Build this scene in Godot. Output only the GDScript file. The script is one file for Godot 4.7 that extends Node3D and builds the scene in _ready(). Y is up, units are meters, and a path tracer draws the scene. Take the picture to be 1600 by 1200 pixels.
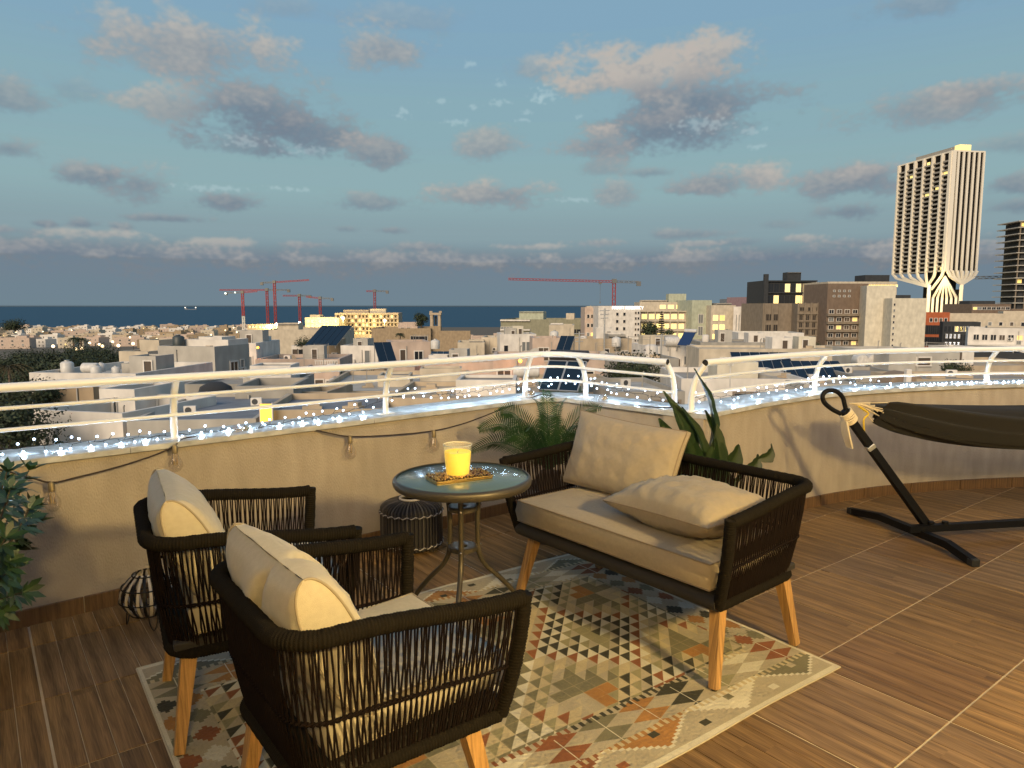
extends Node3D
# A roof terrace at dusk above a seaside town.

const FOCAL := 1109.0      # focal length in pixels of a 1600 x 1200 picture
const EYE := Vector3(0, 1.45, 0)
const PITCH := -0.10957

var names := {}
var mats := {}
var rng := RandomNumberGenerator.new()
var grain_tex: ImageTexture
var noise_tex := {}


# ---------------------------------------------------------------- geometry
class G:
	var v := PackedVector3Array()
	var n := PackedVector3Array()
	var t := PackedVector2Array()
	var c := PackedColorArray()
	var tint := Color(1, 1, 1)
	var coloured := false

	# a, b, c run anticlockwise seen from outside; stored clockwise
	func tri(a: Vector3, b: Vector3, d: Vector3, na: Vector3, nb: Vector3, nd: Vector3, ua := Vector2.ZERO, ub := Vector2.ZERO, ud := Vector2.ZERO) -> void:
		if (b - a).cross(d - a).dot(na + nb + nd) < 0.0:   # the winding follows the normals
			v.append(a); v.append(b); v.append(d)
			n.append(na); n.append(nb); n.append(nd)
			t.append(ua); t.append(ub); t.append(ud)
			if coloured:
				c.append(tint); c.append(tint); c.append(tint)
			return
		v.append(a); v.append(d); v.append(b)
		n.append(na); n.append(nd); n.append(nb)
		t.append(ua); t.append(ud); t.append(ub)
		if coloured:
			c.append(tint); c.append(tint); c.append(tint)

	func flat(a: Vector3, b: Vector3, d: Vector3) -> void:
		var m := (b - a).cross(d - a).normalized()
		tri(a, b, d, m, m, m)

	func quad(a: Vector3, b: Vector3, d: Vector3, e: Vector3, uv0 := Vector2.ZERO, uv1 := Vector2.ONE) -> void:
		var m := (b - a).cross(d - a)
		if m.length_squared() < 1e-16:
			m = (d - a).cross(e - a)
		m = m.normalized()
		tri(a, b, d, m, m, m, uv0, Vector2(uv1.x, uv0.y), uv1)
		tri(a, d, e, m, m, m, uv0, uv1, Vector2(uv0.x, uv1.y))

	func box(at: Vector3, size: Vector3, b := Basis.IDENTITY) -> void:
		var h := size * 0.5
		var p := []
		for i in 8:
			p.append(at + b * Vector3(h.x if i & 1 else -h.x, h.y if i & 2 else -h.y, h.z if i & 4 else -h.z))
		quad(p[4], p[5], p[7], p[6]); quad(p[1], p[0], p[2], p[3])
		quad(p[5], p[1], p[3], p[7]); quad(p[0], p[4], p[6], p[2])
		quad(p[6], p[7], p[3], p[2]); quad(p[0], p[1], p[5], p[4])

	# box with chamfered edges; uv = metres on the top face
	func cbox(at: Vector3, size: Vector3, ch: float, b := Basis.IDENTITY, uvo := Vector2.ZERO, uvs := 1.0) -> void:
		var h := size * 0.5
		var f := func(x: float, y: float, z: float) -> Vector3: return at + b * Vector3(x, y, z)
		for ax in 3:
			for s in [-1.0, 1.0]:
				var u := (ax + 1) % 3
				var w := (ax + 2) % 3
				var q := []
				var uq := []
				for k in [[-1, -1], [1, -1], [1, 1], [-1, 1]]:
					var p := Vector3.ZERO
					p[ax] = s * h[ax]; p[u] = k[0] * (h[u] - ch); p[w] = k[1] * (h[w] - ch)
					q.append(at + b * p)
					uq.append(uvo + Vector2(p[u], p[w]) * uvs)
				if s < 0:
					q.reverse(); uq.reverse()
				var m: Vector3 = b[ax] * s
				tri(q[0], q[1], q[2], m, m, m, uq[0], uq[1], uq[2])
				tri(q[0], q[2], q[3], m, m, m, uq[0], uq[2], uq[3])
		for ax in 3:
			var u := (ax + 1) % 3
			var w := (ax + 2) % 3
			for su in [-1.0, 1.0]:
				for sw in [-1.0, 1.0]:
					var q := []
					for k in [[-1, 0], [1, 0], [1, 1], [-1, 1]]:
						var p := Vector3.ZERO
						p[ax] = k[0] * (h[ax] - ch)
						p[u] = su * (h[u] if k[1] == 0 else h[u] - ch)
						p[w] = sw * (h[w] - ch if k[1] == 0 else h[w])
						q.append(at + b * p)
					if su * sw < 0:
						q.reverse()
					quad(q[0], q[1], q[2], q[3])
		for sx in [-1.0, 1.0]:
			for sy in [-1.0, 1.0]:
				for sz in [-1.0, 1.0]:
					var a: Vector3 = f.call(sx * h.x, sy * (h.y - ch), sz * (h.z - ch))
					var d: Vector3 = f.call(sx * (h.x - ch), sy * h.y, sz * (h.z - ch))
					var e: Vector3 = f.call(sx * (h.x - ch), sy * (h.y - ch), sz * h.z)
					if sx * sy * sz > 0:
						flat(a, d, e)
					else:
						flat(a, e, d)

	# tube along points; r is a number or one per point
	func tube(p: PackedVector3Array, r, sides := 8, caps := true, closed := false) -> void:
		var m := p.size()
		var ring := []
		var nor := []
		var tan := PackedVector3Array()
		for i in m:
			var d := (p[(i + 1) % m] - p[(i - 1 + m) % m]) if closed else (p[mini(i + 1, m - 1)] - p[maxi(i - 1, 0)])
			tan.append(d.normalized())
		var up := Vector3.UP if absf(tan[0].y) < 0.9 else Vector3.RIGHT
		var e := (up - tan[0] * up.dot(tan[0])).normalized()
		var dist := 0.0
		var lens := [0.0]
		for i in m:
			e = (e - tan[i] * e.dot(tan[i])).normalized()
			var f := tan[i].cross(e)
			var rr: float = r if (r is float or r is int) else r[i]
			var slope := 0.0
			if not (r is float or r is int):
				var i0 := maxi(i - 1, 0)
				var i1 := mini(i + 1, m - 1)
				slope = (r[i1] - r[i0]) / maxf(p[i1].distance_to(p[i0]), 1e-6)
			if i > 0:
				dist += p[i].distance_to(p[i - 1]); lens.append(dist)
			var a := PackedVector3Array()
			var b := PackedVector3Array()
			for k in sides + 1:
				var an := TAU * k / sides
				var o := e * cos(an) + f * sin(an)
				a.append(p[i] + o * rr)
				b.append((o - tan[i] * slope).normalized())
			ring.append(a); nor.append(b)
		var last := m if closed else m - 1
		for i in last:
			var j := (i + 1) % m
			for k in sides:
				var u0 := float(k) / sides
				var u1 := float(k + 1) / sides
				var l0: float = lens[i]
				var l1: float = lens[j] if j > i else l0 + 0.01
				tri(ring[i][k], ring[i][k + 1], ring[j][k + 1], nor[i][k], nor[i][k + 1], nor[j][k + 1], Vector2(u0, l0), Vector2(u1, l0), Vector2(u1, l1))
				tri(ring[i][k], ring[j][k + 1], ring[j][k], nor[i][k], nor[j][k + 1], nor[j][k], Vector2(u0, l0), Vector2(u1, l1), Vector2(u0, l1))
		if caps and not closed:
			for k in sides:
				flat(p[0], ring[0][k + 1], ring[0][k])
				flat(p[m - 1], ring[m - 1][k], ring[m - 1][k + 1])

	func bar(a: Vector3, b: Vector3, r: float, sides := 6) -> void:
		tube(PackedVector3Array([a, b]), r, sides)

	# square bar of two widths between two points
	func beam(a: Vector3, b: Vector3, wa: float, wb: float, side := Vector3.RIGHT) -> void:
		var d := (b - a).normalized()
		var e := (side - d * side.dot(d)).normalized()
		var f := d.cross(e)
		var p := []
		for q in [[a, wa], [b, wb]]:
			for k in [[-1, -1], [1, -1], [1, 1], [-1, 1]]:
				p.append(q[0] + (e * k[0] + f * k[1]) * q[1] * 0.5)
		for k in 4:
			var l := (k + 1) % 4
			quad(p[k], p[l], p[4 + l], p[4 + k])
		quad(p[3], p[2], p[1], p[0]); quad(p[4], p[5], p[6], p[7])

	# profile of (radius, height) pairs turned about the upright axis at "at"
	func lathe(pr: Array, segs := 24, at := Vector3.ZERO) -> void:
		var m := pr.size()
		for i in m - 1:
			var a: Vector2 = pr[i]
			var b: Vector2 = pr[i + 1]
			if a.distance_to(b) < 1e-7:
				continue
			var d := (b - a).normalized()
			var nr := Vector2(d.y, -d.x)
			var n0 := nr
			var n1 := nr
			if i > 0 and pr[i - 1].distance_to(a) > 1e-7:
				var dp: Vector2 = (a - pr[i - 1]).normalized()
				if dp.dot(d) > 0.6:
					n0 = (nr + Vector2(dp.y, -dp.x)).normalized()
			if i < m - 2 and pr[i + 2].distance_to(b) > 1e-7:
				var dn: Vector2 = (pr[i + 2] - b).normalized()
				if dn.dot(d) > 0.6:
					n1 = (nr + Vector2(dn.y, -dn.x)).normalized()
			for k in segs:
				var c0 := TAU * k / segs
				var c1 := TAU * (k + 1) / segs
				var e0 := Vector3(cos(c0), 0, -sin(c0))
				var e1 := Vector3(cos(c1), 0, -sin(c1))
				var up := Vector3.UP
				var p00 := at + e0 * a.x + up * a.y
				var p01 := at + e1 * a.x + up * a.y
				var p10 := at + e0 * b.x + up * b.y
				var p11 := at + e1 * b.x + up * b.y
				if a.x > 1e-6:
					tri(p00, p01, p11, e0 * n0.x + up * n0.y, e1 * n0.x + up * n0.y, e1 * n1.x + up * n1.y, Vector2(float(k) / segs, a.y), Vector2(float(k + 1) / segs, a.y), Vector2(float(k + 1) / segs, b.y))
				if b.x > 1e-6:
					tri(p00, p11, p10, e0 * n0.x + up * n0.y, e1 * n1.x + up * n1.y, e0 * n1.x + up * n1.y, Vector2(float(k) / segs, a.y), Vector2(float(k + 1) / segs, b.y), Vector2(float(k) / segs, b.y))

	func ball(at: Vector3, r: float, segs := 10, sy := 1.0) -> void:
		var pr := []
		var half := maxi(3, segs / 2)
		for i in half + 1:
			var a := -PI / 2 + PI * i / half
			pr.append(Vector2(maxf(cos(a) * r, 0.0), sin(a) * r * sy))
		lathe(pr, segs, at)

	func mesh(m: Material = null) -> ArrayMesh:
		var a := ArrayMesh.new()
		add_to(a, m)
		return a

	func add_to(am: ArrayMesh, m: Material) -> void:
		var s := []
		s.resize(Mesh.ARRAY_MAX)
		s[Mesh.ARRAY_VERTEX] = v
		s[Mesh.ARRAY_NORMAL] = n
		s[Mesh.ARRAY_TEX_UV] = t
		if coloured:
			s[Mesh.ARRAY_COLOR] = c
		am.add_surface_from_arrays(Mesh.PRIMITIVE_TRIANGLES, s)
		if m:
			am.surface_set_material(am.get_surface_count() - 1, m)


# ---------------------------------------------------------------- naming
func numbered(called: String) -> String:
	var k: int = names.get(called, 0)
	names[called] = k + 1
	return called if k == 0 else "%s_%03d" % [called, k]


func tag(o: Node, label: String, category: String, group := "") -> Node:
	o.set_meta("label", label)
	o.set_meta("category", category)
	if group:
		o.set_meta("group", group)
	return o


func thing(called: String, label: String, category: String, at := Vector3.ZERO, turn := 0.0, group := "") -> Node3D:
	var o := Node3D.new()
	o.name = numbered(called)
	add_child(o)
	o.position = at
	o.rotation.y = turn
	tag(o, label, category, group)
	return o


func part(called: String, m, material: Material, parent: Node, at := Transform3D.IDENTITY) -> MeshInstance3D:
	var o := MeshInstance3D.new()
	o.mesh = m.mesh(material) if m is G else m
	if not (m is G) and material:
		o.material_override = material
	o.name = called
	o.transform = at
	parent.add_child(o, true)
	return o


func single(called: String, g: G, material: Material, label: String, category: String, at := Transform3D.IDENTITY, group := "") -> MeshInstance3D:
	var o := MeshInstance3D.new()
	o.mesh = g.mesh(material)
	o.name = numbered(called)
	o.transform = at
	add_child(o)
	tag(o, label, category, group)
	return o


func setting(called: String, g: G, material: Material) -> MeshInstance3D:
	var o := MeshInstance3D.new()
	o.mesh = g.mesh(material)
	o.name = called
	o.set_meta("kind", "structure")
	add_child(o)
	return o


func copy_of(o: Node3D, at: Transform3D, label: String, group := "") -> Node3D:
	var c: Node3D = o.duplicate()
	c.name = numbered(String(o.name).rstrip("0123456789").rstrip("_"))
	add_child(c)
	c.transform = at
	c.set_meta("label", label)
	if group:
		c.set_meta("group", group)
	elif c.has_meta("group"):
		c.remove_meta("group")
	return c


# the point that a picture position shows at a given distance in front of the eye
func at(px: float, py: float, depth: float) -> Vector3:
	var u := (px - 800.0) / FOCAL
	var w := -(py - 600.0) / FOCAL
	var c := cos(PITCH)
	var s := sin(PITCH)
	var d := Vector3(u, w * c + s, -(c - w * s))
	return EYE + d * (-depth / d.z)


func on(px: float, py: float, height: float) -> Vector3:
	var d := at(px, py, 1.0) - EYE
	return EYE + d * ((height - EYE.y) / d.y)


# ---------------------------------------------------------------- materials
func lin(r: float, g: float, b: float) -> Color:
	return Color(r, g, b).linear_to_srgb()


func noise(freq: float, octaves := 4, sd := 1) -> FastNoiseLite:
	var f := FastNoiseLite.new()
	f.seed = sd
	f.noise_type = FastNoiseLite.TYPE_SIMPLEX_SMOOTH
	f.frequency = freq
	f.fractal_octaves = octaves
	return f


# a seamless grey noise between two tones, shared by name
func tone_noise(key: String, freq: float, lo: float, hi: float, size := 256, octaves := 4, sd := 3) -> NoiseTexture2D:
	if noise_tex.has(key):
		return noise_tex[key]
	var t := NoiseTexture2D.new()
	t.width = size; t.height = size
	t.seamless = true
	t.noise = noise(freq, octaves, sd)
	var r := Gradient.new()
	r.set_color(0, Color(lo, lo, lo)); r.set_color(1, Color(hi, hi, hi))
	t.color_ramp = r
	noise_tex[key] = t
	return t


func bump_noise(key: String, freq: float, strength: float, size := 256, octaves := 4) -> NoiseTexture2D:
	if noise_tex.has(key):
		return noise_tex[key]
	var t := NoiseTexture2D.new()
	t.width = size; t.height = size
	t.seamless = true
	t.as_normal_map = true
	t.bump_strength = strength
	t.noise = noise(freq, octaves, 11)
	noise_tex[key] = t
	return t


func paint(key: String, c: Color, rough := 0.8, metal := 0.0) -> StandardMaterial3D:
	if mats.has(key):
		return mats[key]
	var m := StandardMaterial3D.new()
	m.resource_name = key
	m.albedo_color = c
	m.roughness = rough
	m.metallic = metal
	mats[key] = m
	return m


# plaster, concrete, stone: colour with soft stains laid out in world metres
func masonry(key: String, c: Color, scale := 0.12, rough := 0.9) -> StandardMaterial3D:
	if mats.has(key):
		return mats[key]
	var m := paint(key, c, rough)
	m.albedo_texture = tone_noise("stains", 0.010, 0.84, 1.0, 512, 4)
	m.uv1_triplanar = true
	m.uv1_world_triplanar = true
	m.uv1_scale = Vector3(scale, scale * 0.6, scale)
	return m


func glow(key: String, c: Color, energy: float) -> StandardMaterial3D:
	if mats.has(key):
		return mats[key]
	var m := paint(key, c, 0.6)
	m.emission_enabled = true
	m.emission = c
	m.emission_energy_multiplier = energy
	return m


func pane(key: String, c: Color, alpha: float) -> StandardMaterial3D:
	if mats.has(key):
		return mats[key]
	var m := paint(key, Color(c, alpha), 0.03)
	m.transparency = BaseMaterial3D.TRANSPARENCY_ALPHA
	return m


func omni(pos: Vector3, c: Color, energy: float, size: float, parent: Node = self, reach := 12.0) -> OmniLight3D:
	var l := OmniLight3D.new()
	l.name = "lamp_light"
	l.position = pos
	l.light_color = c
	l.light_energy = energy
	l.light_size = size
	l.omni_range = reach
	l.omni_attenuation = 2.0
	l.shadow_enabled = true
	parent.add_child(l, true)
	return l


func curve(points: Array, step := 0.02) -> PackedVector3Array:
	var c := Curve3D.new()
	c.bake_interval = step
	for i in points.size():
		var d: Vector3 = (points[mini(i + 1, points.size() - 1)] - points[maxi(i - 1, 0)]) / 6.0
		c.add_point(points[i], -d, d)
	return c.get_baked_points()


# ---------------------------------------------------------------- scene
func _ready() -> void:
	rng.seed = 20

	var cam := Camera3D.new()
	cam.name = "camera"
	cam.position = EYE
	cam.rotation.x = PITCH
	cam.fov = rad_to_deg(2.0 * atan(600.0 / FOCAL))
	cam.near = 0.05
	cam.far = 60000.0
	add_child(cam)
	cam.current = true

	var env := Environment.new()
	env.background_mode = Environment.BG_SKY
	env.sky = Sky.new()
	var pano := PanoramaSkyMaterial.new()
	pano.panorama = dusk_sky()
	env.sky.sky_material = pano
	env.background_energy_multiplier = 1.0
	env.ambient_light_source = Environment.AMBIENT_SOURCE_SKY
	env.tonemap_mode = Environment.TONE_MAPPER_LINEAR
	env.tonemap_exposure = 1.12
	env.sdfgi_enabled = true
	env.ssao_enabled = true
	env.ssil_enabled = true
	var we := WorldEnvironment.new()
	we.name = "world_environment"
	we.environment = env
	add_child(we)

	# what is left of the sunset behind the house: a broad, low, faint warm light
	var sun := DirectionalLight3D.new()
	sun.name = "sun"
	sun.light_energy = 1.15
	sun.light_color = Color(1.0, 0.90, 0.77)
	sun.light_angular_distance = 40.0
	sun.shadow_enabled = true
	sun.look_at_from_position(Vector3(-5, 6.2, 12), Vector3.ZERO)
	add_child(sun)

	make_textures()
	setting_out()
	parapet_and_rail()
	house()
	town()
	furniture()
	plants()
	light_strings()
	hammock()


# ---------------------------------------------------------------- sky
func dusk_sky() -> ImageTexture:
	var w := 4096
	var h := 2048
	var im := Image.create_empty(w, h, false, Image.FORMAT_RGB8)
	var stops := [[0.0, Color8(103, 120, 131)], [1.2, Color8(101, 117, 129)], [3.0, Color8(110, 124, 136)], [5.5, Color8(131, 153, 160)], [9.0, Color8(137, 166, 171)], [14.0, Color8(132, 164, 174)], [20.0, Color8(125, 159, 180)], [28.0, Color8(119, 154, 185)], [45.0, Color8(100, 138, 175)], [90.0, Color8(78, 112, 155)]]
	for y in h:
		var el := 90.0 - (y + 0.5) / h * 180.0
		var c: Color = stops[0][1]
		if el < 0:
			c = Color8(60, 68, 74)
		for i in stops.size() - 1:
			if el >= stops[i][0] and el <= stops[i + 1][0]:
				c = stops[i][1].lerp(stops[i + 1][1], smoothstep(0.0, 1.0, (el - stops[i][0]) / (stops[i + 1][0] - stops[i][0])))
		im.fill_rect(Rect2i(0, y, w, 1), c)
	var big := noise(0.34, 5, 5)
	var fine := noise(1.5, 4, 9)
	# clouds: bearing and elevation of the middle, half width and half height (degrees), lightness 0 to 1, opacity
	var list := []
	var seen := [[300, 76, 150, 42, 0.62, 0.85], [270, 166, 80, 30, 0.66, 0.75], [400, 178, 105, 45, 0.12, 0.85], [470, 205, 90, 34, 0.10, 0.8], [390, 225, 70, 16, 0.12, 0.45], [602, 78, 66, 30, 0.62, 0.75], [590, 236, 56, 27, 0.3, 0.8], [765, 226, 48, 27, 0.5, 0.7], [150, 275, 62, 16, 0.2, 0.75], [215, 287, 52, 24, 0.36, 0.75], [8, 150, 60, 24, 0.3, 0.6], [15, 233, 42, 15, 0.3, 0.6], [115, 140, 40, 14, 0.3, 0.25], [355, 315, 52, 14, 0.2, 0.8], [775, 305, 98, 21, 0.5, 0.85], [580, 316, 60, 14, 0.22, 0.6], [1000, 112, 130, 42, 0.95, 0.95], [1115, 82, 62, 27, 0.9, 0.9], [930, 130, 60, 18, 0.85, 0.6], [1080, 160, 125, 38, 0.16, 0.85], [1040, 204, 120, 34, 0.12, 0.85], [938, 226, 58, 27, 0.5, 0.85], [940, 258, 36, 14, 0.4, 0.5], [965, 300, 38, 19, 0.5, 0.65], [1120, 285, 70, 20, 0.45, 0.8], [1185, 277, 42, 26, 0.75, 0.85], [1340, 284, 90, 25, 0.3, 0.85], [1365, 270, 45, 15, 0.5, 0.7], [1480, 162, 130, 27, 0.45, 0.75], [1540, 140, 75, 18, 0.6, 0.7], [1330, 330, 52, 13, 0.2, 0.7], [1590, 286, 40, 15, 0.2, 0.7], [1590, 322, 40, 10, 0.2, 0.6], [1590, 225, 60, 14, 0.3, 0.4], [1440, 4, 90, 18, 0.3, 0.4], [640, 30, 80, 20, 0.5, 0.25], [830, 105, 40, 18, 0.7, 0.5], [455, 12, 60, 14, 0.5, 0.25],
		[70, 350, 24, 6, 0.15, 0.7], [130, 350, 26, 8, 0.2, 0.7], [190, 355, 20, 6, 0.15, 0.6], [262, 342, 56, 6, 0.15, 0.7], [1065, 366, 70, 8, 0.3, 0.6], [1340, 380, 60, 6, 0.2, 0.5], [612, 360, 28, 6, 0.3, 0.6], [540, 358, 20, 5, 0.2, 0.4], [1150, 378, 40, 6, 0.2, 0.4], [1215, 350, 30, 8, 0.3, 0.3], [1080, 295, 45, 8, 0.3, 0.4], [1015, 270, 40, 8, 0.25, 0.5]]
	for s in seen:
		var p := (at(s[0], s[1], 1.0) - EYE).normalized()
		var az := rad_to_deg(atan2(p.x, -p.z))
		var el := rad_to_deg(asin(p.y))
		list.append([az, el, s[2] / FOCAL * 57.3 * cos(deg_to_rad(az)), s[3] / FOCAL * 57.3, s[4], s[5]])
	var r := RandomNumberGenerator.new()
	r.seed = 4
	for i in 150:  # the same broken cloud all round
		var az := r.randf_range(42.0, 318.0)
		var el := 3.0 + 40.0 * pow(r.randf(), 1.3)
		list.append([az if az < 180 else az - 360.0, el, r.randf_range(1.5, 3.5 + el * 0.12), r.randf_range(0.4, 0.6 + el * 0.06), r.randf_range(0.1, 0.9), r.randf_range(0.4, 0.9)])
	# the long bank above the horizon
	for i in 96:
		var az := -180.0 + i * 3.75
		list.append([az + r.randf_range(-1, 1), r.randf_range(2.6, 3.7), r.randf_range(4.0, 8.0), r.randf_range(0.8, 1.35), r.randf_range(0.05, 0.3), 0.7])
		if i % 2 == 0:
			list.append([az + r.randf_range(-1, 1), r.randf_range(4.1, 5.0), r.randf_range(1.5, 4.5), r.randf_range(0.25, 0.55), r.randf_range(0.3, 0.95), 0.7])
	# little high white flecks
	for f in [[850, 150, 24, 12], [842, 155, 14, 6], [630, 172, 14, 5], [628, 182, 16, 5], [780, 161, 22, 5], [782, 131, 12, 6], [735, 101, 12, 5], [715, 191, 26, 6], [740, 168, 10, 4], [690, 158, 16, 4], [1175, 205, 26, 6], [1180, 230, 16, 5], [1100, 195, 50, 12], [906, 182, 10, 4], [820, 175, 12, 4], [818, 187, 14, 4], [385, 222, 40, 10], [480, 235, 40, 8], [335, 295, 60, 5], [450, 295, 40, 4], [900, 312, 40, 4]]:
		var p := (at(f[0], f[1], 1.0) - EYE).normalized()
		list.append([rad_to_deg(atan2(p.x, -p.z)), rad_to_deg(asin(p.y)), f[2] / FOCAL * 50.0, f[3] / FOCAL * 57.3, 2.0, 0.42])
	var dark := Color8(108, 121, 136)
	var light := Color8(180, 173, 166)
	var d_low := Color8(94, 107, 121)
	for c in list:
		var x0 := int(floor((c[0] - c[2] * 1.6) / 360.0 * w))
		var x1 := int(floor((c[0] + c[2] * 1.6) / 360.0 * w)) + 1
		var y0 := maxi(int((90.0 - c[1] - c[3] * 1.7) / 180.0 * h), 0)
		var y1 := int((90.0 - c[1] + c[3] * 1.6) / 180.0 * h) + 1
		var white: bool = c[4] > 1.5
		for y in range(y0, mini(y1, h / 2)):
			var el := 90.0 - (y + 0.5) / h * 180.0
			var dy: float = (el - c[1]) / c[3]
			for x in range(x0, x1):
				var az := (x + 0.5) / w * 360.0
				var dx: float = (az - c[0]) / c[2]
				var q := dx * dx + dy * dy * (1.0 if dy > 0 else 1.25)
				if q > 3.0:
					continue
				var nb := big.get_noise_2d(az * 0.62, el * 1.15)
				var nf := fine.get_noise_2d(az * 0.9, el * 1.6)
				var d := 1.22 - sqrt(q) + nb * 0.75 + nf * 0.30
				if white:
					d = 1.0 - sqrt(q) + nf * 1.3
				if d <= 0.0:
					continue
				var a: float = smoothstep(0.0, 0.85, d) * c[5]
				var lit := clampf(c[4] + dy * 0.30 + nb * 0.35 + nf * 0.22, 0.0, 1.0)
				var col := (d_low if el < 3.4 else dark).lerp(light, lit)
				if white:
					col = Color8(176, 198, 203)
				var xx := posmod(x, w)
				im.set_pixel(xx, y, im.get_pixel(xx, y).lerp(col, a))
	return ImageTexture.create_from_image(im)


# ---------------------------------------------------------------- textures
func make_textures() -> void:
	# wood grain: long streaks along v with a few cathedrals
	var w := 512
	var h := 512
	var im := Image.create_empty(w, h, false, Image.FORMAT_RGB8)
	var a := noise(0.02, 4, 21)
	var b := noise(0.11, 3, 22)
	var d := noise(0.006, 2, 23)
	for y in h:
		for x in w:
			var warp := d.get_noise_2d(x * 2.2, y * 0.9) * 26.0
			var s := sin((x + warp) * 0.42 + a.get_noise_2d(x * 3.0, y * 0.22) * 7.0)
			var fibre := b.get_noise_2d(x * 4.0, y * 0.16)
			var broad := a.get_noise_2d(x * 0.8 + 300.0, y * 0.12)
			var g := clampf(0.80 + s * 0.06 + fibre * 0.18 + broad * 0.26, 0.35, 1.0)
			im.set_pixel(x, y, Color(g, g * (0.97 - 0.06 * (1.0 - g)), g * (0.93 - 0.10 * (1.0 - g))))
	im.generate_mipmaps()
	grain_tex = ImageTexture.create_from_image(im)


func floor_wood(key: String, c: Color) -> StandardMaterial3D:
	var m := paint(key, c, 0.55)
	m.albedo_texture = grain_tex
	m.uv1_scale = Vector3(2.3, 0.55, 1)
	m.metallic_specular = 0.4
	return m


func wood(key: String, c: Color) -> StandardMaterial3D:
	var m := paint(key, c, 0.5)
	m.albedo_texture = grain_tex
	m.uv1_triplanar = true
	m.uv1_scale = Vector3(7, 1.1, 7)
	return m


func cloth(key: String, c: Color) -> StandardMaterial3D:
	if mats.has(key):
		return mats[key]
	var m := paint(key, c, 0.95)
	m.albedo_texture = tone_noise("cloth_tone", 0.03, 0.94, 1.0, 256, 5, 8)
	m.normal_enabled = true
	m.normal_texture = bump_noise("cloth_weave", 0.35, 3.0, 256, 2)
	m.normal_scale = 0.35
	m.uv1_triplanar = true
	m.uv1_scale = Vector3(5, 5, 5)
	m.rim_enabled = true
	m.rim = 0.25
	return m


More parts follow.
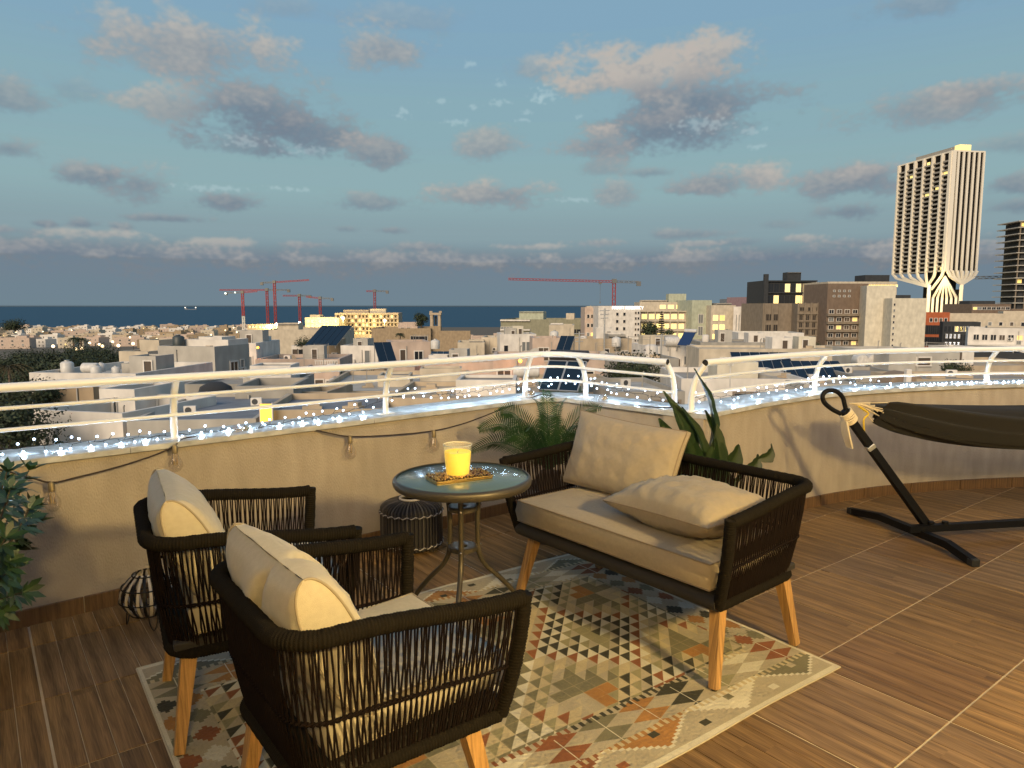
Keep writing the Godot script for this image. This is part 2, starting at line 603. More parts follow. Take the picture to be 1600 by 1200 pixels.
# the flat-woven pattern of the rug, u along its length, v across
func rug_texture() -> ImageTexture:
	var w := 1150
	var h := 820
	var beige := Color8(178, 165, 138)
	var cream := Color8(216, 206, 180)
	var sand := Color8(196, 178, 140)
	var greygreen := Color8(122, 115, 88)
	var deep := Color8(60, 57, 40)
	var rust := Color8(140, 84, 48)
	var ochre := Color8(168, 118, 62)
	var pale := Color8(204, 198, 178)
	var olive := Color8(150, 142, 106)
	var field := [[cream, greygreen], [sand, olive], [cream, rust], [beige, sand], [cream, deep], [greygreen, beige], [sand, cream], [pale, deep], [beige, olive]]
	var im := Image.create_empty(w, h, false, Image.FORMAT_RGB8)
	var grain := noise(0.5, 2, 31)
	var fade := noise(0.012, 3, 32)
	for y in h:
		var v := y * 0.002 - 0.82      # metres from the middle line
		var av := absf(v)
		for x in w:
			var u := x * 0.002 - 1.15
			var au := absf(u)
			var c := beige
			if av > 0.66:
				# zigzag border with little squares
				var ph := fposmod(u * 2.5, 1.0)
				var zig := 0.665 + 0.115 * (1.0 - absf(ph * 2.0 - 1.0))
				zig = 0.665 + floorf((zig - 0.665) / 0.012) * 0.012
				var idx := int(floor(u * 2.5))
				var fillc: Color = [ochre, cream, greygreen, deep, rust][posmod(idx, 5)]
				if av < zig:
					c = fillc
					if absf(ph - 0.5) < 0.045 and absf(av - 0.70) < 0.014:
						c = [deep, greygreen, beige, cream, sand][posmod(idx, 5)]
				elif av < zig + 0.012:
					c = cream
				else:
					var q := fposmod(u * 2.5 + 0.5, 1.0)
					if absf(q - 0.5) < 0.05 and absf(av - 0.755) < 0.014:
						c = [rust, deep, cream, ochre][posmod(int(floor(u * 2.5 + 0.5)), 4)]
				if av < 0.685 and fposmod(u * 32.0, 1.0) < 0.5:
					c = sand
			elif av > 0.50:
				# band of paired diamonds
				var k := u / 0.19
				var idx := int(floor(k))
				var q := absf(fposmod(k, 1.0) - 0.5) * 2.0
				var m := absf(fposmod((av - 0.50) / 0.075, 1.0) - 0.5) * 2.0
				var dc: Color = [deep, ochre, greygreen, rust, cream, olive][posmod(idx * 5 + 2, 6)]
				if q + m < 0.98:
					c = dc
				if q < 0.03:
					c = cream
				if av < 0.525 and fposmod(u * 30.0, 1.0) < 0.45 and au < 0.95:
					c = [deep, sand, rust][posmod(int(floor(u * 1.7)), 3)]
			elif au > 0.98:
				# stepped crosses at the short ends
				var cy := fposmod(v / 0.13, 1.0) - 0.5
				var col := 0 if au < 1.07 else 1
				var cx := (au - (1.025 if col == 0 else 1.11)) / 0.13
				var s := absf(floorf(cx * 9.0 + 0.5)) + absf(floorf(cy * 9.0 + 0.5))
				if s < 3.6:
					c = [deep, rust, ochre, pale, greygreen][posmod(int(floor(v / 0.13)) * 2 + col * 3, 5)]
			else:
				# the field: half-square triangles gathered in nested diamonds
				var cell := 0.0606
				var fi := u / cell
				var fj := v / cell
				var i := int(floor(fi))
				var j := int(floor(fj))
				var fx := fi - i
				var fy := fj - j
				var di := absi(posmod(i + 8, 11) - 5)
				var dj := absi(posmod(j + 5, 11) - 5)
				var ring := di + dj
				var motif := posmod(int(floor((i + 8) / 11.0)) * 3 + int(floor((j + 5) / 11.0)) * 2, 4)
				var pair: Array = field[posmod(ring + motif * 2, 9)]
				if ring >= 3 and ring <= 4:
					pair = [cream, [deep, rust, greygreen, deep][motif]]
				if ring == 7:
					pair = [sand, [greygreen, deep, rust, olive][motif]]
				c = pair[1] if fx + fy < 1.0 else pair[0]
				if ring <= 1 and di == 0:
					c = [ochre, greygreen, ochre, olive][motif]
				if ring == 9 or ring == 10:
					c = [greygreen, ochre, beige, greygreen][motif]
				if fx < 0.05 or fy < 0.05:
					c = c.lerp(sand, 0.35)
			if absf(av - 0.81) < 0.012 or absf(au - 1.143) < 0.008:
				c = cream
			var g := 1.0 + grain.get_noise_2d(x, y * 2.5) * 0.09 + fade.get_noise_2d(x, y) * 0.07
			im.set_pixel(x, y, Color(c.r * g, c.g * g, c.b * g))
	im.generate_mipmaps()
	return ImageTexture.create_from_image(im)


# ---------------------------------------------------------------- terrace
# inner edge of the coping: x, z and height of its underside
var edge_l := [Vector3(-4.9, 0.73, -0.88), Vector3(-2.24, 0.738, -3.05), Vector3(-1.0, 0.748, -4.06), Vector3(0.14, 0.764, -4.99), Vector3(0.235, 0.767, -5.035), Vector3(0.33, 0.769, -5.02), Vector3(0.41, 0.77, -4.965), Vector3(0.988, 0.772, -4.337), Vector3(1.16, 0.777, -4.18)]
var edge_r := [Vector3(1.16, 0.777, -4.18), Vector3(1.296, 0.78, -4.31), Vector3(1.72, 0.787, -4.67), Vector3(2.18, 0.793, -5.0), Vector3(2.68, 0.798, -5.245), Vector3(3.2, 0.802, -5.42), Vector3(3.72, 0.806, -5.53), Vector3(4.3, 0.81, -5.61), Vector3(5.2, 0.812, -5.68), Vector3(6.8, 0.812, -5.6)]


# a copy of an edge, moved outwards and to a height (absolute, or above the edge when rel)
func moved(e: Array, o: float, y: float, rel := true) -> Array:
	var out := []
	for i in e.size():
		var n := Vector2.ZERO
		var d0: Vector3 = e[i] - e[maxi(i - 1, 0)]
		var d1: Vector3 = e[mini(i + 1, e.size() - 1)] - e[i]
		var a := Vector2(d0.z, -d0.x).normalized()
		var b := Vector2(d1.z, -d1.x).normalized()
		n = (a + b).normalized()
		var k := 1.0 / maxf(n.dot(a if a.length() > 0 else b), 0.5)
		out.append(Vector3(e[i].x + n.x * o * k, e[i].y + y if rel else y, e[i].z + n.y * o * k))
	return out


# sweep a closed profile of (offset, height above the edge, or absolute below -0.5) along an edge
func sweep(g: G, e: Array, prof: Array) -> void:
	var rows := []
	for p in prof:
		rows.append(moved(e, p[0], p[1], p[2] if p.size() > 2 else true))
	for k in prof.size():
		var l := (k + 1) % prof.size()
		for i in e.size() - 1:
			g.quad(rows[k][i], rows[l][i], rows[l][i + 1], rows[k][i + 1])
	for i in [0, e.size() - 1]:
		for k in range(1, prof.size() - 1):
			if i == 0:
				g.flat(rows[0][i], rows[k + 1][i], rows[k][i])
			else:
				g.flat(rows[0][i], rows[k][i], rows[k + 1][i])


# where the line of sight meets the upright plane through two plan points
func against(px: float, py: float, a: Vector3, b: Vector3) -> Vector3:
	var d := at(px, py, 1.0) - EYE
	var n := Vector3(b.z - a.z, 0, a.x - b.x)
	return EYE + d * (n.dot(a - EYE) / n.dot(d))


# the stretch of the edge over which a picture column lies, moved outwards by o
func along_edge(px: float, py: float, e: Array, o: float) -> Vector3:
	var m := moved(e, o, 0.0)
	for i in m.size() - 1:
		var p := against(px, py, m[i], m[i + 1])
		var k: float = (p - m[i]).dot(m[i + 1] - m[i]) / (m[i + 1] - m[i]).length_squared()
		var kk: float = Vector2(p.x - m[i].x, p.z - m[i].z).dot(Vector2(m[i + 1].x - m[i].x, m[i + 1].z - m[i].z)) / Vector2(m[i + 1].x - m[i].x, m[i + 1].z - m[i].z).length_squared()
		if p.z < 0 and kk >= -0.001 and kk <= 1.001:
			return p
	return at(px, py, 5.0)


const TILE_U := Vector3(0.794, 0, -0.607)     # across the planks
const TILE_V := Vector3(0.607, 0, 0.794)      # along the planks

func setting_out() -> void:
	# screed under the tiles, with the building below it
	var g := G.new()
	var poly := []
	for p in moved(edge_l, 0.06, -0.0035, false): poly.append(p)
	for p in moved(edge_r, 0.06, -0.0035, false).slice(1): poly.append(p)
	poly.append(Vector3(6.9, -0.0035, 2.4)); poly.append(Vector3(-5.0, -0.0035, 2.4))
	var flat2 := PackedVector2Array()
	for p in poly: flat2.append(Vector2(p.x, p.z))
	var idx := Geometry2D.triangulate_polygon(flat2)
	for k in range(0, idx.size(), 3):
		var a: Vector3 = poly[idx[k]]
		var b: Vector3 = poly[idx[k + 1]]
		var c: Vector3 = poly[idx[k + 2]]
		if (b - a).cross(c - a).y < 0:
			g.flat(a, c, b)
		else:
			g.flat(a, b, c)
	var fl := setting("floor", g, masonry("grout", lin(0.62, 0.53, 0.38), 1.5))
	# square tiles, each pressed to look like six planks
	var tones := [floor_wood("tile_a", lin(0.31, 0.200, 0.088)), floor_wood("tile_b", lin(0.265, 0.170, 0.075)), floor_wood("tile_d", lin(0.265, 0.165, 0.076)), floor_wood("tile_e", lin(0.295, 0.200, 0.108)), floor_wood("tile_c", lin(0.35, 0.226, 0.098))]
	var tu := 0.504
	var tv := 0.525
	var shapes := []
	for k in 8:
		var t := G.new()
		for s in 6:
			var sw := (tu - 0.006) / 6.0
			var wide := sw - (0.0012 if s % 2 == 0 else 0.0016)
			var uvo := Vector2(rng.randf_range(0, 3), rng.randf_range(0, 3))
			# (u, v) of the plank: across and along
			plank(t, Vector3(-tu / 2 + 0.003 + sw * (s + 0.5), -0.005, 0), wide, tv - 0.006, uvo)
		shapes.append(t.mesh())
	var base := Basis(TILE_U, Vector3.UP, TILE_V)
	for i in range(-9, 16):
		for j in range(-11, 5):
			var cu := 2.145 + tu * (i - 4 + 0.5)
			var cv := -0.931 + tv * (j + 0.5)
			var c := TILE_U * cu + TILE_V * cv
			if c.z > 1.3 or not Geometry2D.is_point_in_polygon(Vector2(c.x, c.z), flat2):
				var near := false
				for q in [[-0.5, -0.5], [0.5, -0.5], [0.5, 0.5], [-0.5, 0.5]]:
					var cc: Vector3 = c + TILE_U * tu * q[0] + TILE_V * tv * q[1]
					if Geometry2D.is_point_in_polygon(Vector2(cc.x, cc.z), flat2) and cc.z < 1.3:
						near = true
				if not near:
					continue
			var turned := rng.randf() < 0.5
			var b := base * Basis(Vector3.UP, PI) if turned else base
			part("floor_tile", shapes[rng.randi() % 8], tones[rng.randi() % 5], fl, Transform3D(b, c))


func plank(t: G, at_: Vector3, wide: float, long: float, uvo: Vector2) -> void:
	var x := wide / 2
	var z := long / 2
	var e := 0.001
	var y0 := at_.y - 0.004
	var y1 := 0.0
	var p := func(sx: float, y: float, sz: float) -> Vector3: return Vector3(at_.x + sx, y, sz)
	var q := [p.call(-x + e, y1, z - e), p.call(x - e, y1, z - e), p.call(x - e, y1, -z + e), p.call(-x + e, y1, -z + e)]
	var o := [p.call(-x, y0, z), p.call(x, y0, z), p.call(x, y0, -z), p.call(-x, y0, -z)]
	var uv := []
	for k in q: uv.append(uvo + Vector2(k.x - at_.x, k.z))
	var up := Vector3.UP
	t.tri(q[0], q[1], q[2], up, up, up, uv[0], uv[1], uv[2])
	t.tri(q[0], q[2], q[3], up, up, up, uv[0], uv[2], uv[3])
	for k in 4:
		var l := (k + 1) % 4
		var m: Vector3 = ((o[l] - o[k]).cross(q[l] - o[k])).normalized()
		t.tri(o[k], o[l], q[l], m, m, m, uv[k], uv[l], uv[l])
		t.tri(o[k], q[l], q[k], m, m, m, uv[k], uv[l], uv[k])


func parapet_and_rail() -> void:
	var render := masonry("parapet_render", lin(0.415, 0.355, 0.285), 1.3)
	render.uv1_scale = Vector3(1.6, 0.42, 1.6)
	render.normal_enabled = true
	render.normal_texture = bump_noise("render_grain", 0.25, 6.0, 512, 3)
	render.normal_scale = 0.22
	var marble := paint("coping_marble", lin(0.66, 0.66, 0.64), 0.35)
	marble.albedo_texture = tone_noise("marble", 0.02, 0.62, 1.0, 512, 6, 14)
	marble.uv1_triplanar = true
	marble.uv1_world_triplanar = true
	marble.uv1_scale = Vector3(0.5, 1.0, 1.3)
	var sk := wood("skirting_wood", lin(0.20, 0.12, 0.055))
	var k := 0
	for e in [edge_l, edge_r]:
		var g := G.new()
		var fine := smooth_edge(e)
		sweep(g, fine, [[0.022, -0.5, false], [0.022, -0.0005], [0.30, -0.0005], [0.30, -3.0, false], [0.12, -3.0, false], [0.12, -0.5, false]])
		var w := setting("parapet_wall" if k == 0 else "parapet_wall_curved", g, render)
		# coping slabs about a metre long with fine joints
		var run := PackedVector3Array(fine)
		var lens := [0.0]
		for i in range(1, run.size()): lens.append(lens[-1] + run[i].distance_to(run[i - 1]))
		var total: float = lens[-1]
		var n := int(total / 1.15)
		for s in n:
			var piece := cut(run, lens, total * s / n + 0.001, total * (s + 1) / n - 0.001)
			var cg := G.new()
			sweep(cg, piece, [[0.0, 0.003], [0.0, 0.027], [0.003, 0.03], [0.325, 0.03], [0.328, 0.027], [0.328, 0.0], [0.003, 0.0]])
			part("coping_slab", cg, marble, w)
		var m := int(total / 0.45)
		for s in m:
			var piece := cut(run, lens, total * s / m + 0.003, total * (s + 1) / m - 0.003)
			var sg := G.new()
			sweep(sg, piece, [[0.010, -0.01, false], [0.010, 0.076, false], [0.013, 0.079, false], [0.0205, 0.079, false], [0.0205, -0.01, false]])
			part("skirting_tile", sg, sk, w)
		k += 1

	var steel := paint("rail_paint", lin(0.80, 0.80, 0.79), 0.35)
	var dark := paint("pipe_shade", lin(0.008, 0.008, 0.008), 0.9)
	# the long rail round the corner, and the one over the curved wall
	var run_l := [Vector3(-4.9, 0, -0.88), Vector3(-2.24, 0, -3.05), Vector3(-1.0, 0, -4.06), Vector3(0.12, 0, -4.975), Vector3(0.235, 0, -5.035), Vector3(0.36, 0, -5.005), Vector3(0.60, 0, -4.758), Vector3(0.945, 0, -4.383)]
	var h_l := [1.090, 1.092, 1.092, 1.104, 1.106, 1.106, 1.104, 1.101]
	var run_r := [Vector3(1.175, 0, -4.195)]
	for p in edge_r.slice(1): run_r.append(Vector3(p.x, 0, p.z))
	var h_r := []
	for i in run_r.size(): h_r.append(1.112)
	var spots := [[[-2.62, -2.74], [-1.665, -3.52], [-0.71, -4.297], [0.155, -4.995], [0.435, -4.937], [0.94, -4.388]], [[1.182, -4.202], [2.27, -5.045], [3.83, -5.55], [5.3, -5.68]]]
	var labels := ["white tubular railing on the straight parapet, bent round the corner behind the sofa", "white tubular railing along the curved parapet behind the hammock"]
	for r in 2:
		var run: Array = run_l if r == 0 else run_r
		var hh: Array = h_l if r == 0 else h_r
		var t := thing("railing", labels[r], "railing", Vector3.ZERO, 0.0, "terrace railings")
		for bar in [[0.035, 0.0, 0.021, "top_rail"], [0.075, -0.096, 0.0095, "rail_bar"], [0.105, -0.198, 0.0095, "rail_bar"]]:
			var pts := []
			var mv := moved(run, bar[0], 0.0, false)
			for i in run.size():
				pts.append(Vector3(mv[i].x, hh[i] + bar[1] + (0.004 if bar[1] < 0 and r == 0 and i > 2 else 0.0), mv[i].z))
			var g := G.new()
			var path := curve(pts, 0.04)
			if bar[3] == "top_rail":
				g.tube(path, bar[2], 14, false)
				# open pipe ends: near-black plugs painted for the shade inside
				var tr := part("top_rail", g, steel, t)
				for side in [0, 1]:
					var en := G.new()
					var a: Vector3 = path[0] if side == 0 else path[-1]
					var b: Vector3 = path[2] if side == 0 else path[-3]
					var d := (b - a).normalized()
					en.tube(PackedVector3Array([a + d * 0.001, a + d * 0.004]), bar[2] * 0.9, 14)
					part("pipe_end_shade", en, dark, tr)
			else:
				g.tube(path, bar[2], 8)
				part("rail_bar", g, steel, t)
		for s in spots[r]:
			var b0 := Vector3(s[0], 0, s[1])
			# outward direction here
			var best := 0
			for i in run.size() - 1:
				var a: Vector3 = run[i]
				var b: Vector3 = run[i + 1]
				var kk: float = (b0 - a).dot(b - a) / (b - a).length_squared()
				if kk >= -0.02 and kk <= 1.02: best = i
			var d: Vector3 = (run[best + 1] - run[best]).normalized()
			var o := Vector3(d.z, 0, -d.x)
			var e: Array = edge_l if r == 0 else edge_r
			var cap := 0.0
			var near := 99.0
			for p in smooth_edge(e):
				var dd := Vector2(p.x - s[0], p.z - s[1]).length()
				if dd < near: near = dd; cap = p.y + 0.03
			var topy: float = hh[mini(best + 1, hh.size() - 1)] - 0.012
			var g := G.new()
			var pts := [b0 + o * 0.125 + Vector3.UP * cap, b0 + o * 0.124 + Vector3.UP * lerpf(cap, topy, 0.35), b0 + o * 0.098 + Vector3.UP * lerpf(cap, topy, 0.7), b0 + o * 0.04 + Vector3.UP * topy]
			var path := curve(pts, 0.03)
			var rad := []
			for i in path.size(): rad.append(0.0185)
			g.tube(path, rad, 10)
			g.cbox(b0 + o * 0.125 + Vector3.UP * (cap + 0.004), Vector3(0.10, 0.008, 0.06), 0.002, Basis(d, Vector3.UP, d.cross(Vector3.UP)))
			part("post", g, steel, t)


func smooth_edge(e: Array) -> Array:
	var out := []
	for i in e.size() - 1:
		var p0: Vector3 = e[maxi(i - 1, 0)]
		var p3: Vector3 = e[mini(i + 2, e.size() - 1)]
		var n := 1 if e == edge_l else 4
		for k in n:
			out.append(e[i].cubic_interpolate(e[i + 1], p0, p3, float(k) / n))
	out.append(e[-1])
	return out


func cut(run: PackedVector3Array, lens: Array, a: float, b: float) -> Array:
	var out := []
	for i in run.size() - 1:
		for q in [a, b]:
			if q == a and lens[i] <= a and a < lens[i + 1]:
				out.append(run[i].lerp(run[i + 1], (a - lens[i]) / (lens[i + 1] - lens[i])))
		if lens[i + 1] > a and lens[i + 1] < b:
			out.append(run[i + 1])
		if lens[i] < b and b <= lens[i + 1]:
			out.append(run[i].lerp(run[i + 1], (b - lens[i]) / (lens[i + 1] - lens[i])))
	return out


# unseen house behind the eye, placed to shade the terrace and carry its lamps
func house() -> void:
	var t := thing("house", "unseen house behind the terrace with a glazed door and a canopy placed to shade it", "house", Vector3(0, 0, 1.9))
	var w := G.new()
	w.box(Vector3(-2.55, 1.5, 0.15), Vector3(4.7, 3.04, 0.3))
	w.box(Vector3(4.35, 1.5, 0.15), Vector3(4.9, 3.04, 0.3))
	w.box(Vector3(0.85, 2.62, 0.15), Vector3(2.1, 0.8, 0.3))
	part("wall", w, masonry("house_render", lin(0.55, 0.48, 0.40), 0.4), t)
	var r := G.new()
	r.box(Vector3(0.95, 3.12, 1.05), Vector3(11.8, 0.2, 6.5))  # out of view, reaches over the eye to block sky and sunset light
	part("roof", r, masonry("shading_canopy", lin(0.5, 0.45, 0.4), 0.4), t)
	var d := G.new()
	for x in [-0.17, 0.85, 1.87]:
		d.box(Vector3(x, 1.11, 0.15), Vector3(0.06, 2.22, 0.08))
	d.box(Vector3(0.85, 0.03, 0.15), Vector3(1.98, 0.06, 0.08)); d.box(Vector3(0.85, 2.19, 0.15), Vector3(1.98, 0.06, 0.08))
	var dm := part("door", d, paint("door_frame", lin(0.08, 0.08, 0.08), 0.4), t)
	var gl := G.new()
	gl.box(Vector3(0.85, 1.11, 0.15), Vector3(1.96, 2.1, 0.012))
	part("pane", gl, paint("door_glass", lin(0.02, 0.022, 0.025), 0.1), dm)
	# unseen lamps: the right one lights the terrace, the left is added fill
	for s in [[Vector3(2.5, 2.35, 0.02), 18.5, "unseen warm globe lamp placed to light the terrace from the right"], [Vector3(0.3, 2.35, 1.2), 6.0, "added fill globe lamp that softens the shadows on the terrace"]]:
		unseen_canopy_lamp(s[0], s[1], s[2])


func unseen_canopy_lamp(p: Vector3, energy: float, label: String) -> void:
	var l := thing("unseen_canopy_lamp", label, "lamp", p, 0.0, "unseen lamps under the house canopy")
	var b := G.new()
	b.lathe([Vector2(0, 0.16), Vector2(0.06, 0.165), Vector2(0.07, 0.16), Vector2(0.008, 0.17), Vector2(0.008, 0.65), Vector2(0.06, 0.65), Vector2(0.06, 0.672), Vector2(0, 0.672)], 20)
	part("bracket", b, paint("lamp_metal", lin(0.06, 0.06, 0.06), 0.4, 0.8), l)
	var s := G.new()
	s.ball(Vector3.ZERO, 0.17, 24)
	part("bulb", s, glow("lamp_glow", Color(1.0, 0.82, 0.54), 6.0), l)
	omni(Vector3(0, 0, 0), Color(1.0, 0.86, 0.56), energy, 0.17, l, 14.0)


# ---------------------------------------------------------------- town
func ground_y(x: float, z: float) -> float:
	var d := Vector2(x, z).length()
	var y := -12.5
	for s in [[0.0, -12.5, 60.0, -14.0], [60.0, -14.0, 300.0, -24.0], [300.0, -24.0, 800.0, -37.0], [800.0, -37.0, 1500.0, -44.0], [1500.0, -44.0, 1700.0, -47.5], [1700.0, -47.5, 1900.0, -56.0]]:
		if d >= s[0]:
			y = lerpf(s[1], s[3], clampf((d - s[0]) / (s[2] - s[0]), 0.0, 1.0))
	# the land on the right stands higher
	var right := smoothstep(-50.0, 250.0, x + 0.15 * z)
	return y + right * clampf(d * 0.03, 0.0, 14.0)


var wall_tone := {}

func wall_mat(key: String) -> StandardMaterial3D:
	var tones := {"white": lin(0.74, 0.69, 0.62), "cream": lin(0.58, 0.50, 0.38), "palecream": lin(0.66, 0.60, 0.47), "pink": lin(0.56, 0.435, 0.35), "stone": lin(0.36, 0.27, 0.17), "grey": lin(0.36, 0.335, 0.29), "palegrey": lin(0.47, 0.44, 0.385), "olive": lin(0.27, 0.26, 0.18), "palegreen": lin(0.45, 0.47, 0.35), "brown": lin(0.19, 0.135, 0.095), "lilac": lin(0.33, 0.22, 0.24), "concrete": lin(0.25, 0.20, 0.145), "orange": lin(0.42, 0.11, 0.04), "dark": lin(0.035, 0.038, 0.042), "roof": lin(0.36, 0.33, 0.285), "bluegrey": lin(0.20, 0.22, 0.25), "turf": lin(0.06, 0.10, 0.05), "navy": lin(0.03, 0.05, 0.085), "brownroof": lin(0.30, 0.22, 0.15), "sand": lin(0.5, 0.40, 0.28)}
	return masonry("wall_" + key, tones[key], 0.14)


# outer walls with a parapet round a sunken roof; x from -w/2 to w/2, front at z = 0, going back to -d
func shell(w: float, d: float, top: float, bottom: float, lip := 0.7, thick := 0.25) -> G:
	var g := G.new()
	var x := w / 2
	var r := top - lip
	var p := func(a: float, y: float, b: float) -> Vector3: return Vector3(a, y, b)
	g.quad(p.call(-x, bottom, 0), p.call(x, bottom, 0), p.call(x, top, 0), p.call(-x, top, 0))
	g.quad(p.call(x, bottom, -d), p.call(-x, bottom, -d), p.call(-x, top, -d), p.call(x, top, -d))
	g.quad(p.call(x, bottom, 0), p.call(x, bottom, -d), p.call(x, top, -d), p.call(x, top, 0))
	g.quad(p.call(-x, bottom, -d), p.call(-x, bottom, 0), p.call(-x, top, 0), p.call(-x, top, -d))
	var o := [p.call(-x, top, 0), p.call(x, top, 0), p.call(x, top, -d), p.call(-x, top, -d)]
	var i := [p.call(-x + thick, top, -thick), p.call(x - thick, top, -thick), p.call(x - thick, top, -d + thick), p.call(-x + thick, top, -d + thick)]
	for k in 4:
		var l := (k + 1) % 4
		g.quad(o[k], o[l], i[l], i[k])
		g.quad(i[k], i[l], i[l] - Vector3.UP * lip, i[k] - Vector3.UP * lip)
	return g


var window_shapes := {}

# a window with frame (surface 0) and recessed pane (surface 1), standing a little proud of its wall
func window_mesh(w: float, h: float, style: String) -> ArrayMesh:
	var key := "%s_%.1f_%.1f" % [style, w, h]
	if window_shapes.has(key):
		return window_shapes[key]
	var f := G.new()
	var b := minf(0.12, minf(w, h) * 0.12)
	f.box(Vector3(0, h / 2 - b / 2, 0.03), Vector3(w, b, 0.12)); f.box(Vector3(0, -h / 2 + b / 2, 0.05), Vector3(w, b, 0.16))
	f.box(Vector3(-w / 2 + b / 2, 0, 0.03), Vector3(b, h - 2 * b, 0.12)); f.box(Vector3(w / 2 - b / 2, 0, 0.03), Vector3(b, h - 2 * b, 0.12))
	if w > 1.0:
		f.box(Vector3(0, 0, 0.03), Vector3(b * 0.6, h - 2 * b, 0.08))
	var p := G.new()
	p.box(Vector3(0, 0, 0.0), Vector3(w - 2 * b, h - 2 * b, 0.05))
	var m := ArrayMesh.new()
	var fm: Material = wall_mat("white")
	if style == "hole" or style == "bare":
		fm = wall_mat("concrete")
	elif style == "black":
		fm = wall_mat("dark")
	f.add_to(m, fm)
	var pm: Material = paint("window_glass", lin(0.02, 0.022, 0.026), 0.15)
	match style:
		"lit": pm = glow("window_lit", Color(1.0, 0.90, 0.56), 0.85)
		"white_lit": pm = glow("window_white_lit", Color(0.95, 0.97, 1.0), 1.0)
		"dim": pm = glow("window_dim", Color(1.0, 0.86, 0.52), 0.4)
		"hole", "bare": pm = paint("opening_shade", lin(0.03, 0.024, 0.02), 0.9)  # dark panel painted for the shade inside an open hole
		"shutter": pm = paint("window_shutter", lin(0.07, 0.05, 0.035), 0.7)
		"grey": pm = paint("window_grey", lin(0.16, 0.17, 0.17), 0.3)
	p.add_to(m, pm)
	window_shapes[key] = m
	return m


# rows of windows on a face: "f" front, "l" left, "r" right
# [face, u0, u1, first row below the top (m), row pitch (m), columns, rows, width, height, style, share lit]
func put_windows(o: Node3D, w: float, d: float, top: float, list: Array) -> void:
	for s in list:
		var n: int = s[5]
		for row in int(s[6]):
			for k in n:
				var u: float = lerpf(s[1], s[2], (k + 0.5) / n)
				var y: float = top - s[3] - s[4] * row
				var tr := Transform3D.IDENTITY
				match s[0]:
					"f": tr.origin = Vector3((u - 0.5) * w, y, 0.0)
					"l": tr = Transform3D(Basis(Vector3.UP, -PI / 2), Vector3(-w / 2, y, -d * (1.0 - u)))
					"r": tr = Transform3D(Basis(Vector3.UP, PI / 2), Vector3(w / 2, y, -d * u))
				var style: String = s[9]
				if style == "dark":
					var q := wrng.randf()
					style = "shutter" if q < 0.22 else ("grey" if q < 0.36 else ("dim" if q > 0.93 else "dark"))
				if s.size() > 10 and rng.randf() < s[10]:
					style = "lit" if style != "dark" or rng.randf() < 0.6 else "dim"
				part("window", window_mesh(s[7], s[8], style), null, o, tr)


# a building whose front spans picture columns at a distance
func block(called: String, label: String, category: String, px0: float, px1: float, py: float, depth: float, deep: float, turn: float, tone: String, windows := [], opts := {}) -> Node3D:
	var a := at(px0, py, depth)
	var b := at(px1, py, depth)
	var mid := (a + b) / 2
	var w := (b.x - a.x) / cos(deg_to_rad(turn))
	var base := minf(ground_y(mid.x, mid.z), mid.y - 3.0) - 2.0
	if opts.has("low"):
		base = mid.y - opts.low
	var t := thing(called, label, category, Vector3(mid.x, base, mid.z), deg_to_rad(turn), opts.get("group", ""))
	var top := mid.y - base
	var lip: float = opts.get("lip", clampf(depth * 0.012, 0.25, 0.9))
	var g := shell(w, deep, top, 0.0, lip, clampf(depth * 0.005, 0.15, 0.4))
	part("wall", g, wall_mat(tone), t)
	var r := G.new()
	r.box(Vector3(0, top - lip - 0.1, -deep / 2), Vector3(w - 0.02, 0.2, deep - 0.02))
	part("roof", r, wall_mat(opts.get("roof", "roof")), t)
	put_windows(t, w, deep, top, windows)
	if depth < 150 and w > 2.5 and not opts.has("bare"):
		clutter(t, w, deep, top, lip, depth)
	if opts.has("hut"):   # a stair head on the roof: [u, width, height, depth, tone]
		for hs in opts.hut:
			var hg := shell(hs[1], hs[3], top - lip + hs[2], top - lip - 0.02, 0.2, 0.2)
			var hr := G.new()
			hr.box(Vector3(0, top - lip + hs[2] - 0.25, -hs[3] / 2), Vector3(hs[1] - 0.03, 0.1, hs[3] - 0.03))
			var hp := part("stair_head", hg, wall_mat(hs[4]), t, Transform3D(Basis.IDENTITY, Vector3((hs[0] - 0.5) * w, 0, -deep * hs[5])))
			part("roof", hr, wall_mat("roof"), hp)
	if opts.has("band"):  # string courses / balcony slabs on the front: [first below top, pitch, count, thickness, projection, tone, u0, u1]
		for bs in opts.band:
			for k in int(bs[2]):
				var bg := G.new()
				bg.box(Vector3(0, 0, 0), Vector3(w * (bs[7] - bs[6]), bs[3], bs[4]))
				part("balcony" if bs[3] > 0.6 else "string_course", bg, wall_mat(bs[5]), t, Transform3D(Basis.IDENTITY, Vector3(w * ((bs[6] + bs[7]) / 2 - 0.5), top - bs[0] - bs[1] * k, bs[4] / 2)))
	if opts.has("pier"):  # upright piers on the front: [count, width, projection, tone, u0, u1, height]
		for ps in opts.pier:
			for k in int(ps[0]):
				var pg := G.new()
				pg.box(Vector3.ZERO, Vector3(ps[1], ps[6], ps[2]))
				part("pier", pg, wall_mat(ps[3]), t, Transform3D(Basis.IDENTITY, Vector3(w * (lerpf(ps[4], ps[5], float(k) / maxf(ps[0] - 1, 1)) - 0.5), top - ps[6] / 2 - 0.3, ps[2] / 2)))
	return t


var wrng := RandomNumberGenerator.new()
var unit_mesh: Array = []
var crng := RandomNumberGenerator.new()

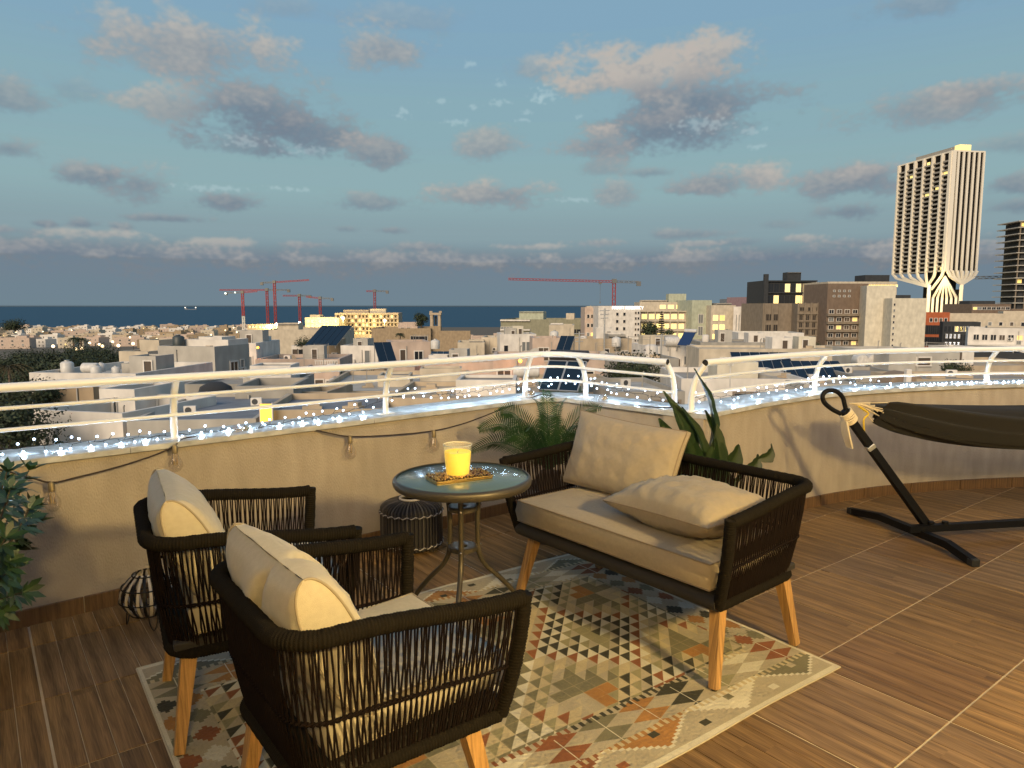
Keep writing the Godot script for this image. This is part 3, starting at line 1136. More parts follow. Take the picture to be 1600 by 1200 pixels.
# small fittings of a flat roof: air conditioners, vents, dishes, pipes
func clutter(t: Node3D, w: float, deep: float, top: float, lip: float, depth: float) -> void:
	if unit_mesh.is_empty():
		crng.seed = 41
		var m := ArrayMesh.new()
		var a := G.new()
		a.cbox(Vector3(0, 0.32, 0), Vector3(0.8, 0.58, 0.32), 0.02)
		a.add_to(m, wall_mat("white"))
		var f := G.new()
		f.tube(PackedVector3Array([Vector3(-0.1, 0.32, 0.161), Vector3(-0.1, 0.32, 0.168)]), 0.22, 14)
		f.add_to(m, paint("fan_dark", lin(0.05, 0.05, 0.05), 0.7))
		unit_mesh.append(["air_conditioner", m])
		var d := G.new()
		d.lathe([Vector2(0, 0.0), Vector2(0.2, 0.03), Vector2(0.36, 0.10), Vector2(0.40, 0.14), Vector2(0.38, 0.14), Vector2(0.2, 0.05), Vector2(0, 0.02)], 16)
		unit_mesh.append(["satellite_dish", d.mesh(wall_mat("palegrey"))])
		var v := G.new()
		v.bar(Vector3.ZERO, Vector3(0, 1.1, 0), 0.055, 8)
		v.bar(Vector3(0, 1.1, 0), Vector3(0.12, 1.22, 0), 0.055, 8)
		unit_mesh.append(["vent_pipe", v.mesh(wall_mat("grey"))])
		var p := G.new()
		p.box(Vector3(0, 0.12, 0), Vector3(1.2, 0.2, 0.7)); p.box(Vector3(0.1, 0.34, 0), Vector3(0.7, 0.25, 0.5))
		unit_mesh.append(["roof_hatch", p.mesh(wall_mat("sand"))])
		var s := G.new()
		s.bar(Vector3(-0.8, 0, 0), Vector3(-0.8, 1.7, 0), 0.03); s.bar(Vector3(0.8, 0, 0), Vector3(0.8, 1.7, 0), 0.03)
		s.bar(Vector3(-0.8, 1.65, 0), Vector3(0.8, 1.6, 0), 0.012); s.bar(Vector3(-0.8, 1.45, 0), Vector3(0.8, 1.42, 0), 0.012)
		unit_mesh.append(["washing_line", s.mesh(wall_mat("grey"))])
		var tk := G.new()
		tk.lathe([Vector2(0, 0), Vector2(0.45, 0), Vector2(0.48, 0.1), Vector2(0.48, 0.85), Vector2(0.3, 1.0), Vector2(0, 1.02)], 14)
		unit_mesh.append(["roof_tank", tk.mesh(wall_mat("white"))])
	for k in crng.randi_range(2, 4):
		var u: Array = unit_mesh[crng.randi() % unit_mesh.size()]
		if depth < 48:
			u = unit_mesh[[0, 2, 3][crng.randi() % 3]]
		var x := crng.randf_range(-0.40, 0.40) * w
		var z := -crng.randf_range(0.2, 0.85) * deep
		var b := Basis(Vector3.UP, crng.randf_range(-0.6, 0.6)).scaled(Vector3.ONE * (0.6 if depth < 48 else 1.0))
		var y := top - lip
		if u[0] == "satellite_dish":
			b = b * Basis(Vector3.RIGHT, 0.9)
			y += 0.6
		part(u[0], u[1], null, t, Transform3D(b, Vector3(x, y, z)))
	# small openings on the walls that the street does not see
	var face := "r" if t.position.x < 0 else "f"
	var run := deep if face == "r" else w
	if run > 3.0 and depth > 38:
		for k in crng.randi_range(1, 3):
			var u := crng.randf_range(0.12, 0.88)
			put_windows(t, w, deep, top, [[face, u - 0.02, u + 0.02, crng.randf_range(1.3, 2.6) + lip, 2.9, 1, 2 if depth < 90 else 1, crng.randf_range(0.6, 1.3), crng.randf_range(0.9, 1.5), "dark"]])
	# stair heads and roof rooms with a door
	if w > 5.0 and deep > 4.0:
		for k in crng.randi_range(1, 2):
			var hw := crng.randf_range(1.6, 2.8)
			var hh := crng.randf_range(1.1, 2.2) * clampf(depth / 70.0, 0.35, 1.0)
			var hd := minf(crng.randf_range(1.6, 2.6), deep * 0.4)
			var tone: String = ["white", "cream", "white", "palecream", "palegrey"][crng.randi() % 5]
			var hp := part("stair_head", shell(hw, hd, hh, 0.0, 0.12, 0.15), wall_mat(tone), t, Transform3D(Basis.IDENTITY, Vector3(crng.randf_range(-0.38, 0.38) * w, top - lip + 0.01, -deep * crng.randf_range(0.35, 0.55))))
			var rr := G.new()
			rr.box(Vector3(0, hh - 0.2, -hd / 2), Vector3(hw - 0.03, 0.12, hd - 0.03))
			part("roof", rr, wall_mat("roof"), hp)
			if hh > 1.2:
				part("door", window_mesh(0.7, hh * 0.75, "shutter"), null, hp, Transform3D(Basis.IDENTITY, Vector3(crng.randf_range(-0.3, 0.3) * hw, hh * 0.42, 0)))
	# a drain pipe down the front and one wall-hung unit
	var dp := G.new()
	dp.bar(Vector3(0, 0, 0), Vector3(0, -3.2, 0), 0.05, 6)
	part("drain_pipe", dp, wall_mat("palegrey"), t, Transform3D(Basis.IDENTITY, Vector3(crng.randf_range(-0.45, 0.45) * w, top - lip * 0.6, 0.07)))
	if crng.randf() < 0.6:
		part("air_conditioner", unit_mesh[0][1], null, t, Transform3D(Basis.IDENTITY, Vector3(crng.randf_range(-0.4, 0.4) * w, top - 2.4, 0.17)))


func town() -> void:
	# the land as one sheet that dips under the sea
	var g := G.new()
	var rings := [5.0, 30.0, 60.0, 120.0, 200.0, 300.0, 450.0, 600.0, 800.0, 1000.0, 1250.0, 1500.0, 1700.0, 1900.0]
	var spokes := 48
	for i in rings.size() - 1:
		for k in spokes:
			var q := []
			for c in [[i, k], [i, k + 1], [i + 1, k + 1], [i + 1, k]]:
				var a: float = TAU * c[1] / spokes
				var x: float = sin(a) * rings[c[0]]
				var z: float = -cos(a) * rings[c[0]]
				q.append(Vector3(x, ground_y(x, z), z))
			g.quad(q[0], q[1], q[2], q[3])
	setting("ground", g, masonry("earth", lin(0.13, 0.105, 0.07), 0.02))
	var s := G.new()
	s.quad(Vector3(-40000, -45.5, 40000), Vector3(40000, -45.5, 40000), Vector3(40000, -45.5, -40000), Vector3(-40000, -45.5, -40000))
	var sea := paint("sea_water", lin(0.030, 0.082, 0.130), 0.75)
	sea.metallic_specular = 0.22
	setting("sea", s, sea)
	buildings()
	far_rows()
	tower()
	cranes()
	roof_things()
	trees()


func buildings() -> void:
	# ---- left: the neighbours below the rail
	block("tank_roof_house", "low white house carrying several water tanks, left below the rail", "house", 39, 217, 583, 46, 9.5, -6, "white", [["f", 0.86, 0.97, 1.6, 3, 1, 1, 1.0, 1.3, "dark"]], {"roof": "palegrey", "lip": 0.5})
	block("stone_side_wall", "weathered block stone wall under the house with the water tanks", "wall", 62, 148, 602, 44.5, 0.5, -6, "stone", [], {"lip": 0.02})
	block("white_courtyard_house", "white house with two slit windows and a dark double window, below the rail at left", "house", 152, 212, 608, 31, 3.7, -8, "white", [["r", 0.35, 0.75, 1.0, 3, 1, 1, 1.2, 0.9, "dark"], ["f", 0.42, 0.50, 0.7, 1.0, 1, 2, 0.16, 0.7, "dark"]], {"roof": "brownroof", "lip": 0.3})
	block("white_terrace_block", "white house whose walled roof terrace lies nearest below the rail at left", "house", 38, 202, 643, 27, 5.5, -14, "white", [["f", 0.2, 0.3, 1.8, 3, 1, 1, 0.9, 1.2, "dark"]], {"roof": "roof", "lip": 0.8})
	block("tan_side_wall", "tan rendered wall beside the walled white roof terrace", "wall", 203, 256, 662, 27, 3.0, 24, "sand", [], {"lip": 0.05})
	block("flat_blue_roof", "flat grey house roof with a bluish coating, below the first rail post", "house", 205, 395, 656, 26, 9, 8, "palegrey", [], {"roof": "bluegrey", "lip": 0.25})
	block("grey_back_wall_house", "grey house with a bare back wall behind the bluish flat roof", "house", 287, 455, 600, 40, 6, 4, "grey", [["f", 0.1, 0.5, 1.9, 3, 2, 1, 1.3, 1.4, "grey"]], {"roof": "roof", "lip": 0.3})
	block("grey_balcony_block", "grey projecting balcony box above the yellow lit door", "house", 368, 457, 603, 34, 4, 5, "grey", [], {"low": 3.0, "roof": "roof", "lip": 0.7})
	block("cream_stepped_house", "cream stepped house with a small dark window left of the big grey block", "house", 183, 233, 549, 72, 9, -10, "cream", [["f", 0.6, 0.9, 1.2, 3, 1, 1, 1.1, 1.6, "dark"]], {"hut": [[0.45, 2.3, 1.9, 3.0, "cream", 0.3]]})
	block("big_grey_block", "large plain greige block with two window bays, rising above the rail at left", "building", 240, 340, 541, 62, 5, -14, "palegrey", [["f", 0.30, 0.55, 3.4, 3, 1, 1, 2.0, 1.3, "grey"]], {"roof": "roof", "lip": 0.5, "hut": [[0.6, 4.5, 1.0, 3.0, "white", 0.4]]})
	block("white_upper_house", "white house with a dark doorway right behind the big greige block", "house", 322, 400, 536, 78, 8, 0, "white", [["f", 0.70, 0.86, 2.5, 3, 1, 1, 1.6, 2.2, "dark"]], {})
	# ---- centre left
	block("cream_flat_house", "wide cream flat-roofed house in front of the lit hotel site", "house", 414, 532, 515, 165, 20, 4, "cream", [["f", 0.28, 0.32, 10, 3, 1, 1, 1.8, 2.4, "dark"]], {"hut": [[0.2, 5, 2.2, 5, "cream", 0.4]]})
	block("roof_pavilion", "glazed roof pavilion with a dark planted top, left of the stone stair tower", "house", 455, 492, 540, 105, 6, 0, "white", [["f", 0.04, 0.96, 1.4, 3, 4, 1, 0.9, 1.9, "dark"]], {"roof": "dark"})
	block("stone_stair_tower", "tan stone stair tower under the tilted solar array", "building", 497, 531, 531, 100, 6, 6, "stone", [], {})
	block("white_cube_house", "white cubic house with one dark door, right of the stone stair tower", "house", 531, 591, 540, 92, 6, -8, "white", [["f", 0.66, 0.78, 1.7, 3, 1, 1, 0.85, 2.3, "dark"]], {"roof": "dark", "hut": [[0.5, 3.6, 0.5, 3, "dark", 0.1]]})
	block("pink_cube_house", "pink cubic house with a door and a shuttered window above the rail", "house", 610, 671, 534, 88, 6, 14, "pink", [["f", 0.24, 0.4, 2.0, 3, 1, 1, 0.8, 2.2, "dark"], ["f", 0.62, 0.8, 1.8, 3, 1, 1, 1.2, 1.4, "dark"]], {})
	block("pink_long_house", "long pink house with a balustrade along its roof edge", "house", 400, 530, 561, 76, 8, 3, "pink", [["f", 0.42, 0.55, 3.0, 3, 2, 1, 0.9, 1.3, "dark"], ["f", 0.74, 0.9, 3.2, 3, 1, 1, 1.4, 1.6, "dark"]], {"lip": 0.4})
	block("pink_lower_house", "pinkish house with a brown double door and a wide window, below the top rail", "house", 455, 530, 579, 56, 6, 2, "pink", [["f", 0.02, 0.28, 1.9, 3, 1, 1, 1.3, 2.6, "shutter"], ["f", 0.5, 0.66, 1.6, 3, 1, 1, 0.8, 1.9, "dark"], ["f", 0.80, 0.99, 1.4, 3, 1, 1, 1.5, 1.4, "dark"]], {})
	block("stone_block_house", "tan stone house wall beside the roof shrub, below the top rail", "house", 566, 600, 577, 60, 5, 0, "stone", [], {})
	block("pink_window_house", "pale pink house with three narrow windows left of the rail post", "house", 598, 648, 573, 62, 6, -5, "pink", [["f", 0.02, 0.9, 2.1, 3, 4, 1, 0.65, 1.5, "dark"]], {})
	block("pink_lamp_house", "pink house with an orange wall light, below the top rail before the corner", "house", 648, 782, 566, 64, 7, -4, "pink", [["f", 0.09, 0.22, 1.9, 3, 1, 1, 1.6, 1.3, "grey"], ["f", 0.34, 0.42, 2.4, 3, 1, 1, 0.8, 1.2, "dark"], ["f", 0.8, 0.9, 1.9, 3, 1, 1, 1.2, 1.6, "dark"]], {})
	block("beige_flat_roof", "wide beige flat roof with a grey coating, below the second rail bar", "house", 487, 735, 611, 40, 13, 4, "sand", [["f", 0.05, 0.2, 1.5, 3, 1, 1, 1.2, 1.0, "dark"]], {"roof": "palegrey", "lip": 0.3})
	block("red_stair_house", "dark red open stair house left of the beige flat roof", "house", 452, 512, 612, 36, 4, -6, "sand", [["f", 0.45, 0.98, 1.6, 3, 1, 1, 1.0, 2.4, "shutter"]], {"roof": "roof"})
	block("near_beige_wall_house", "beige house with a pale roof edge nearest below the lights in the middle", "house", 410, 600, 640, 25, 5, 6, "sand", [], {"roof": "bluegrey", "lip": 0.25})
	block("near_cream_wall_house", "cream house with a plain parapet nearest below the lights, left of the corner posts", "house", 600, 842, 622, 27, 6, -2, "sand", [], {"roof": "sand", "lip": 0.2})
	# ---- promenade church and hotel site
	block("arched_villa", "brown stone villa with a dark arch and palms, before the bell tower", "house", 580, 673, 513, 330, 30, 0, "stone", [["f", 0.66, 0.94, 7.0, 3, 1, 1, 8, 7, "dark"]], {})
	block("villa_upper_floor", "small pale upper storey with two windows on the arched villa", "house", 622, 652, 504, 345, 12, 0, "pink", [["f", 0.05, 0.7, 3.6, 3, 2, 1, 1.6, 2.6, "dark"]], {})
	block("brown_garden_wall", "long brown stone wall right of the bell tower", "wall", 686, 735, 517, 330, 2, 0, "stone", [], {"lip": 0.05})
	bell_tower()
	block("lit_site_hotel", "large yellow-lit unfinished hotel with cranes on the headland", "hotel", 524, 622, 489, 620, 40, 4, "sand", [["f", 0.02, 0.98, 3.0, 3.6, 17, 5, 1.7, 2.2, "hole", 0.35]], {"hut": [[0.3, 22, 3.5, 12, "sand", 0.3], [0.65, 14, 4.5, 10, "cream", 0.3]], "band": [[1.2, 3.6, 5, 0.4, 1.4, "cream", 0.0, 1.0]]})
	block("lit_arcade_hotel", "yellow-lit arcaded hotel left of the unfinished one on the headland", "hotel", 476, 530, 496, 600, 30, -4, "cream", [["f", 0.04, 0.96, 3.2, 4.0, 8, 3, 2.0, 2.4, "dim", 0.6]], {"hut": [[0.15, 9, 3, 9, "cream", 0.4]]})
	block("lit_low_block", "low yellow-lit block right of the first crane mast", "building", 386, 420, 507, 560, 20, 0, "sand", [["f", 0.04, 0.96, 2.0, 3.2, 6, 3, 1.4, 1.8, "dim", 0.4]], {})
	# ---- centre right
	block("olive_long_building", "long olive office building that hides the shore, centre", "building", 782, 937, 499, 255, 30, -10, "olive", [["f", 0.0, 0.18, 3.6, 3.6, 3, 3, 2.2, 1.8, "grey"], ["f", 0.62, 0.98, 4.4, 3.5, 5, 3, 2.4, 1.8, "black", 0.12]], {"hut": [[0.28, 9, 3.6, 9, "palegreen", 0.25], [0.68, 3, 3, 4, "cream", 0.25]], "band": [[0.4, 3.4, 2, 0.5, 0.8, "white", 0.0, 0.3]]})
	hotel_with_sign()
	block("yellow_lit_flats", "brightly yellow-lit block of flats with balconies behind the tall pine", "building", 1000, 1083, 486, 238, 20, -3, "cream", [["f", 0.02, 0.98, 1.9, 3.2, 7, 4, 2.0, 2.0, "lit"]], {"band": [[0.1, 3.2, 5, 0.35, 1.0, "cream", 0.0, 1.0], [3.1, 3.2, 4, 0.9, 0.9, "cream", 0.0, 0.99]], "pier": [[8, 0.35, 0.7, "cream", 0.0, 1.0, 14.0]]})
	block("cream_upper_flats", "set-back cream upper storeys with plants above the yellow-lit flats", "building", 1000, 1098, 472, 246, 16, -3, "cream", [["f", 0.3, 0.95, 1.6, 3.0, 5, 1, 2.2, 1.5, "lit"]], {"hut": [[0.62, 6, 3.8, 6, "palegreen", 0.2], [0.25, 9, 1.6, 5, "cream", 0.2]]})
	block("pale_green_block", "tall pale green blank block right of the yellow-lit flats", "building", 1081, 1113, 469, 232, 16, 6, "palegreen", [["f", 0.3, 0.62, 6.0, 4, 1, 2, 1.7, 3.0, "grey"]], {})
	block("cream_window_block", "cream block with yellow-lit windows above the cypress", "building", 1111, 1150, 477, 228, 14, 4, "cream", [["f", 0.05, 0.6, 4.0, 3.0, 2, 4, 1.9, 2.0, "dim", 0.65]], {"hut": [[0.65, 5, 1.6, 5, "grey", 0.2]]})
	block("white_plain_block", "white plain tall block with faint upright ribs, right of the cream one", "building", 1148, 1172, 479, 222, 12, -24, "white", [["f", 0.1, 0.9, 5.0, 3.0, 5, 1, 0.3, 5.0, "grey"]], {})
	block("dark_blue_far_block", "dark bluish glass block far behind the white plain block", "building", 1140, 1172, 467, 420, 20, 0, "bluegrey", [["f", 0.02, 0.98, 2.0, 3.4, 7, 3, 1.5, 2.0, "black", 0.1]], {})
	block("lilac_block", "narrow lilac block left of the dark glass offices", "building", 1169, 1193, 464, 330, 20, 12, "lilac", [["f", 0.66, 0.96, 3.0, 4.0, 1, 4, 2.0, 2.6, "dark"]], {})
	block("terracotta_stepped_flats", "terracotta and cream stepped balconies below the lilac block", "building", 1169, 1200, 492, 236, 14, 8, "sand", [["f", 0.05, 0.95, 2.0, 3.0, 3, 4, 1.8, 1.5, "shutter"]], {"band": [[0.6, 3.0, 4, 0.8, 1.2, "orange", 0.0, 0.7]]})
	dark_offices()
	block("bare_concrete_wing", "bare grey-brown concrete wing under construction, left of the grid frame", "building", 1192, 1250, 474, 205, 16, 4, "concrete", [["f", 0.05, 0.42, 4.0, 3.0, 3, 4, 1.4, 2.0, "bare"]], {"pier": [[3, 0.5, 0.3, "concrete", 0.05, 0.45, 12]]})
	block("concrete_grid_frame", "unfinished concrete frame with a grid of dark openings", "building", 1247, 1299, 474, 200, 16, -4, "concrete", [["f", 0.02, 0.98, 4.0, 2.05, 5, 5, 1.1, 1.6, "hole"], ["f", 0.02, 0.98, 1.6, 2.05, 4, 1, 1.5, 1.2, "hole"]], {"pier": [[6, 0.4, 0.35, "concrete", 0.02, 0.98, 13]], "band": [[2.9, 2.05, 6, 0.3, 0.5, "concrete", 0.0, 1.0]]})
	block("brown_balcony_flats", "tall brown block of flats with cream balconies", "building", 1293, 1358, 443, 195, 14, 3, "brown", [["f", 0.02, 0.8, 7.6, 2.15, 4, 6, 1.5, 1.2, "dark", 0.06], ["f", 0.84, 0.99, 4.0, 2.1, 1, 8, 1.2, 1.1, "dark"], ["f", 0.1, 0.6, 2.0, 1.4, 4, 2, 0.7, 0.6, "grey"]], {"band": [[8.5, 2.15, 5, 0.7, 0.9, "concrete", 0.0, 0.8], [4.8, 2.1, 7, 0.65, 0.8, "concrete", 0.83, 1.0]]})
	block("yellow_lit_terrace_building", "long building with a yellow-lit top edge behind the brown flats", "building", 1294, 1402, 440, 262, 26, 0, "cream", [["f", 0.3, 1.0, 1.5, 3, 14, 1, 1.9, 1.0, "lit"]], {"hut": [[0.76, 9, 3.4, 8, "dark", 0.1]], "roof": "roof"})
	block("tall_cream_slab", "tall cream blank slab right of the brown flats", "building", 1357, 1398, 446, 188, 14, -12, "palecream", [], {})
	block("tall_cream_slab", "wider cream blank slab with a column of tiny windows on its left edge", "building", 1396, 1447, 466, 182, 14, -6, "palecream", [["f", 0.02, 0.12, 1.6, 1.5, 1, 8, 0.5, 0.7, "dark"]], {"hut": [[0.45, 6, 1.8, 4, "dark", 0.4]]})
	block("low_white_roof_house", "low white house with a planted roof and small windows, before the concrete frame", "house", 1155, 1255, 520, 150, 10, -4, "white", [["f", 0.06, 0.95, 1.6, 3, 7, 1, 0.9, 1.2, "grey", 0.15]], {"roof": "turf"})
	block("orange_shop_building", "orange-red building with a dark front, below the ribbed tower", "building", 1448, 1480, 488, 205, 6, -24, "orange", [["f", 0.2, 0.95, 2.2, 3, 4, 1, 0.9, 1.2, "dark"], ["f", 0.0, 0.75, 5.0, 3.4, 3, 3, 2.2, 2.6, "black", 0.05]], {})
	block("night_lit_glass_shop", "dark glass building with scattered white lit panes, below the ribbed tower", "building", 1480, 1526, 503, 178, 6, -24, "dark", [["f", 0.02, 0.98, 1.8, 2.1, 9, 4, 0.75, 1.5, "black", 0.0], ["f", 0.3, 0.98, 1.75, 2.1, 5, 1, 0.9, 1.4, "lit"], ["f", 0.06, 0.5, 3.6, 2.0, 4, 2, 0.55, 1.1, "white_lit"]], {})
	block("cream_terrace_house", "cream terraced house with a long flat roof at the right edge", "house", 1484, 1640, 490, 200, 8, -22, "cream", [["f", 0.3, 0.9, 3.0, 3, 7, 1, 1.0, 1.4, "dark"]], {"hut": [[0.7, 10, 1.6, 6, "cream", 0.1]]})
	block("white_arched_house", "white house with square windows and one arched opening at the right edge", "house", 1536, 1660, 513, 132, 8, -30, "white", [["f", 0.04, 0.6, 1.8, 3, 7, 1, 1.1, 1.2, "dark"]], {"hut": [[0.36, 6, 1.2, 5, "cream", 0.2]], "band": [[3.2, 3, 1, 0.25, 0.9, "white", 0.0, 1.0]]})
	block("brown_podium", "brown flat podium between the ribbed tower and the slab tower", "building", 1519, 1580, 475, 330, 22, 0, "brown", [["f", 0.02, 0.98, 2.0, 3, 8, 2, 2.0, 1.4, "dark"]], {"hut": [[0.5, 12, 2.4, 8, "dark", 0.3]]})
	# ---- middle distance, centre
	block("cream_roof_cluster", "cream low house with a metal rail, left of the white window house", "house", 715, 757, 535, 120, 8, 3, "cream", [], {"hut": [[0.7, 2.6, 1.2, 3, "cream", 0.3]]})
	block("cream_step_house", "cream stepped house between the railed one and the white window house", "house", 752, 785, 527, 125, 8, -3, "cream", [["f", 0.5, 0.8, 2.4, 3, 1, 1, 1.2, 0.9, "dark"]], {})
	block("white_window_house", "white house with one small dark window and a glazed porch, centre", "house", 781, 838, 522, 118, 8, 5, "white", [["f", 0.08, 0.26, 2.4, 3, 1, 1, 0.9, 1.2, "dark"], ["f", 0.6, 0.95, 2.2, 3, 3, 1, 0.7, 1.9, "grey"]], {})
	block("dark_canopy_house", "peach house with a dark opening under a grey canopy, centre", "house", 832, 880, 528, 100, 7, 2, "pink", [["f", 0.22, 0.5, 2.3, 3, 1, 1, 1.6, 2.0, "dark"]], {"roof": "bluegrey"})
	block("cream_balcony_house", "tall cream house with a dark triple window, above the tilted solar panel", "house", 858, 897, 508, 142, 10, -5, "cream", [["f", 0.5, 0.8, 3.0, 3, 2, 1, 1.1, 1.5, "dark"]], {"hut": [[0.3, 2.5, 1.2, 3, "white", 0.2]]})
	block("tan_antenna_house", "tan house cluttered with antenna poles and a dark window", "house", 898, 988, 529, 96, 8, 4, "sand", [["f", 0.5, 0.62, 2.0, 3, 1, 1, 0.8, 1.3, "dark"], ["f", 0.8, 0.95, 2.2, 3, 1, 1, 1.1, 1.2, "shutter"]], {"hut": [[0.78, 2.4, 1.4, 3, "grey", 0.2]]})
	block("grey_shed_row", "row of grey-roofed sheds before the white hotel", "shed", 985, 1022, 541, 108, 8, 0, "grey", [], {"roof": "bluegrey"})
	block("white_heater_house", "white house carrying a blue solar water heater, behind the gap in the railing", "house", 1015, 1102, 541, 84, 8, 6, "white", [["f", 0.60, 0.82, 1.7, 1.9, 1, 2, 1.3, 1.2, "grey"]], {"lip": 0.4})
	block("grey_flat_roof_row", "long grey flat-roofed row with a cream lower wall, above the curved rail", "house", 1096, 1248, 535, 92, 9, -4, "grey", [], {"roof": "roof", "lip": 0.3})
	block("cream_low_wall_house", "cream low house with a cracked parapet, above the curved rail", "house", 1094, 1330, 545, 74, 7, -3, "cream", [], {"roof": "cream", "lip": 0.25})
	block("peach_wall_house", "peach house with a dark window between the corner posts and the bush", "house", 905, 964, 556, 58, 6, 6, "pink", [["f", 0.2, 0.36, 1.6, 3, 1, 1, 0.8, 0.8, "dark"]], {})
	block("turf_roof_house", "low house with a green turf roof under the leaning solar panels", "house", 850, 1002, 613, 33, 9, 6, "sand", [], {"roof": "turf", "lip": 0.25})
	block("tank_wall_house", "peach house with a cylinder boiler before it, left of the corner posts", "house", 770, 850, 556, 50, 5, 0, "pink", [["f", 0.1, 0.34, 1.4, 3, 1, 1, 1.1, 0.9, "shutter"]], {})
	block("grey_wall_house", "grey house with brackets on its wall, seen through the gap in the railing", "house", 977, 1062, 560, 48, 6, 6, "grey", [["f", 0.7, 0.95, 2.0, 3, 1, 1, 0.9, 0.8, "dark"]], {"lip": 0.3})
	block("near_grey_low_house", "low grey house with a dark gate right below the gap in the railing", "house", 952, 1072, 612, 30, 6, 6, "grey", [["f", 0.1, 0.95, 0.7, 1, 3, 1, 0.9, 0.7, "hole"]], {"roof": "palegrey", "lip": 0.2})
	block("white_pillar_house", "white house with two wide dark garage openings below the curved rail", "house", 1066, 1262, 592, 36, 7, -3, "white", [["f", 0.40, 0.66, 1.3, 3, 1, 1, 1.6, 1.3, "hole"], ["f", 0.70, 0.93, 2.0, 3, 1, 1, 1.5, 0.9, "dark"]], {"roof": "roof", "lip": 0.3})
	block("pale_box_house", "pale boxy house right behind the curved parapet, under the long blue awning", "house", 1255, 1345, 600, 34, 6, 4, "palegrey", [], {"lip": 0.2})
	block("round_wall_house", "grey house with a brown rounded wall, below the curved rail", "house", 1340, 1436, 588, 36, 6, -5, "grey", [["f", 0.78, 0.9, 0.9, 3, 1, 1, 0.5, 1.6, "shutter"]], {"roof": "roof", "lip": 0.2})
	block("white_vent_house", "white house with a small vent window and a green door, right below the rail", "house", 1388, 1502, 551, 44, 7, 3, "palegrey", [["f", 0.42, 0.55, 0.55, 3, 1, 1, 1.0, 0.6, "dark"], ["f", 0.62, 0.86, 2.1, 3, 2, 1, 0.55, 1.6, "grey"]], {"roof": "roof", "lip": 0.2})
	block("tan_courtyard_house", "tan house with a dark doorway at the far right below the rail", "house", 1496, 1680, 571, 50, 8, 4, "sand", [["f", 0.18, 0.28, 1.2, 3, 1, 1, 0.8, 1.7, "dark"], ["f", 0.52, 0.62, 0.9, 3, 1, 1, 0.9, 0.8, "dark"]], {"roof": "sand", "lip": 0.3})
	block("beige_long_parapet", "long beige parapet wall nearest below the curved rail at right", "wall", 1430, 1680, 592, 33, 4, 2, "sand", [], {"low": 9.0, "roof": "roof", "lip": 0.2})
	block("dark_shop_canopy", "dark recessed shop front with a yellow light and hanging signs, below the rail at right", "building", 1504, 1590, 551, 70, 4, -24, "dark", [["f", 0.02, 0.06, 1.0, 3, 1, 1, 0.6, 1.8, "lit"], ["f", 0.3, 0.8, 0.9, 3, 3, 1, 1.0, 0.6, "grey"]], {})
	slab_tower()


func bell_tower() -> void:
	var p := at(681, 510, 335)
	var base := ground_y(p.x, p.z) - 2
	var t := thing("bell_tower", "square stone bell tower with an open belfry against the sea", "tower", Vector3(p.x, base, p.z))
	var top := at(681, 486, 335).y - base
	var g := G.new()
	g.box(Vector3(0, (top - 7) / 2, 0), Vector3(5.0, top - 7, 5.0))
	part("wall", g, wall_mat("stone"), t)
	var b := G.new()
	for x in [-1, 1]:
		for z in [-1, 1]:
			b.box(Vector3(x * 1.8, top - 4.4, z * 1.8), Vector3(1.2, 5.2, 1.2))
	b.box(Vector3(0, top - 1.3, 0), Vector3(5.4, 1.0, 5.4))
	for x in [-1, 1]:
		for z in [-1, 1]:
			b.box(Vector3(x * 2.2, top - 0.4, z * 2.2), Vector3(0.8, 0.8, 0.8))
	part("belfry", b, wall_mat("sand"), t)
	var c := G.new()
	c.box(Vector3(0, top - 4.4, 0), Vector3(0.9, 4.0, 0.9))
	part("bell_frame", c, wall_mat("dark"), t)


func hotel_with_sign() -> void:
	var t := block("white_corner_hotel", "white hotel with lettering along its roof edge and two columns of windows", "hotel", 935, 1001, 478, 226, 22, 3, "white", [["f", 0.36, 0.54, 2.6, 2.3, 1, 5, 1.0, 1.2, "dark"], ["f", 0.54, 0.70, 2.6, 2.3, 1, 5, 1.0, 1.2, "dark"], ["f", 0.86, 0.99, 2.2, 1.75, 2, 7, 0.7, 0.9, "dark"]], {"lip": 0.5})
	var top := at(968, 478, 226).y - t.position.y
	var tm := TextMesh.new()
	tm.text = "HYATT REGENCY"
	var f := SystemFont.new()
	f.font_names = PackedStringArray(["Droid Sans"])
	tm.font = f
	tm.font_size = 64
	tm.pixel_size = 0.0215
	tm.depth = 0.2
	part("lettering_sign", tm, glow("sign_white", Color(1, 1, 1), 1.1), t, Transform3D(Basis.IDENTITY, Vector3(2.6, top - 0.6, 0.25)))
	block("pink_low_wing", "pinkish lower wing with roof plants, left of the white hotel", "building", 914, 937, 480, 236, 14, 0, "pink", [["f", 0.1, 0.9, 3.0, 3, 3, 3, 1.0, 1.4, "dark"]], {"hut": [[0.6, 4, 1.2, 4, "cream", 0.2]]})


func dark_offices() -> void:
	var t := block("dark_glass_offices", "dark framed glass offices with yellow-lit floors, under construction behind the concrete wing", "building", 1196, 1276, 438, 285, 22, 0, "dark", [["f", 0.06, 0.92, 3.2, 4.6, 8, 6, 2.1, 3.8, "black", 0.4]], {"hut": [[0.6, 5.5, 4.2, 5, "dark", 0.1]], "band": [[0.3, 4.6, 6, 0.5, 1.0, "dark", 0.0, 1.0]]})
	var top := at(1236, 438, 285).y - t.position.y
	var g := G.new()
	g.box(Vector3(-10.2, top / 2 + 1.2, 0.6), Vector3(1.6, top + 2.4, 1.6))
	part("side_fin", g, wall_mat("dark"), t)
	block("lit_stair_block", "narrow stair block with two tall white-yellow lit windows beside the dark offices", "building", 1275, 1296, 441, 280, 12, 0, "cream", [["f", 0.05, 0.62, 3.6, 4.6, 1, 2, 3.0, 3.6, "lit"]], {})


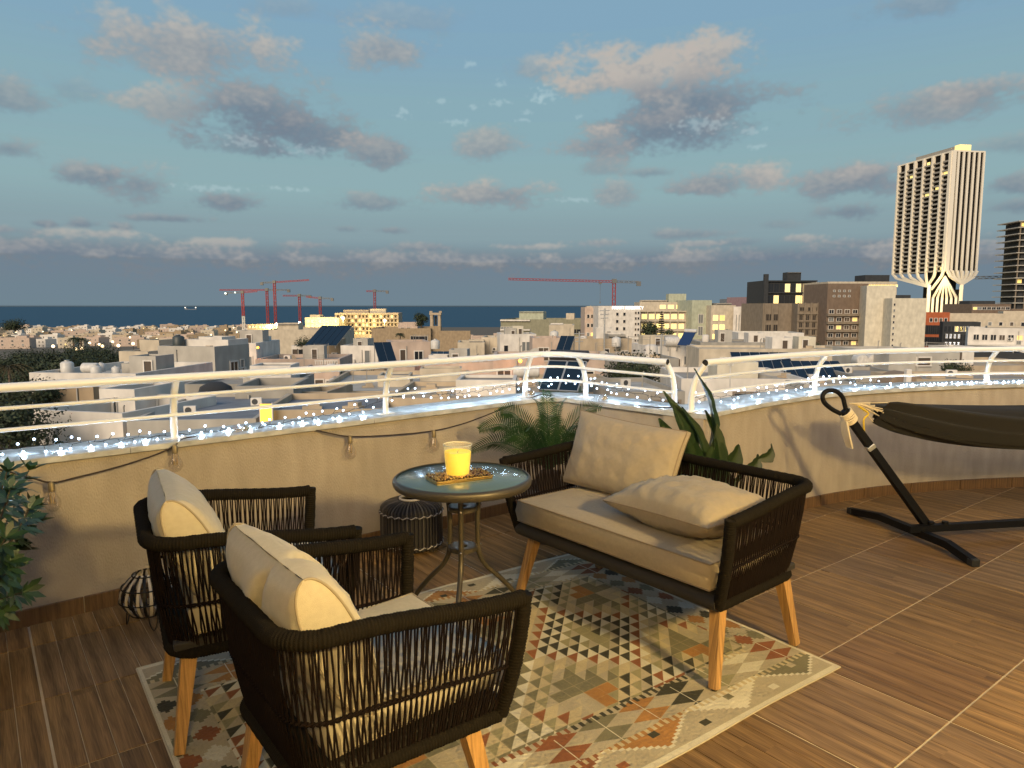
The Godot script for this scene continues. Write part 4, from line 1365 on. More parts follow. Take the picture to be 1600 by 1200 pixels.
func slab_tower() -> void:
	var p := at(1568, 345, 380)
	var base := ground_y(p.x, p.z) - 2
	var t := thing("slab_tower", "unfinished tower of stacked floor slabs at the right edge", "building", Vector3(p.x + 20.0, base, p.z - 9), deg_to_rad(-4))
	var top := p.y - base
	var core := G.new()
	core.box(Vector3(1.0, top / 2, 0), Vector3(17.0, top - 1, 15))
	part("core", core, wall_mat("dark"), t)
	var y := top
	var k := 0
	while y > top - 50:
		var g := G.new()
		g.box(Vector3(0, y, 0), Vector3(22.0, 0.45, 19))
		part("floor_slab", g, wall_mat("palegrey"), t)
		for x in 5:
			var c := G.new()
			c.box(Vector3(-9.6 + x * 4.6, y - 1.65, 8.9), Vector3(0.5, 2.85, 0.5))
			part("column", c, wall_mat("concrete"), t)
			if (k * 7 + x * 3) % 9 == 0:
				var wl := G.new()
				wl.box(Vector3(-7.4 + x * 4.4, y - 1.7, 7.56), Vector3(2.4, 1.9, 0.08))
				part("lit_window", wl, glow("window_dim", Color(1.0, 0.86, 0.52), 0.4), t)
		y -= 3.3
		k += 1
	var b := G.new()
	b.box(Vector3(0, top - 46 - (top - 50) / 2, 0), Vector3(24, top - 50, 21))
	part("podium", b, wall_mat("brown"), t)


# the ribbed tower: a slab raised on ribs that gather like branches
func tower() -> void:
	var dc := 450.0
	var c := at(1490, 236, dc)                 # the near top corner
	var lf := at(1406, 258, dc * 1.105)        # the far end of the long side
	var base := ground_y(c.x, c.z) - 2
	var el := Vector3(lf.x - c.x, 0, lf.z - c.z)
	var length := el.length()
	el = el.normalized()
	var ew := Vector3(-el.z, 0, el.x)          # along the short side, to the right
	if ew.x < 0: ew = -ew
	var rt := at(1541, 236, dc)
	var wide := 21.5
	var t := thing("ribbed_tower", "tall white ribbed tower whose ribs gather into branching columns near its foot", "tower", Vector3(c.x, base, c.z))
	var top := c.y - base
	var h1 := at(1490, 424, dc).y - base       # where the ribs begin to bend
	var h2 := at(1490, 447, dc).y - base       # where they have gathered
	var ht := top - h1
	var P := func(u: float, w: float, y: float, o := 0.0) -> Vector3: return el * u + ew * w + Vector3.UP * y - (el + ew) * 0.0 + (-el if o > 0 and u <= 0.01 else Vector3.ZERO) * o
	var white := paint("rib_white", lin(0.72, 0.66, 0.55), 0.6)
	var dark := paint("tower_dark", lin(0.016, 0.015, 0.014), 0.95)
	dark.metallic_specular = 0.1
	var tan := wall_mat("grey")
	var bas := Basis(-el, Vector3.UP, ew).orthonormalized()
	# body
	var body := G.new()
	body.box(el * length / 2 + ew * wide / 2 + Vector3.UP * (h1 + ht / 2), Vector3(length - 0.4, ht - 1.0, wide - 1.2), bas)
	body.box(el * length * 0.36 + ew * wide * 0.5 + Vector3.UP * h1 / 2, Vector3(length * 0.30, h1, wide * 0.55), bas)
	part("wall", body, dark, t)
	# long side: six bays between upright ribs, with a balcony on every floor
	var bays := 6
	var floors := 26
	var bay := length / bays
	var nl := -ew                              # outward from the long side
	for k in bays + 1:
		var g := G.new()
		var u := bay * k
		if k == 0: u = 0.9
		if k == bays: u = length - 0.4
		g.box(el * u + nl * 0.25 + Vector3.UP * (h1 + ht / 2), Vector3(1.15 if k > 0 else 1.9, ht, 2.6), bas)
		# bend and gather towards the branching point
		var hub: Vector3 = el * (length * 0.30) + nl * 0.6 + Vector3.UP * h2
		if k == 0: hub = el * (length * 0.22) + nl * 0.6 + Vector3.UP * (h2 - 2)
		g.beam(el * u + nl * 0.8 + Vector3.UP * (h1 + 0.4), el * lerpf(u, hub.dot(el), 0.12) + nl * 0.8 + Vector3.UP * lerpf(h1, h2, 0.3), 1.3, 1.3, el)
		g.beam(el * lerpf(u, hub.dot(el), 0.12) + nl * 0.8 + Vector3.UP * lerpf(h1, h2, 0.3), hub, 1.3, 1.1, el)
		part("rib", g, white, t)
	for k in bays:
		for f in floors:
			var y := h1 + ht * (f + 0.15) / floors
			if f == floors - 1: continue
			var s := G.new()
			s.box(el * (bay * (k + 0.5)) + nl * 0.1 + Vector3.UP * y, Vector3(bay - 0.8, 0.95, 1.7), bas)
			part("balcony", s, tan, t)
			if rng.randf() < 0.055:
				var l := G.new()
				l.box(el * (bay * (k + rng.randf_range(0.3, 0.7))) + nl * -0.55 + Vector3.UP * (y + 1.7), Vector3(bay * rng.randf_range(0.25, 0.7), 1.7, 0.12), bas)
				part("lit_window", l, glow("window_lit", Color(1.0, 0.90, 0.56), 0.85), t)
	# short side: six ribs with dark slots
	var ns := -el
	for k in 7:
		var g := G.new()
		var w := wide * k / 6.0
		var wd := 1.4
		if k == 0: w = 0.6; wd = 2.6
		if k == 6: w = wide - 0.2; wd = 1.3
		g.box(ew * w + ns * 0.15 + Vector3.UP * (h1 + ht / 2), Vector3(0.9, ht, wd), bas)
		var hub := ew * (wide * 0.52) + ns * 0.9 + Vector3.UP * (h2 + 1.0)
		g.beam(ew * w + ns * 0.9 + Vector3.UP * (h1 + 0.4), ew * lerpf(w, wide * 0.52, 0.2) + ns * 0.9 + Vector3.UP * lerpf(h1, h2, 0.35), 1.5, 1.5, ew)
		g.beam(ew * lerpf(w, wide * 0.52, 0.2) + ns * 0.9 + Vector3.UP * lerpf(h1, h2, 0.35), hub, 1.5, 1.2, ew)
		part("rib", g, white, t)
	# lower columns fan out between the two branching points
	var a0 := el * (length * 0.26) + nl * 0.6
	var b0 := ew * (wide * 0.52) + ns * 0.9
	var apex := (ns + nl) * 0.6 + Vector3.UP * (h1 - 1.0)
	var mid := h2 - 7.0
	for k in 8:
		var q := a0.lerp(b0, k / 7.0)
		var g := G.new()
		var thick := 2.0 if k == 0 or k == 7 else 1.35
		if k > 0 and k < 7:
			g.beam(apex + Vector3.UP * -2.0, q + Vector3.UP * mid, 0.8, thick, ew - el)
		else:
			g.beam(q + Vector3.UP * (h2 + 1.0), q + Vector3.UP * mid, thick, thick, ew - el)
		g.beam(q + Vector3.UP * (mid + 0.2), q, thick, thick, ew - el)
		part("column", g, white, t)
	var lower := G.new()
	var mm := (a0 + b0) / 2 + (el + ew) * 5.0
	lower.box(mm + Vector3.UP * (h2 - 2) / 2, Vector3((a0 - b0).length() - 1.0, h2 - 2, 10.0), Basis((b0 - a0).normalized(), Vector3.UP, (b0 - a0).normalized().cross(Vector3.UP)))
	part("core", lower, dark, t)
	# roof edge and plant rooms
	var r := G.new()
	r.box(el * length / 2 + ew * wide / 2 + Vector3.UP * (top + 0.15), Vector3(length + 1.0, 0.9, wide + 0.6), bas)
	part("roof", r, white, t)
	var pl := G.new()
	pl.box(el * length * 0.42 + ew * wide * 0.35 + Vector3.UP * (top + 2.1), Vector3(length * 0.72, 3.2, wide * 0.35), bas)
	part("plant_room", pl, tan, t)
	var lw := G.new()
	lw.box(el * length * 0.03 + ew * wide * 0.35 + Vector3.UP * (top + 2.3), Vector3(4.0, 3.4, wide * 0.37), bas)
	part("lit_window", lw, glow("window_dim2", Color(1.0, 0.90, 0.60), 0.55), t)
	for k in 3:
		omni(c + (ns + nl) * (9.0 + k) + el * (k * 7.0) + Vector3.UP * (at(1490, 450, dc).y - c.y), Color(1.0, 0.90, 0.66), 170.0, 0.6, self, 60.0)  # unseen lamps placed to warm the ribs at the tower foot


func far_rows() -> void:
	# the low town towards the shore: small flat houses, each its own
	var protos := []
	var k := 0
	for tone in ["cream", "white", "sand", "stone", "pink"]:
		var t := thing("far_house", "small pale flat-roofed house in the rows towards the shore", "house", Vector3(0, 0, 0), 0.0, "far houses towards the shore")
		var w := 12.0 + k * 2.0
		part("wall", shell(w, 10, 9.5, -3, 0.8, 0.4), wall_mat(tone), t)
		var r := G.new()
		r.box(Vector3(0, 8.6, -5), Vector3(w - 0.02, 0.2, 9.98))
		r.box(Vector3(w * 0.2, 9.9, -6), Vector3(w * 0.3, 2.4, 4))
		part("roof", r, wall_mat(tone), t)
		put_windows(t, w, 10, 9.5, [["f", 0.05, 0.95, 2.6, 3.1, 3, 2, 1.4, 1.6, "dark", 0.12]])
		protos.append(t)
		k += 1
	var first := {}
	var r2 := RandomNumberGenerator.new()
	r2.seed = 77
	var spots := []
	for row in [[640.0, 28, 500], [760.0, 36, 500], [900.0, 46, 560], [1060.0, 52, 600], [1240.0, 58, 640], [1420.0, 56, 640]]:
		for i in int(row[1]):
			var px: float = lerpf(-240, row[2], (i + r2.randf_range(0.1, 0.9)) / row[1])
			if row[0] < 800 and px > 330: continue
			if px > 520 and row[0] > 800 and row[0] < 1000: continue
			spots.append([px, row[0] + r2.randf_range(-40, 40)])
	# and a few along the shore in the middle
	for px in [690, 712, 736, 752, 768, 700, 725, 745]:
		spots.append([px, r2.randf_range(430, 560)])
	for s in spots:
		var p := at(s[0], 500, s[1])
		var i := r2.randi() % 5
		var tr := Transform3D(Basis(Vector3.UP, r2.randf_range(-0.5, 0.5)), Vector3(p.x, ground_y(p.x, p.z) + r2.randf_range(-3.5, 0.5), p.z))
		var sc := r2.randf_range(0.8, 1.15)
		tr.basis = tr.basis.scaled(Vector3(sc * r2.randf_range(0.9, 1.4), sc, sc))
		if not first.has(i):
			first[i] = true
			protos[i].transform = tr
		else:
			copy_of(protos[i], tr, "small pale flat-roofed house in the rows towards the shore", "far houses towards the shore")
	# street lamps along the shore road and in the park: small lit globes
	var lamp_g := G.new()
	lamp_g.ball(Vector3(0, 6, 0), 0.75, 8)
	var pole := G.new()
	pole.bar(Vector3.ZERO, Vector3(0, 5.6, 0), 0.12)
	var lp: Node3D = null
	for s in [[112, 516, 900, 0], [160, 541, 330, 0], [120, 545, 300, 0], [128, 545, 300, 0], [185, 540, 320, 1], [208, 537, 330, 1], [232, 536, 340, 1], [250, 535, 345, 1], [155, 538, 420, 0], [203, 527, 520, 0], [245, 530, 480, 0], [25, 519, 900, 1], [67, 518, 880, 1], [83, 541, 330, 0], [140, 536, 400, 1], [176, 534, 420, 1], [300, 520, 760, 0], [352, 516, 800, 0], [330, 523, 640, 0], [370, 519, 700, 0], [455, 512, 620, 0], [365, 512, 820, 0], [392, 522, 560, 0]]:
		var p := at(s[0], s[1], s[2])
		if lp == null:
			lp = thing("street_lamp", "tiny lit street lamp among the far trees and houses", "lamp", p - Vector3.UP * 6, 0, "far street lamps")
			part("pole", pole, wall_mat("dark"), lp)
			part("lamp", lamp_g, glow("far_lamp", Color(1.0, 0.86, 0.66), 3.0), lp)
		else:
			copy_of(lp, Transform3D(Basis.IDENTITY, p - Vector3.UP * 6), "tiny lit street lamp among the far trees and houses", "far street lamps")
	# floodlights on the building site
	var k2 := 0
	for s in [[432, 507, 560, "floodlight low on the building site beside the crane masts"], [536, 497, 575, "floodlight at the left foot of the unfinished lit hotel"], [601, 501, 590, "floodlight at the right end of the unfinished lit hotel"], [468, 504, 575, "floodlight before the arcaded hotel on the headland"]]:
		var p := at(s[0], s[1], s[2])
		var l := thing("floodlight", s[3], "floodlight", p)
		var b := G.new()
		b.ball(Vector3.ZERO, 1.3 if k2 < 3 else 0.8, 10)
		part("lamp", b, glow("flood_lamp", Color(1.0, 0.95, 0.75), 4.0), l)
		var st := G.new()
		st.bar(Vector3(0, -1.2, 0), Vector3(0, -9, 0), 0.3)
		part("pole", st, wall_mat("dark"), l)
		omni(Vector3(0, 0, 2.2), Color(1.0, 0.88, 0.55), 2600.0, 1.0, l, 120.0)
		k2 += 1
	# a ship far out, with a light at each end
	var sp := at(298, 476, 9000)
	var sh := thing("ship", "far ship on the horizon with a light at each end", "ship", Vector3(sp.x, -45.5, sp.z))
	var hull := G.new()
	hull.box(Vector3(0, 3, 0), Vector3(150, 8, 24)); hull.box(Vector3(-55, 14, 0), Vector3(25, 16, 20))
	part("hull", hull, wall_mat("bluegrey"), sh)
	for x in [-66, 66]:
		var l := G.new()
		l.ball(Vector3(x, 26, 12), 7.0, 8)
		part("lamp", l, glow("ship_lamp", Color(1, 0.95, 0.85), 2.0), sh)


func lattice(g: G, a: Vector3, b: Vector3, w: float, r: float, bays: int) -> void:
	var d := (b - a).normalized()
	var e := (Vector3.RIGHT - d * d.x).normalized() if absf(d.x) < 0.9 else Vector3.UP
	var f := d.cross(e)
	var q := [e + f, e - f, -e - f, -e + f]
	for k in 4:
		g.beam(a + q[k] * w / 2, b + q[k] * w / 2, r, r, e)
	for i in bays:
		var p0 := a.lerp(b, float(i) / bays)
		var p1 := a.lerp(b, float(i + 1) / bays)
		for k in 4:
			var l := (k + 1) % 4
			g.beam(p0 + q[k if i % 2 else l] * w / 2, p1 + q[l if i % 2 else k] * w / 2, r * 0.7, r * 0.7, e)


func cranes() -> void:
	var red := paint("crane_red", lin(0.26, 0.04, 0.045), 0.8)
	var grey := paint("crane_grey", lin(0.13, 0.13, 0.13), 0.6)
	var pale := paint("crane_pale", lin(0.6, 0.58, 0.55), 0.6)
	# [mast column, jib height, foot row, jib end, counter end, distance, label, pale foot, jib slant]
	for s in [[381, 457, 510, 402, 353, 640, "crane with a red mast on a pale foot, nearest the left end of the group", true, -2.0],
			[419, 453, 510, 343, 451, 700, "crane with a long faint jib to the left, second mast from the left", false, 0.0],
			[431, 441, 508, 483, 409, 680, "tallest crane of the left group, with a red jib to the right", false, -3.5],
			[469, 462, 502, 442, 484, 700, "grey-topped crane between the tall one and the lit hotel", false, 0.0],
			[501, 466, 502, 478, 519, 690, "short crane right before the lit hotel's left end", false, -2.5],
			[586, 455, 490, 572, 605, 1000, "small lone crane behind the unfinished lit hotel", false, 0.0],
			[959, 440, 480, 794, 998, 300, "big crane with a long red jib over the sea, above the white hotel", false, -4.0]]:
		var d: float = s[5]
		var top := at(s[0], s[1], d)
		var foot := at(s[0], s[2], d)
		foot.y -= 6
		var px := d / FOCAL
		var big: bool = d < 400
		var w := px * (3.0 if not big else 4.6)
		var r := px * (0.6 if not big else 0.8)
		var t := thing("tower_crane", s[6], "crane", foot, 0.0, "tower cranes over the town")
		var m := G.new()
		var hgt := top.y - foot.y
		var cut_h := hgt * (0.42 if s[7] else 0.0)
		lattice(m, Vector3(0, cut_h, 0), Vector3(0, hgt, 0), w, r, int((hgt - cut_h) / w / 1.3))
		part("mast", m, red, t)
		if s[7]:
			var m2 := G.new()
			lattice(m2, Vector3.ZERO, Vector3(0, cut_h, 0), w, r, int(cut_h / w / 1.3) + 1)
			part("mast_foot", m2, pale, t)
		var je: Vector3 = at(s[3], s[1] + s[8], d) - foot
		var ce: Vector3 = at(s[4], s[1] - s[8] * 0.25, d) - foot
		var j := G.new()
		lattice(j, Vector3(0, hgt, 0), je, w * 0.62, r * 0.85, int(je.distance_to(Vector3(0, hgt, 0)) / w / 1.1))
		part("jib", j, red, t)
		var c := G.new()
		lattice(c, Vector3(0, hgt, 0), ce, w * 0.62, r * 0.85, 5)
		c.box(Vector3(0, hgt + w * 0.2, 0), Vector3(w * 1.5, w * 1.4, w * 1.3))
		c.box(ce + Vector3(0, -w * 0.5, 0), Vector3(w * 1.4, w * 1.5, w))
		part("counter_jib", c, grey, t)
		if big:
			var h := G.new()
			var hx: Vector3 = at(938, s[1], d) - foot
			h.bar(Vector3(hx.x, hgt - 0.2, 0), Vector3(hx.x, hgt - 8.5, 0), 0.06)
			h.box(Vector3(hx.x, hgt - 0.6, 0), Vector3(1.2, 0.9, 0.8))
			h.box(Vector3(hx.x, hgt - 8.7, 0), Vector3(0.5, 0.7, 0.5))
			part("hook", h, grey, t)
		if s[6].begins_with("crane with a red"):
			var l := G.new()
			l.ball(ce + Vector3(0, -w * 0.3, w * 0.6), px * 1.5, 8)
			l.ball(Vector3(-px * 11, hgt, w * 0.5), px * 1.1, 8)
			part("lamp", l, glow("crane_lamp", Color(0.9, 1, 0.98), 2.0), t)
	# a jib peeping out beside the slab tower
	var p := at(1524, 434, 420)
	var g := G.new()
	lattice(g, Vector3.ZERO, Vector3(24, 0.5, 0), 1.5, 0.3, 13)
	single("crane_jib", g, grey, "dark lattice crane jib reaching out from behind the slab tower", "crane", Transform3D(Basis.IDENTITY, p))


func roof_things() -> void:
	var pv := paint("solar_glass", lin(0.010, 0.022, 0.040), 0.4)
	pv.metallic_specular = 0.25
	var metal := paint("galvanised", lin(0.42, 0.42, 0.41), 0.4, 0.6)
	var plastic := masonry("tank_plastic", lin(0.66, 0.63, 0.58), 0.8, 0.5)
	# tilted solar arrays: [left, right, top row, bottom row, distance, tilt, turn, columns, label]
	for s in [[488, 540, 524, 96, 26, -12, 5, 5.5, "large tilted solar array over the stone stair tower"], [872, 895, 536, 86, 38, -20, 2, 2.6, "small tilted solar panel before the dark-canopied house"], [588, 616, 551, 80, 40, 25, 2, 3.4, "tilted solar panel leaning right of the white cubic house"], [673, 722, 554, 82, 14, 4, 5, 2.2, "flat row of blue solar panels right of the pink cubic house"], [1146, 1236, 567, 56, 32, -6, 6, 2.8, "dark blue solar row under the top of the curved rail"], [1228, 1318, 579, 39.5, 26, -4, 6, 2.0, "lower dark blue solar row left of the second curved rail post"]]:
		var w := at(s[1], s[2], s[3]).x - at(s[0], s[2], s[3]).x
		var p := at((s[0] + s[1]) / 2.0, s[2], s[3])
		var t := thing("solar_array", s[8], "solar panel", p, deg_to_rad(s[5]), "solar panels on the roofs")
		var n: int = s[6]
		var tb := Basis(Vector3.RIGHT, deg_to_rad(s[4]))
		for k in n:
			var g := G.new()
			g.box(tb * Vector3((k + 0.5 - n / 2.0) * w / n, 0.02, 0), Vector3(w / n - 0.06, 0.05, s[7]), tb)
			part("panel", g, pv, t)
		var f := G.new()
		f.box(tb * Vector3(0, -0.03, 0), Vector3(w, 0.04, s[7] + 0.05), tb)
		for x in [-0.45, 0.45]:
			var hi: Vector3 = tb * Vector3(w * x, -0.05, -s[7] * 0.48)
			f.bar(hi, Vector3(hi.x, -1.6, hi.z), 0.05); 
			var lo: Vector3 = tb * Vector3(w * x, -0.05, s[7] * 0.48)
			f.bar(lo, Vector3(lo.x, -1.6, lo.z), 0.05)
		part("frame", f, metal, t)
	# leaning panels with a boiler, seen between the two corner posts
	var p0 := at(880, 588, 31)
	var t0 := thing("solar_water_heater", "two long leaning solar panels under a dark boiler, seen between the corner posts", "water heater", p0, deg_to_rad(-24))
	var tb0 := Basis(Vector3.RIGHT, deg_to_rad(44))
	for k in 2:
		var g := G.new()
		g.box(tb0 * Vector3(-0.45 + k * 0.9, 0.03, 0), Vector3(0.82, 0.05, 1.65), tb0)
		var fr := G.new()
		for x in [-0.43, 0.43]:
			fr.box(tb0 * Vector3(-0.45 + k * 0.9 + x, 0.035, 0), Vector3(0.04, 0.08, 1.7), tb0)
		for z in [-0.85, 0.85]:
			fr.box(tb0 * Vector3(-0.45 + k * 0.9, 0.035, z), Vector3(0.82, 0.08, 0.04), tb0)
		var pp := part("panel", g, pv, t0)
		part("frame", fr, metal, pp)
	var bo := G.new()
	bo.tube(PackedVector3Array([Vector3(-0.9, 0.85, -0.8), Vector3(-0.87, 0.85, -0.8), Vector3(0.87, 0.85, -0.8), Vector3(0.9, 0.85, -0.8)]), [0.18, 0.26, 0.26, 0.18], 14)
	part("boiler", bo, paint("boiler_dark", lin(0.035, 0.03, 0.03), 0.5), t0)
	# cylinder boilers and upright tanks: [column, row of the middle, distance, radius, length (0 = upright), label]
	for s in [[822, 581, 36, 0.30, 1.35, "silver lying boiler left of the corner posts"], [1050, 534, 84, 0.62, 1.7, "white lying water tank on the house behind the gap in the railing"], [105, 574, 49, 0.42, 0.0, "white upright water tank with a lid on the low white house"], [141, 575, 49, 0.36, 1.1, "white lying water tank in the middle of the low white house's roof"], [150, 579, 48, 0.34, 0.0, "stubby white water tank beside the lying one on the low white house"], [158, 574, 50, 0.3, 0.0, "rear white water tank on the low white house"], [181, 579, 49, 0.28, 0.0, "lone small white tank at the right of the low white house's roof"], [279, 533, 64, 0.5, 0.0, "dark upright tank on the big greige block"], [523, 600, 50, 0.42, 0.0, "grey upright tank before the pinkish house with the brown door"], [866, 524, 118, 0.7, 0.0, "white upright tank before the tall cream house"], [963, 534, 95, 0.62, 0.0, "grey upright tank on the cluttered tan house"], [680, 538, 110, 0.7, 0.0, "pale upright tank behind the pink cubic house"], [1344, 563, 46, 0.42, 0.8, "left one of two white drum tanks below the curved rail"], [1362, 563, 46, 0.44, 0.8, "right one of two white drum tanks below the curved rail"]]:
		var p := at(s[0], s[1], s[2])
		var t := thing("water_tank", s[5], "water tank", p, 0.0, "water tanks on the roofs")
		var g := G.new()
		var r: float = s[3]
		if s[4] > 0:
			var l: float = s[4] / 2
			if s[0] > 1300:
				g.tube(PackedVector3Array([Vector3(0, 0, -l), Vector3(0, 0, -l + 0.06), Vector3(0, 0, l - 0.06), Vector3(0, 0, l)]), [r * 0.85, r, r, r * 0.85], 16)
			else:
				g.tube(PackedVector3Array([Vector3(-l, 0, 0), Vector3(-l + 0.08, 0, 0), Vector3(l - 0.08, 0, 0), Vector3(l, 0, 0)]), [r * 0.75, r, r, r * 0.75], 16)
			part("tank", g, plastic, t)
			var st := G.new()
			st.box(Vector3(-l * 0.6, -r - 0.15, 0), Vector3(0.1, 0.5, r)); st.box(Vector3(l * 0.6, -r - 0.15, 0), Vector3(0.1, 0.5, r))
			part("stand", st, metal, t)
		else:
			g.lathe([Vector2(0, -r), Vector2(r * 0.96, -r), Vector2(r, -r * 0.8), Vector2(r, r * 0.7), Vector2(r * 0.7, r * 0.95), Vector2(r * 0.35, r * 1.02), Vector2(r * 0.35, r * 1.15), Vector2(0, r * 1.15)], 16)
			part("tank", g, paint("dark_tank", lin(0.04, 0.05, 0.05), 0.5) if s[5].begins_with("dark") else plastic, t)
			var lid := G.new()
			lid.lathe([Vector2(0, r * 1.16), Vector2(r * 0.42, r * 1.16), Vector2(r * 0.42, r * 1.22), Vector2(0, r * 1.24)], 12)
			part("lid", lid, metal, t)
	# blue solar heater on the white house
	var ph := at(1073, 529, 82)
	var th := thing("solar_water_heater", "blue leaning solar heater on the white house behind the railing gap", "water heater", ph, deg_to_rad(-50))
	var hb := G.new()
	var hB := Basis(Vector3.RIGHT, deg_to_rad(50))
	hb.box(Vector3.ZERO, Vector3(1.6, 0.08, 2.0), hB)
	part("panel", hb, paint("heater_blue", lin(0.015, 0.035, 0.10), 0.4), th)
	var hs := G.new()
	hs.tube(PackedVector3Array([Vector3(-0.8, 0.85, -0.75), Vector3(-0.75, 0.85, -0.75), Vector3(0.75, 0.85, -0.75), Vector3(0.8, 0.85, -0.75)]), [0.15, 0.24, 0.24, 0.15], 12)
	part("boiler", hs, plastic, th)
	# antenna poles
	for s in [[944, 482, 545, 95, "tall antenna pole on the cluttered tan house"], [905, 518, 548, 92, "shorter pole left of the tall antenna pole"], [1033, 522, 556, 82, "pole before the white house behind the railing gap"], [1140, 569, 612, 30, "white post with a floodlight pair below the curved rail"]]:
		var p := at(s[0], s[2], s[3])
		var hgt: float = at(s[0], s[1], s[3]).y - p.y
		var t := thing("roof_pole", s[4], "pole", p, 0.0, "poles on the roofs")
		var g := G.new()
		var r: float = s[3] * 0.0011
		g.bar(Vector3.ZERO, Vector3(0, hgt, 0), r)
		part("pole", g, metal if s[3] > 40 else plastic, t)
		var ar := G.new()
		if s[3] > 40:
			for k in 3:
				ar.bar(Vector3(-0.7 + k * 0.1, hgt - 0.3 - k * 0.5, 0), Vector3(0.7 - k * 0.1, hgt - 0.25 - k * 0.5, 0), r * 0.5)
			part("antenna", ar, metal, t)
		else:
			ar.box(Vector3(-0.07, hgt, 0.03), Vector3(0.09, 0.12, 0.1)); ar.box(Vector3(0.07, hgt, 0.03), Vector3(0.09, 0.12, 0.1))
			part("spotlight", ar, plastic, t)
	# yellow lit door and the wall lights of the pink houses
	var yd := at(416, 648, 24.5)
	var ydt := thing("lit_door", "frosted door glowing yellow in the grey courtyard below the rail", "door", yd)
	var yg := G.new()
	yg.box(Vector3.ZERO, Vector3(0.40, 0.76, 0.05))
	part("glowing_pane", yg, glow("door_glow", Color(1.0, 0.80, 0.30), 1.0), ydt)  # the frosted door pane itself glows; it is no lamp
	var yf := G.new()
	yf.box(Vector3(0.225, 0, 0), Vector3(0.04, 0.84, 0.08)); yf.box(Vector3(-0.215, 0, 0), Vector3(0.025, 0.80, 0.06))
	part("frame", yf, wall_mat("white"), ydt)
	var wl := G.new()
	wl.ball(Vector3.ZERO, 0.14, 10)
	for s in [[711, 580, 62.5, "orange wall light on the pink house before the corner"], [813, 564, 49.0, "warm wall light behind the lying boiler"], [403, 543, 76, "orange light in the doorway of the white house behind the greige block"], [424, 589, 54, "dim orange light low on the pinkish house"]]:
		var l := thing("outdoor_light", s[3], "light", at(s[0], s[1], s[2]))
		part("bulb", wl, glow("outdoor_glow", Color(1.0, 0.62, 0.22), 4.0), l)
		omni(Vector3(0, 0, 0.2), Color(1.0, 0.55, 0.2), 2.2 if s[2] > 40 else 1.0, 0.1, l, 6.0)
	# rounded brown wall and pale pillar behind the curved parapet
	var rw := G.new()
	var rp := PackedVector3Array()
	for i in 13:
		var a := PI * i / 12.0
		rp.append(Vector3(-cos(a) * 0.95, sin(a) * 0.9 - 0.6, 0))
	for i in 12:
		rw.quad(Vector3(rp[i].x, -1.6, 0), Vector3(rp[i + 1].x, -1.6, 0), rp[i + 1], rp[i])
		rw.quad(rp[i], rp[i + 1], rp[i + 1] + Vector3(0, 0, -1.2), rp[i] + Vector3(0, 0, -1.2))
	single("arched_wall", rw, wall_mat("brownroof"), "brown round-topped garden wall behind the curved parapet", "wall", Transform3D(Basis.IDENTITY, at(1418, 592, 33)))
	var pi := G.new()
	pi.cbox(Vector3.ZERO, Vector3(0.24, 1.0, 0.24), 0.02)
	single("pillar", pi, wall_mat("white"), "pale square pillar before the brown round-topped wall", "pillar", Transform3D(Basis.IDENTITY, at(1418, 594, 32)))
	# white balustrade on the long pink house
	var bt := thing("balustrade", "white roof balustrade with small openings on the long pink house", "balustrade", at(510, 568, 73))
	var bg := G.new()
	bg.box(Vector3(0, 0.28, 0), Vector3(2.4, 0.1, 0.15)); bg.box(Vector3(0, -0.28, 0), Vector3(2.4, 0.1, 0.15))
	part("rail", bg, wall_mat("white"), bt)
	for k in 10:
		var b := G.new()
		b.box(Vector3(-1.1 + k * 0.245, 0, 0), Vector3(0.11, 0.46, 0.1))
		part("baluster", b, wall_mat("white"), bt)
	# barbecue cover on the grey roof
	var bb := G.new()
	bb.lathe([Vector2(0.9, -0.3), Vector2(0.8, 0.0), Vector2(0.35, 0.25), Vector2(0, 0.28)], 8)
	single("covered_grill", bb, wall_mat("dark"), "dark covered grill on the grey roof left of the balcony box", "grill cover", Transform3D(Basis(Vector3.UP, 0.2), at(337, 604, 38)))


# a crown of leaf-sized faces spread through lumps; returns one mesh
func crown(sd: int, w: float, h: float, leaf: float, n: int, lumps: int, tall := false) -> G:
	var r := RandomNumberGenerator.new()
	r.seed = sd
	var g := G.new()
	g.coloured = true
	var cs := []
	for i in lumps:
		var a := r.randf() * TAU
		var q := sqrt(r.randf()) * 0.62
		var y := r.randf_range(0.15, 0.85)
		if tall: q *= (1.0 - y) * 0.7
		cs.append([Vector3(cos(a) * q * w / 2, y * h, sin(a) * q * w / 2), r.randf_range(0.22, 0.42) * w * (1.0 if not tall else 1.05 - y * 0.8)])
	for i in n:
		var c = cs[r.randi() % lumps]
		var d := Vector3(r.randfn(), r.randfn() * 0.8, r.randfn()).normalized()
		var p: Vector3 = c[0] + d * c[1] * pow(r.randf(), 0.4)
		if p.y < 0.02 * h: continue
		var k := r.randf_range(0.6, 1.15)
		g.tint = Color(0.030 * k + 0.006 * r.randf(), 0.048 * k, 0.020 * k)
		var e := Vector3(r.randfn(), r.randfn(), r.randfn()).normalized()
		var f := e.cross(d).normalized() * leaf * r.randf_range(0.5, 1.0)
		e = e * leaf * r.randf_range(0.6, 1.2)
		var nn := (d + Vector3(r.randfn(), r.randfn(), r.randfn()) * 0.3).normalized()
		g.tri(p - e - f * 0.3, p + f * 0.8, p + e, nn, nn, nn)
		g.tri(p - e - f * 0.3, p + e, p - f * 0.6, nn, nn, nn)
	return g


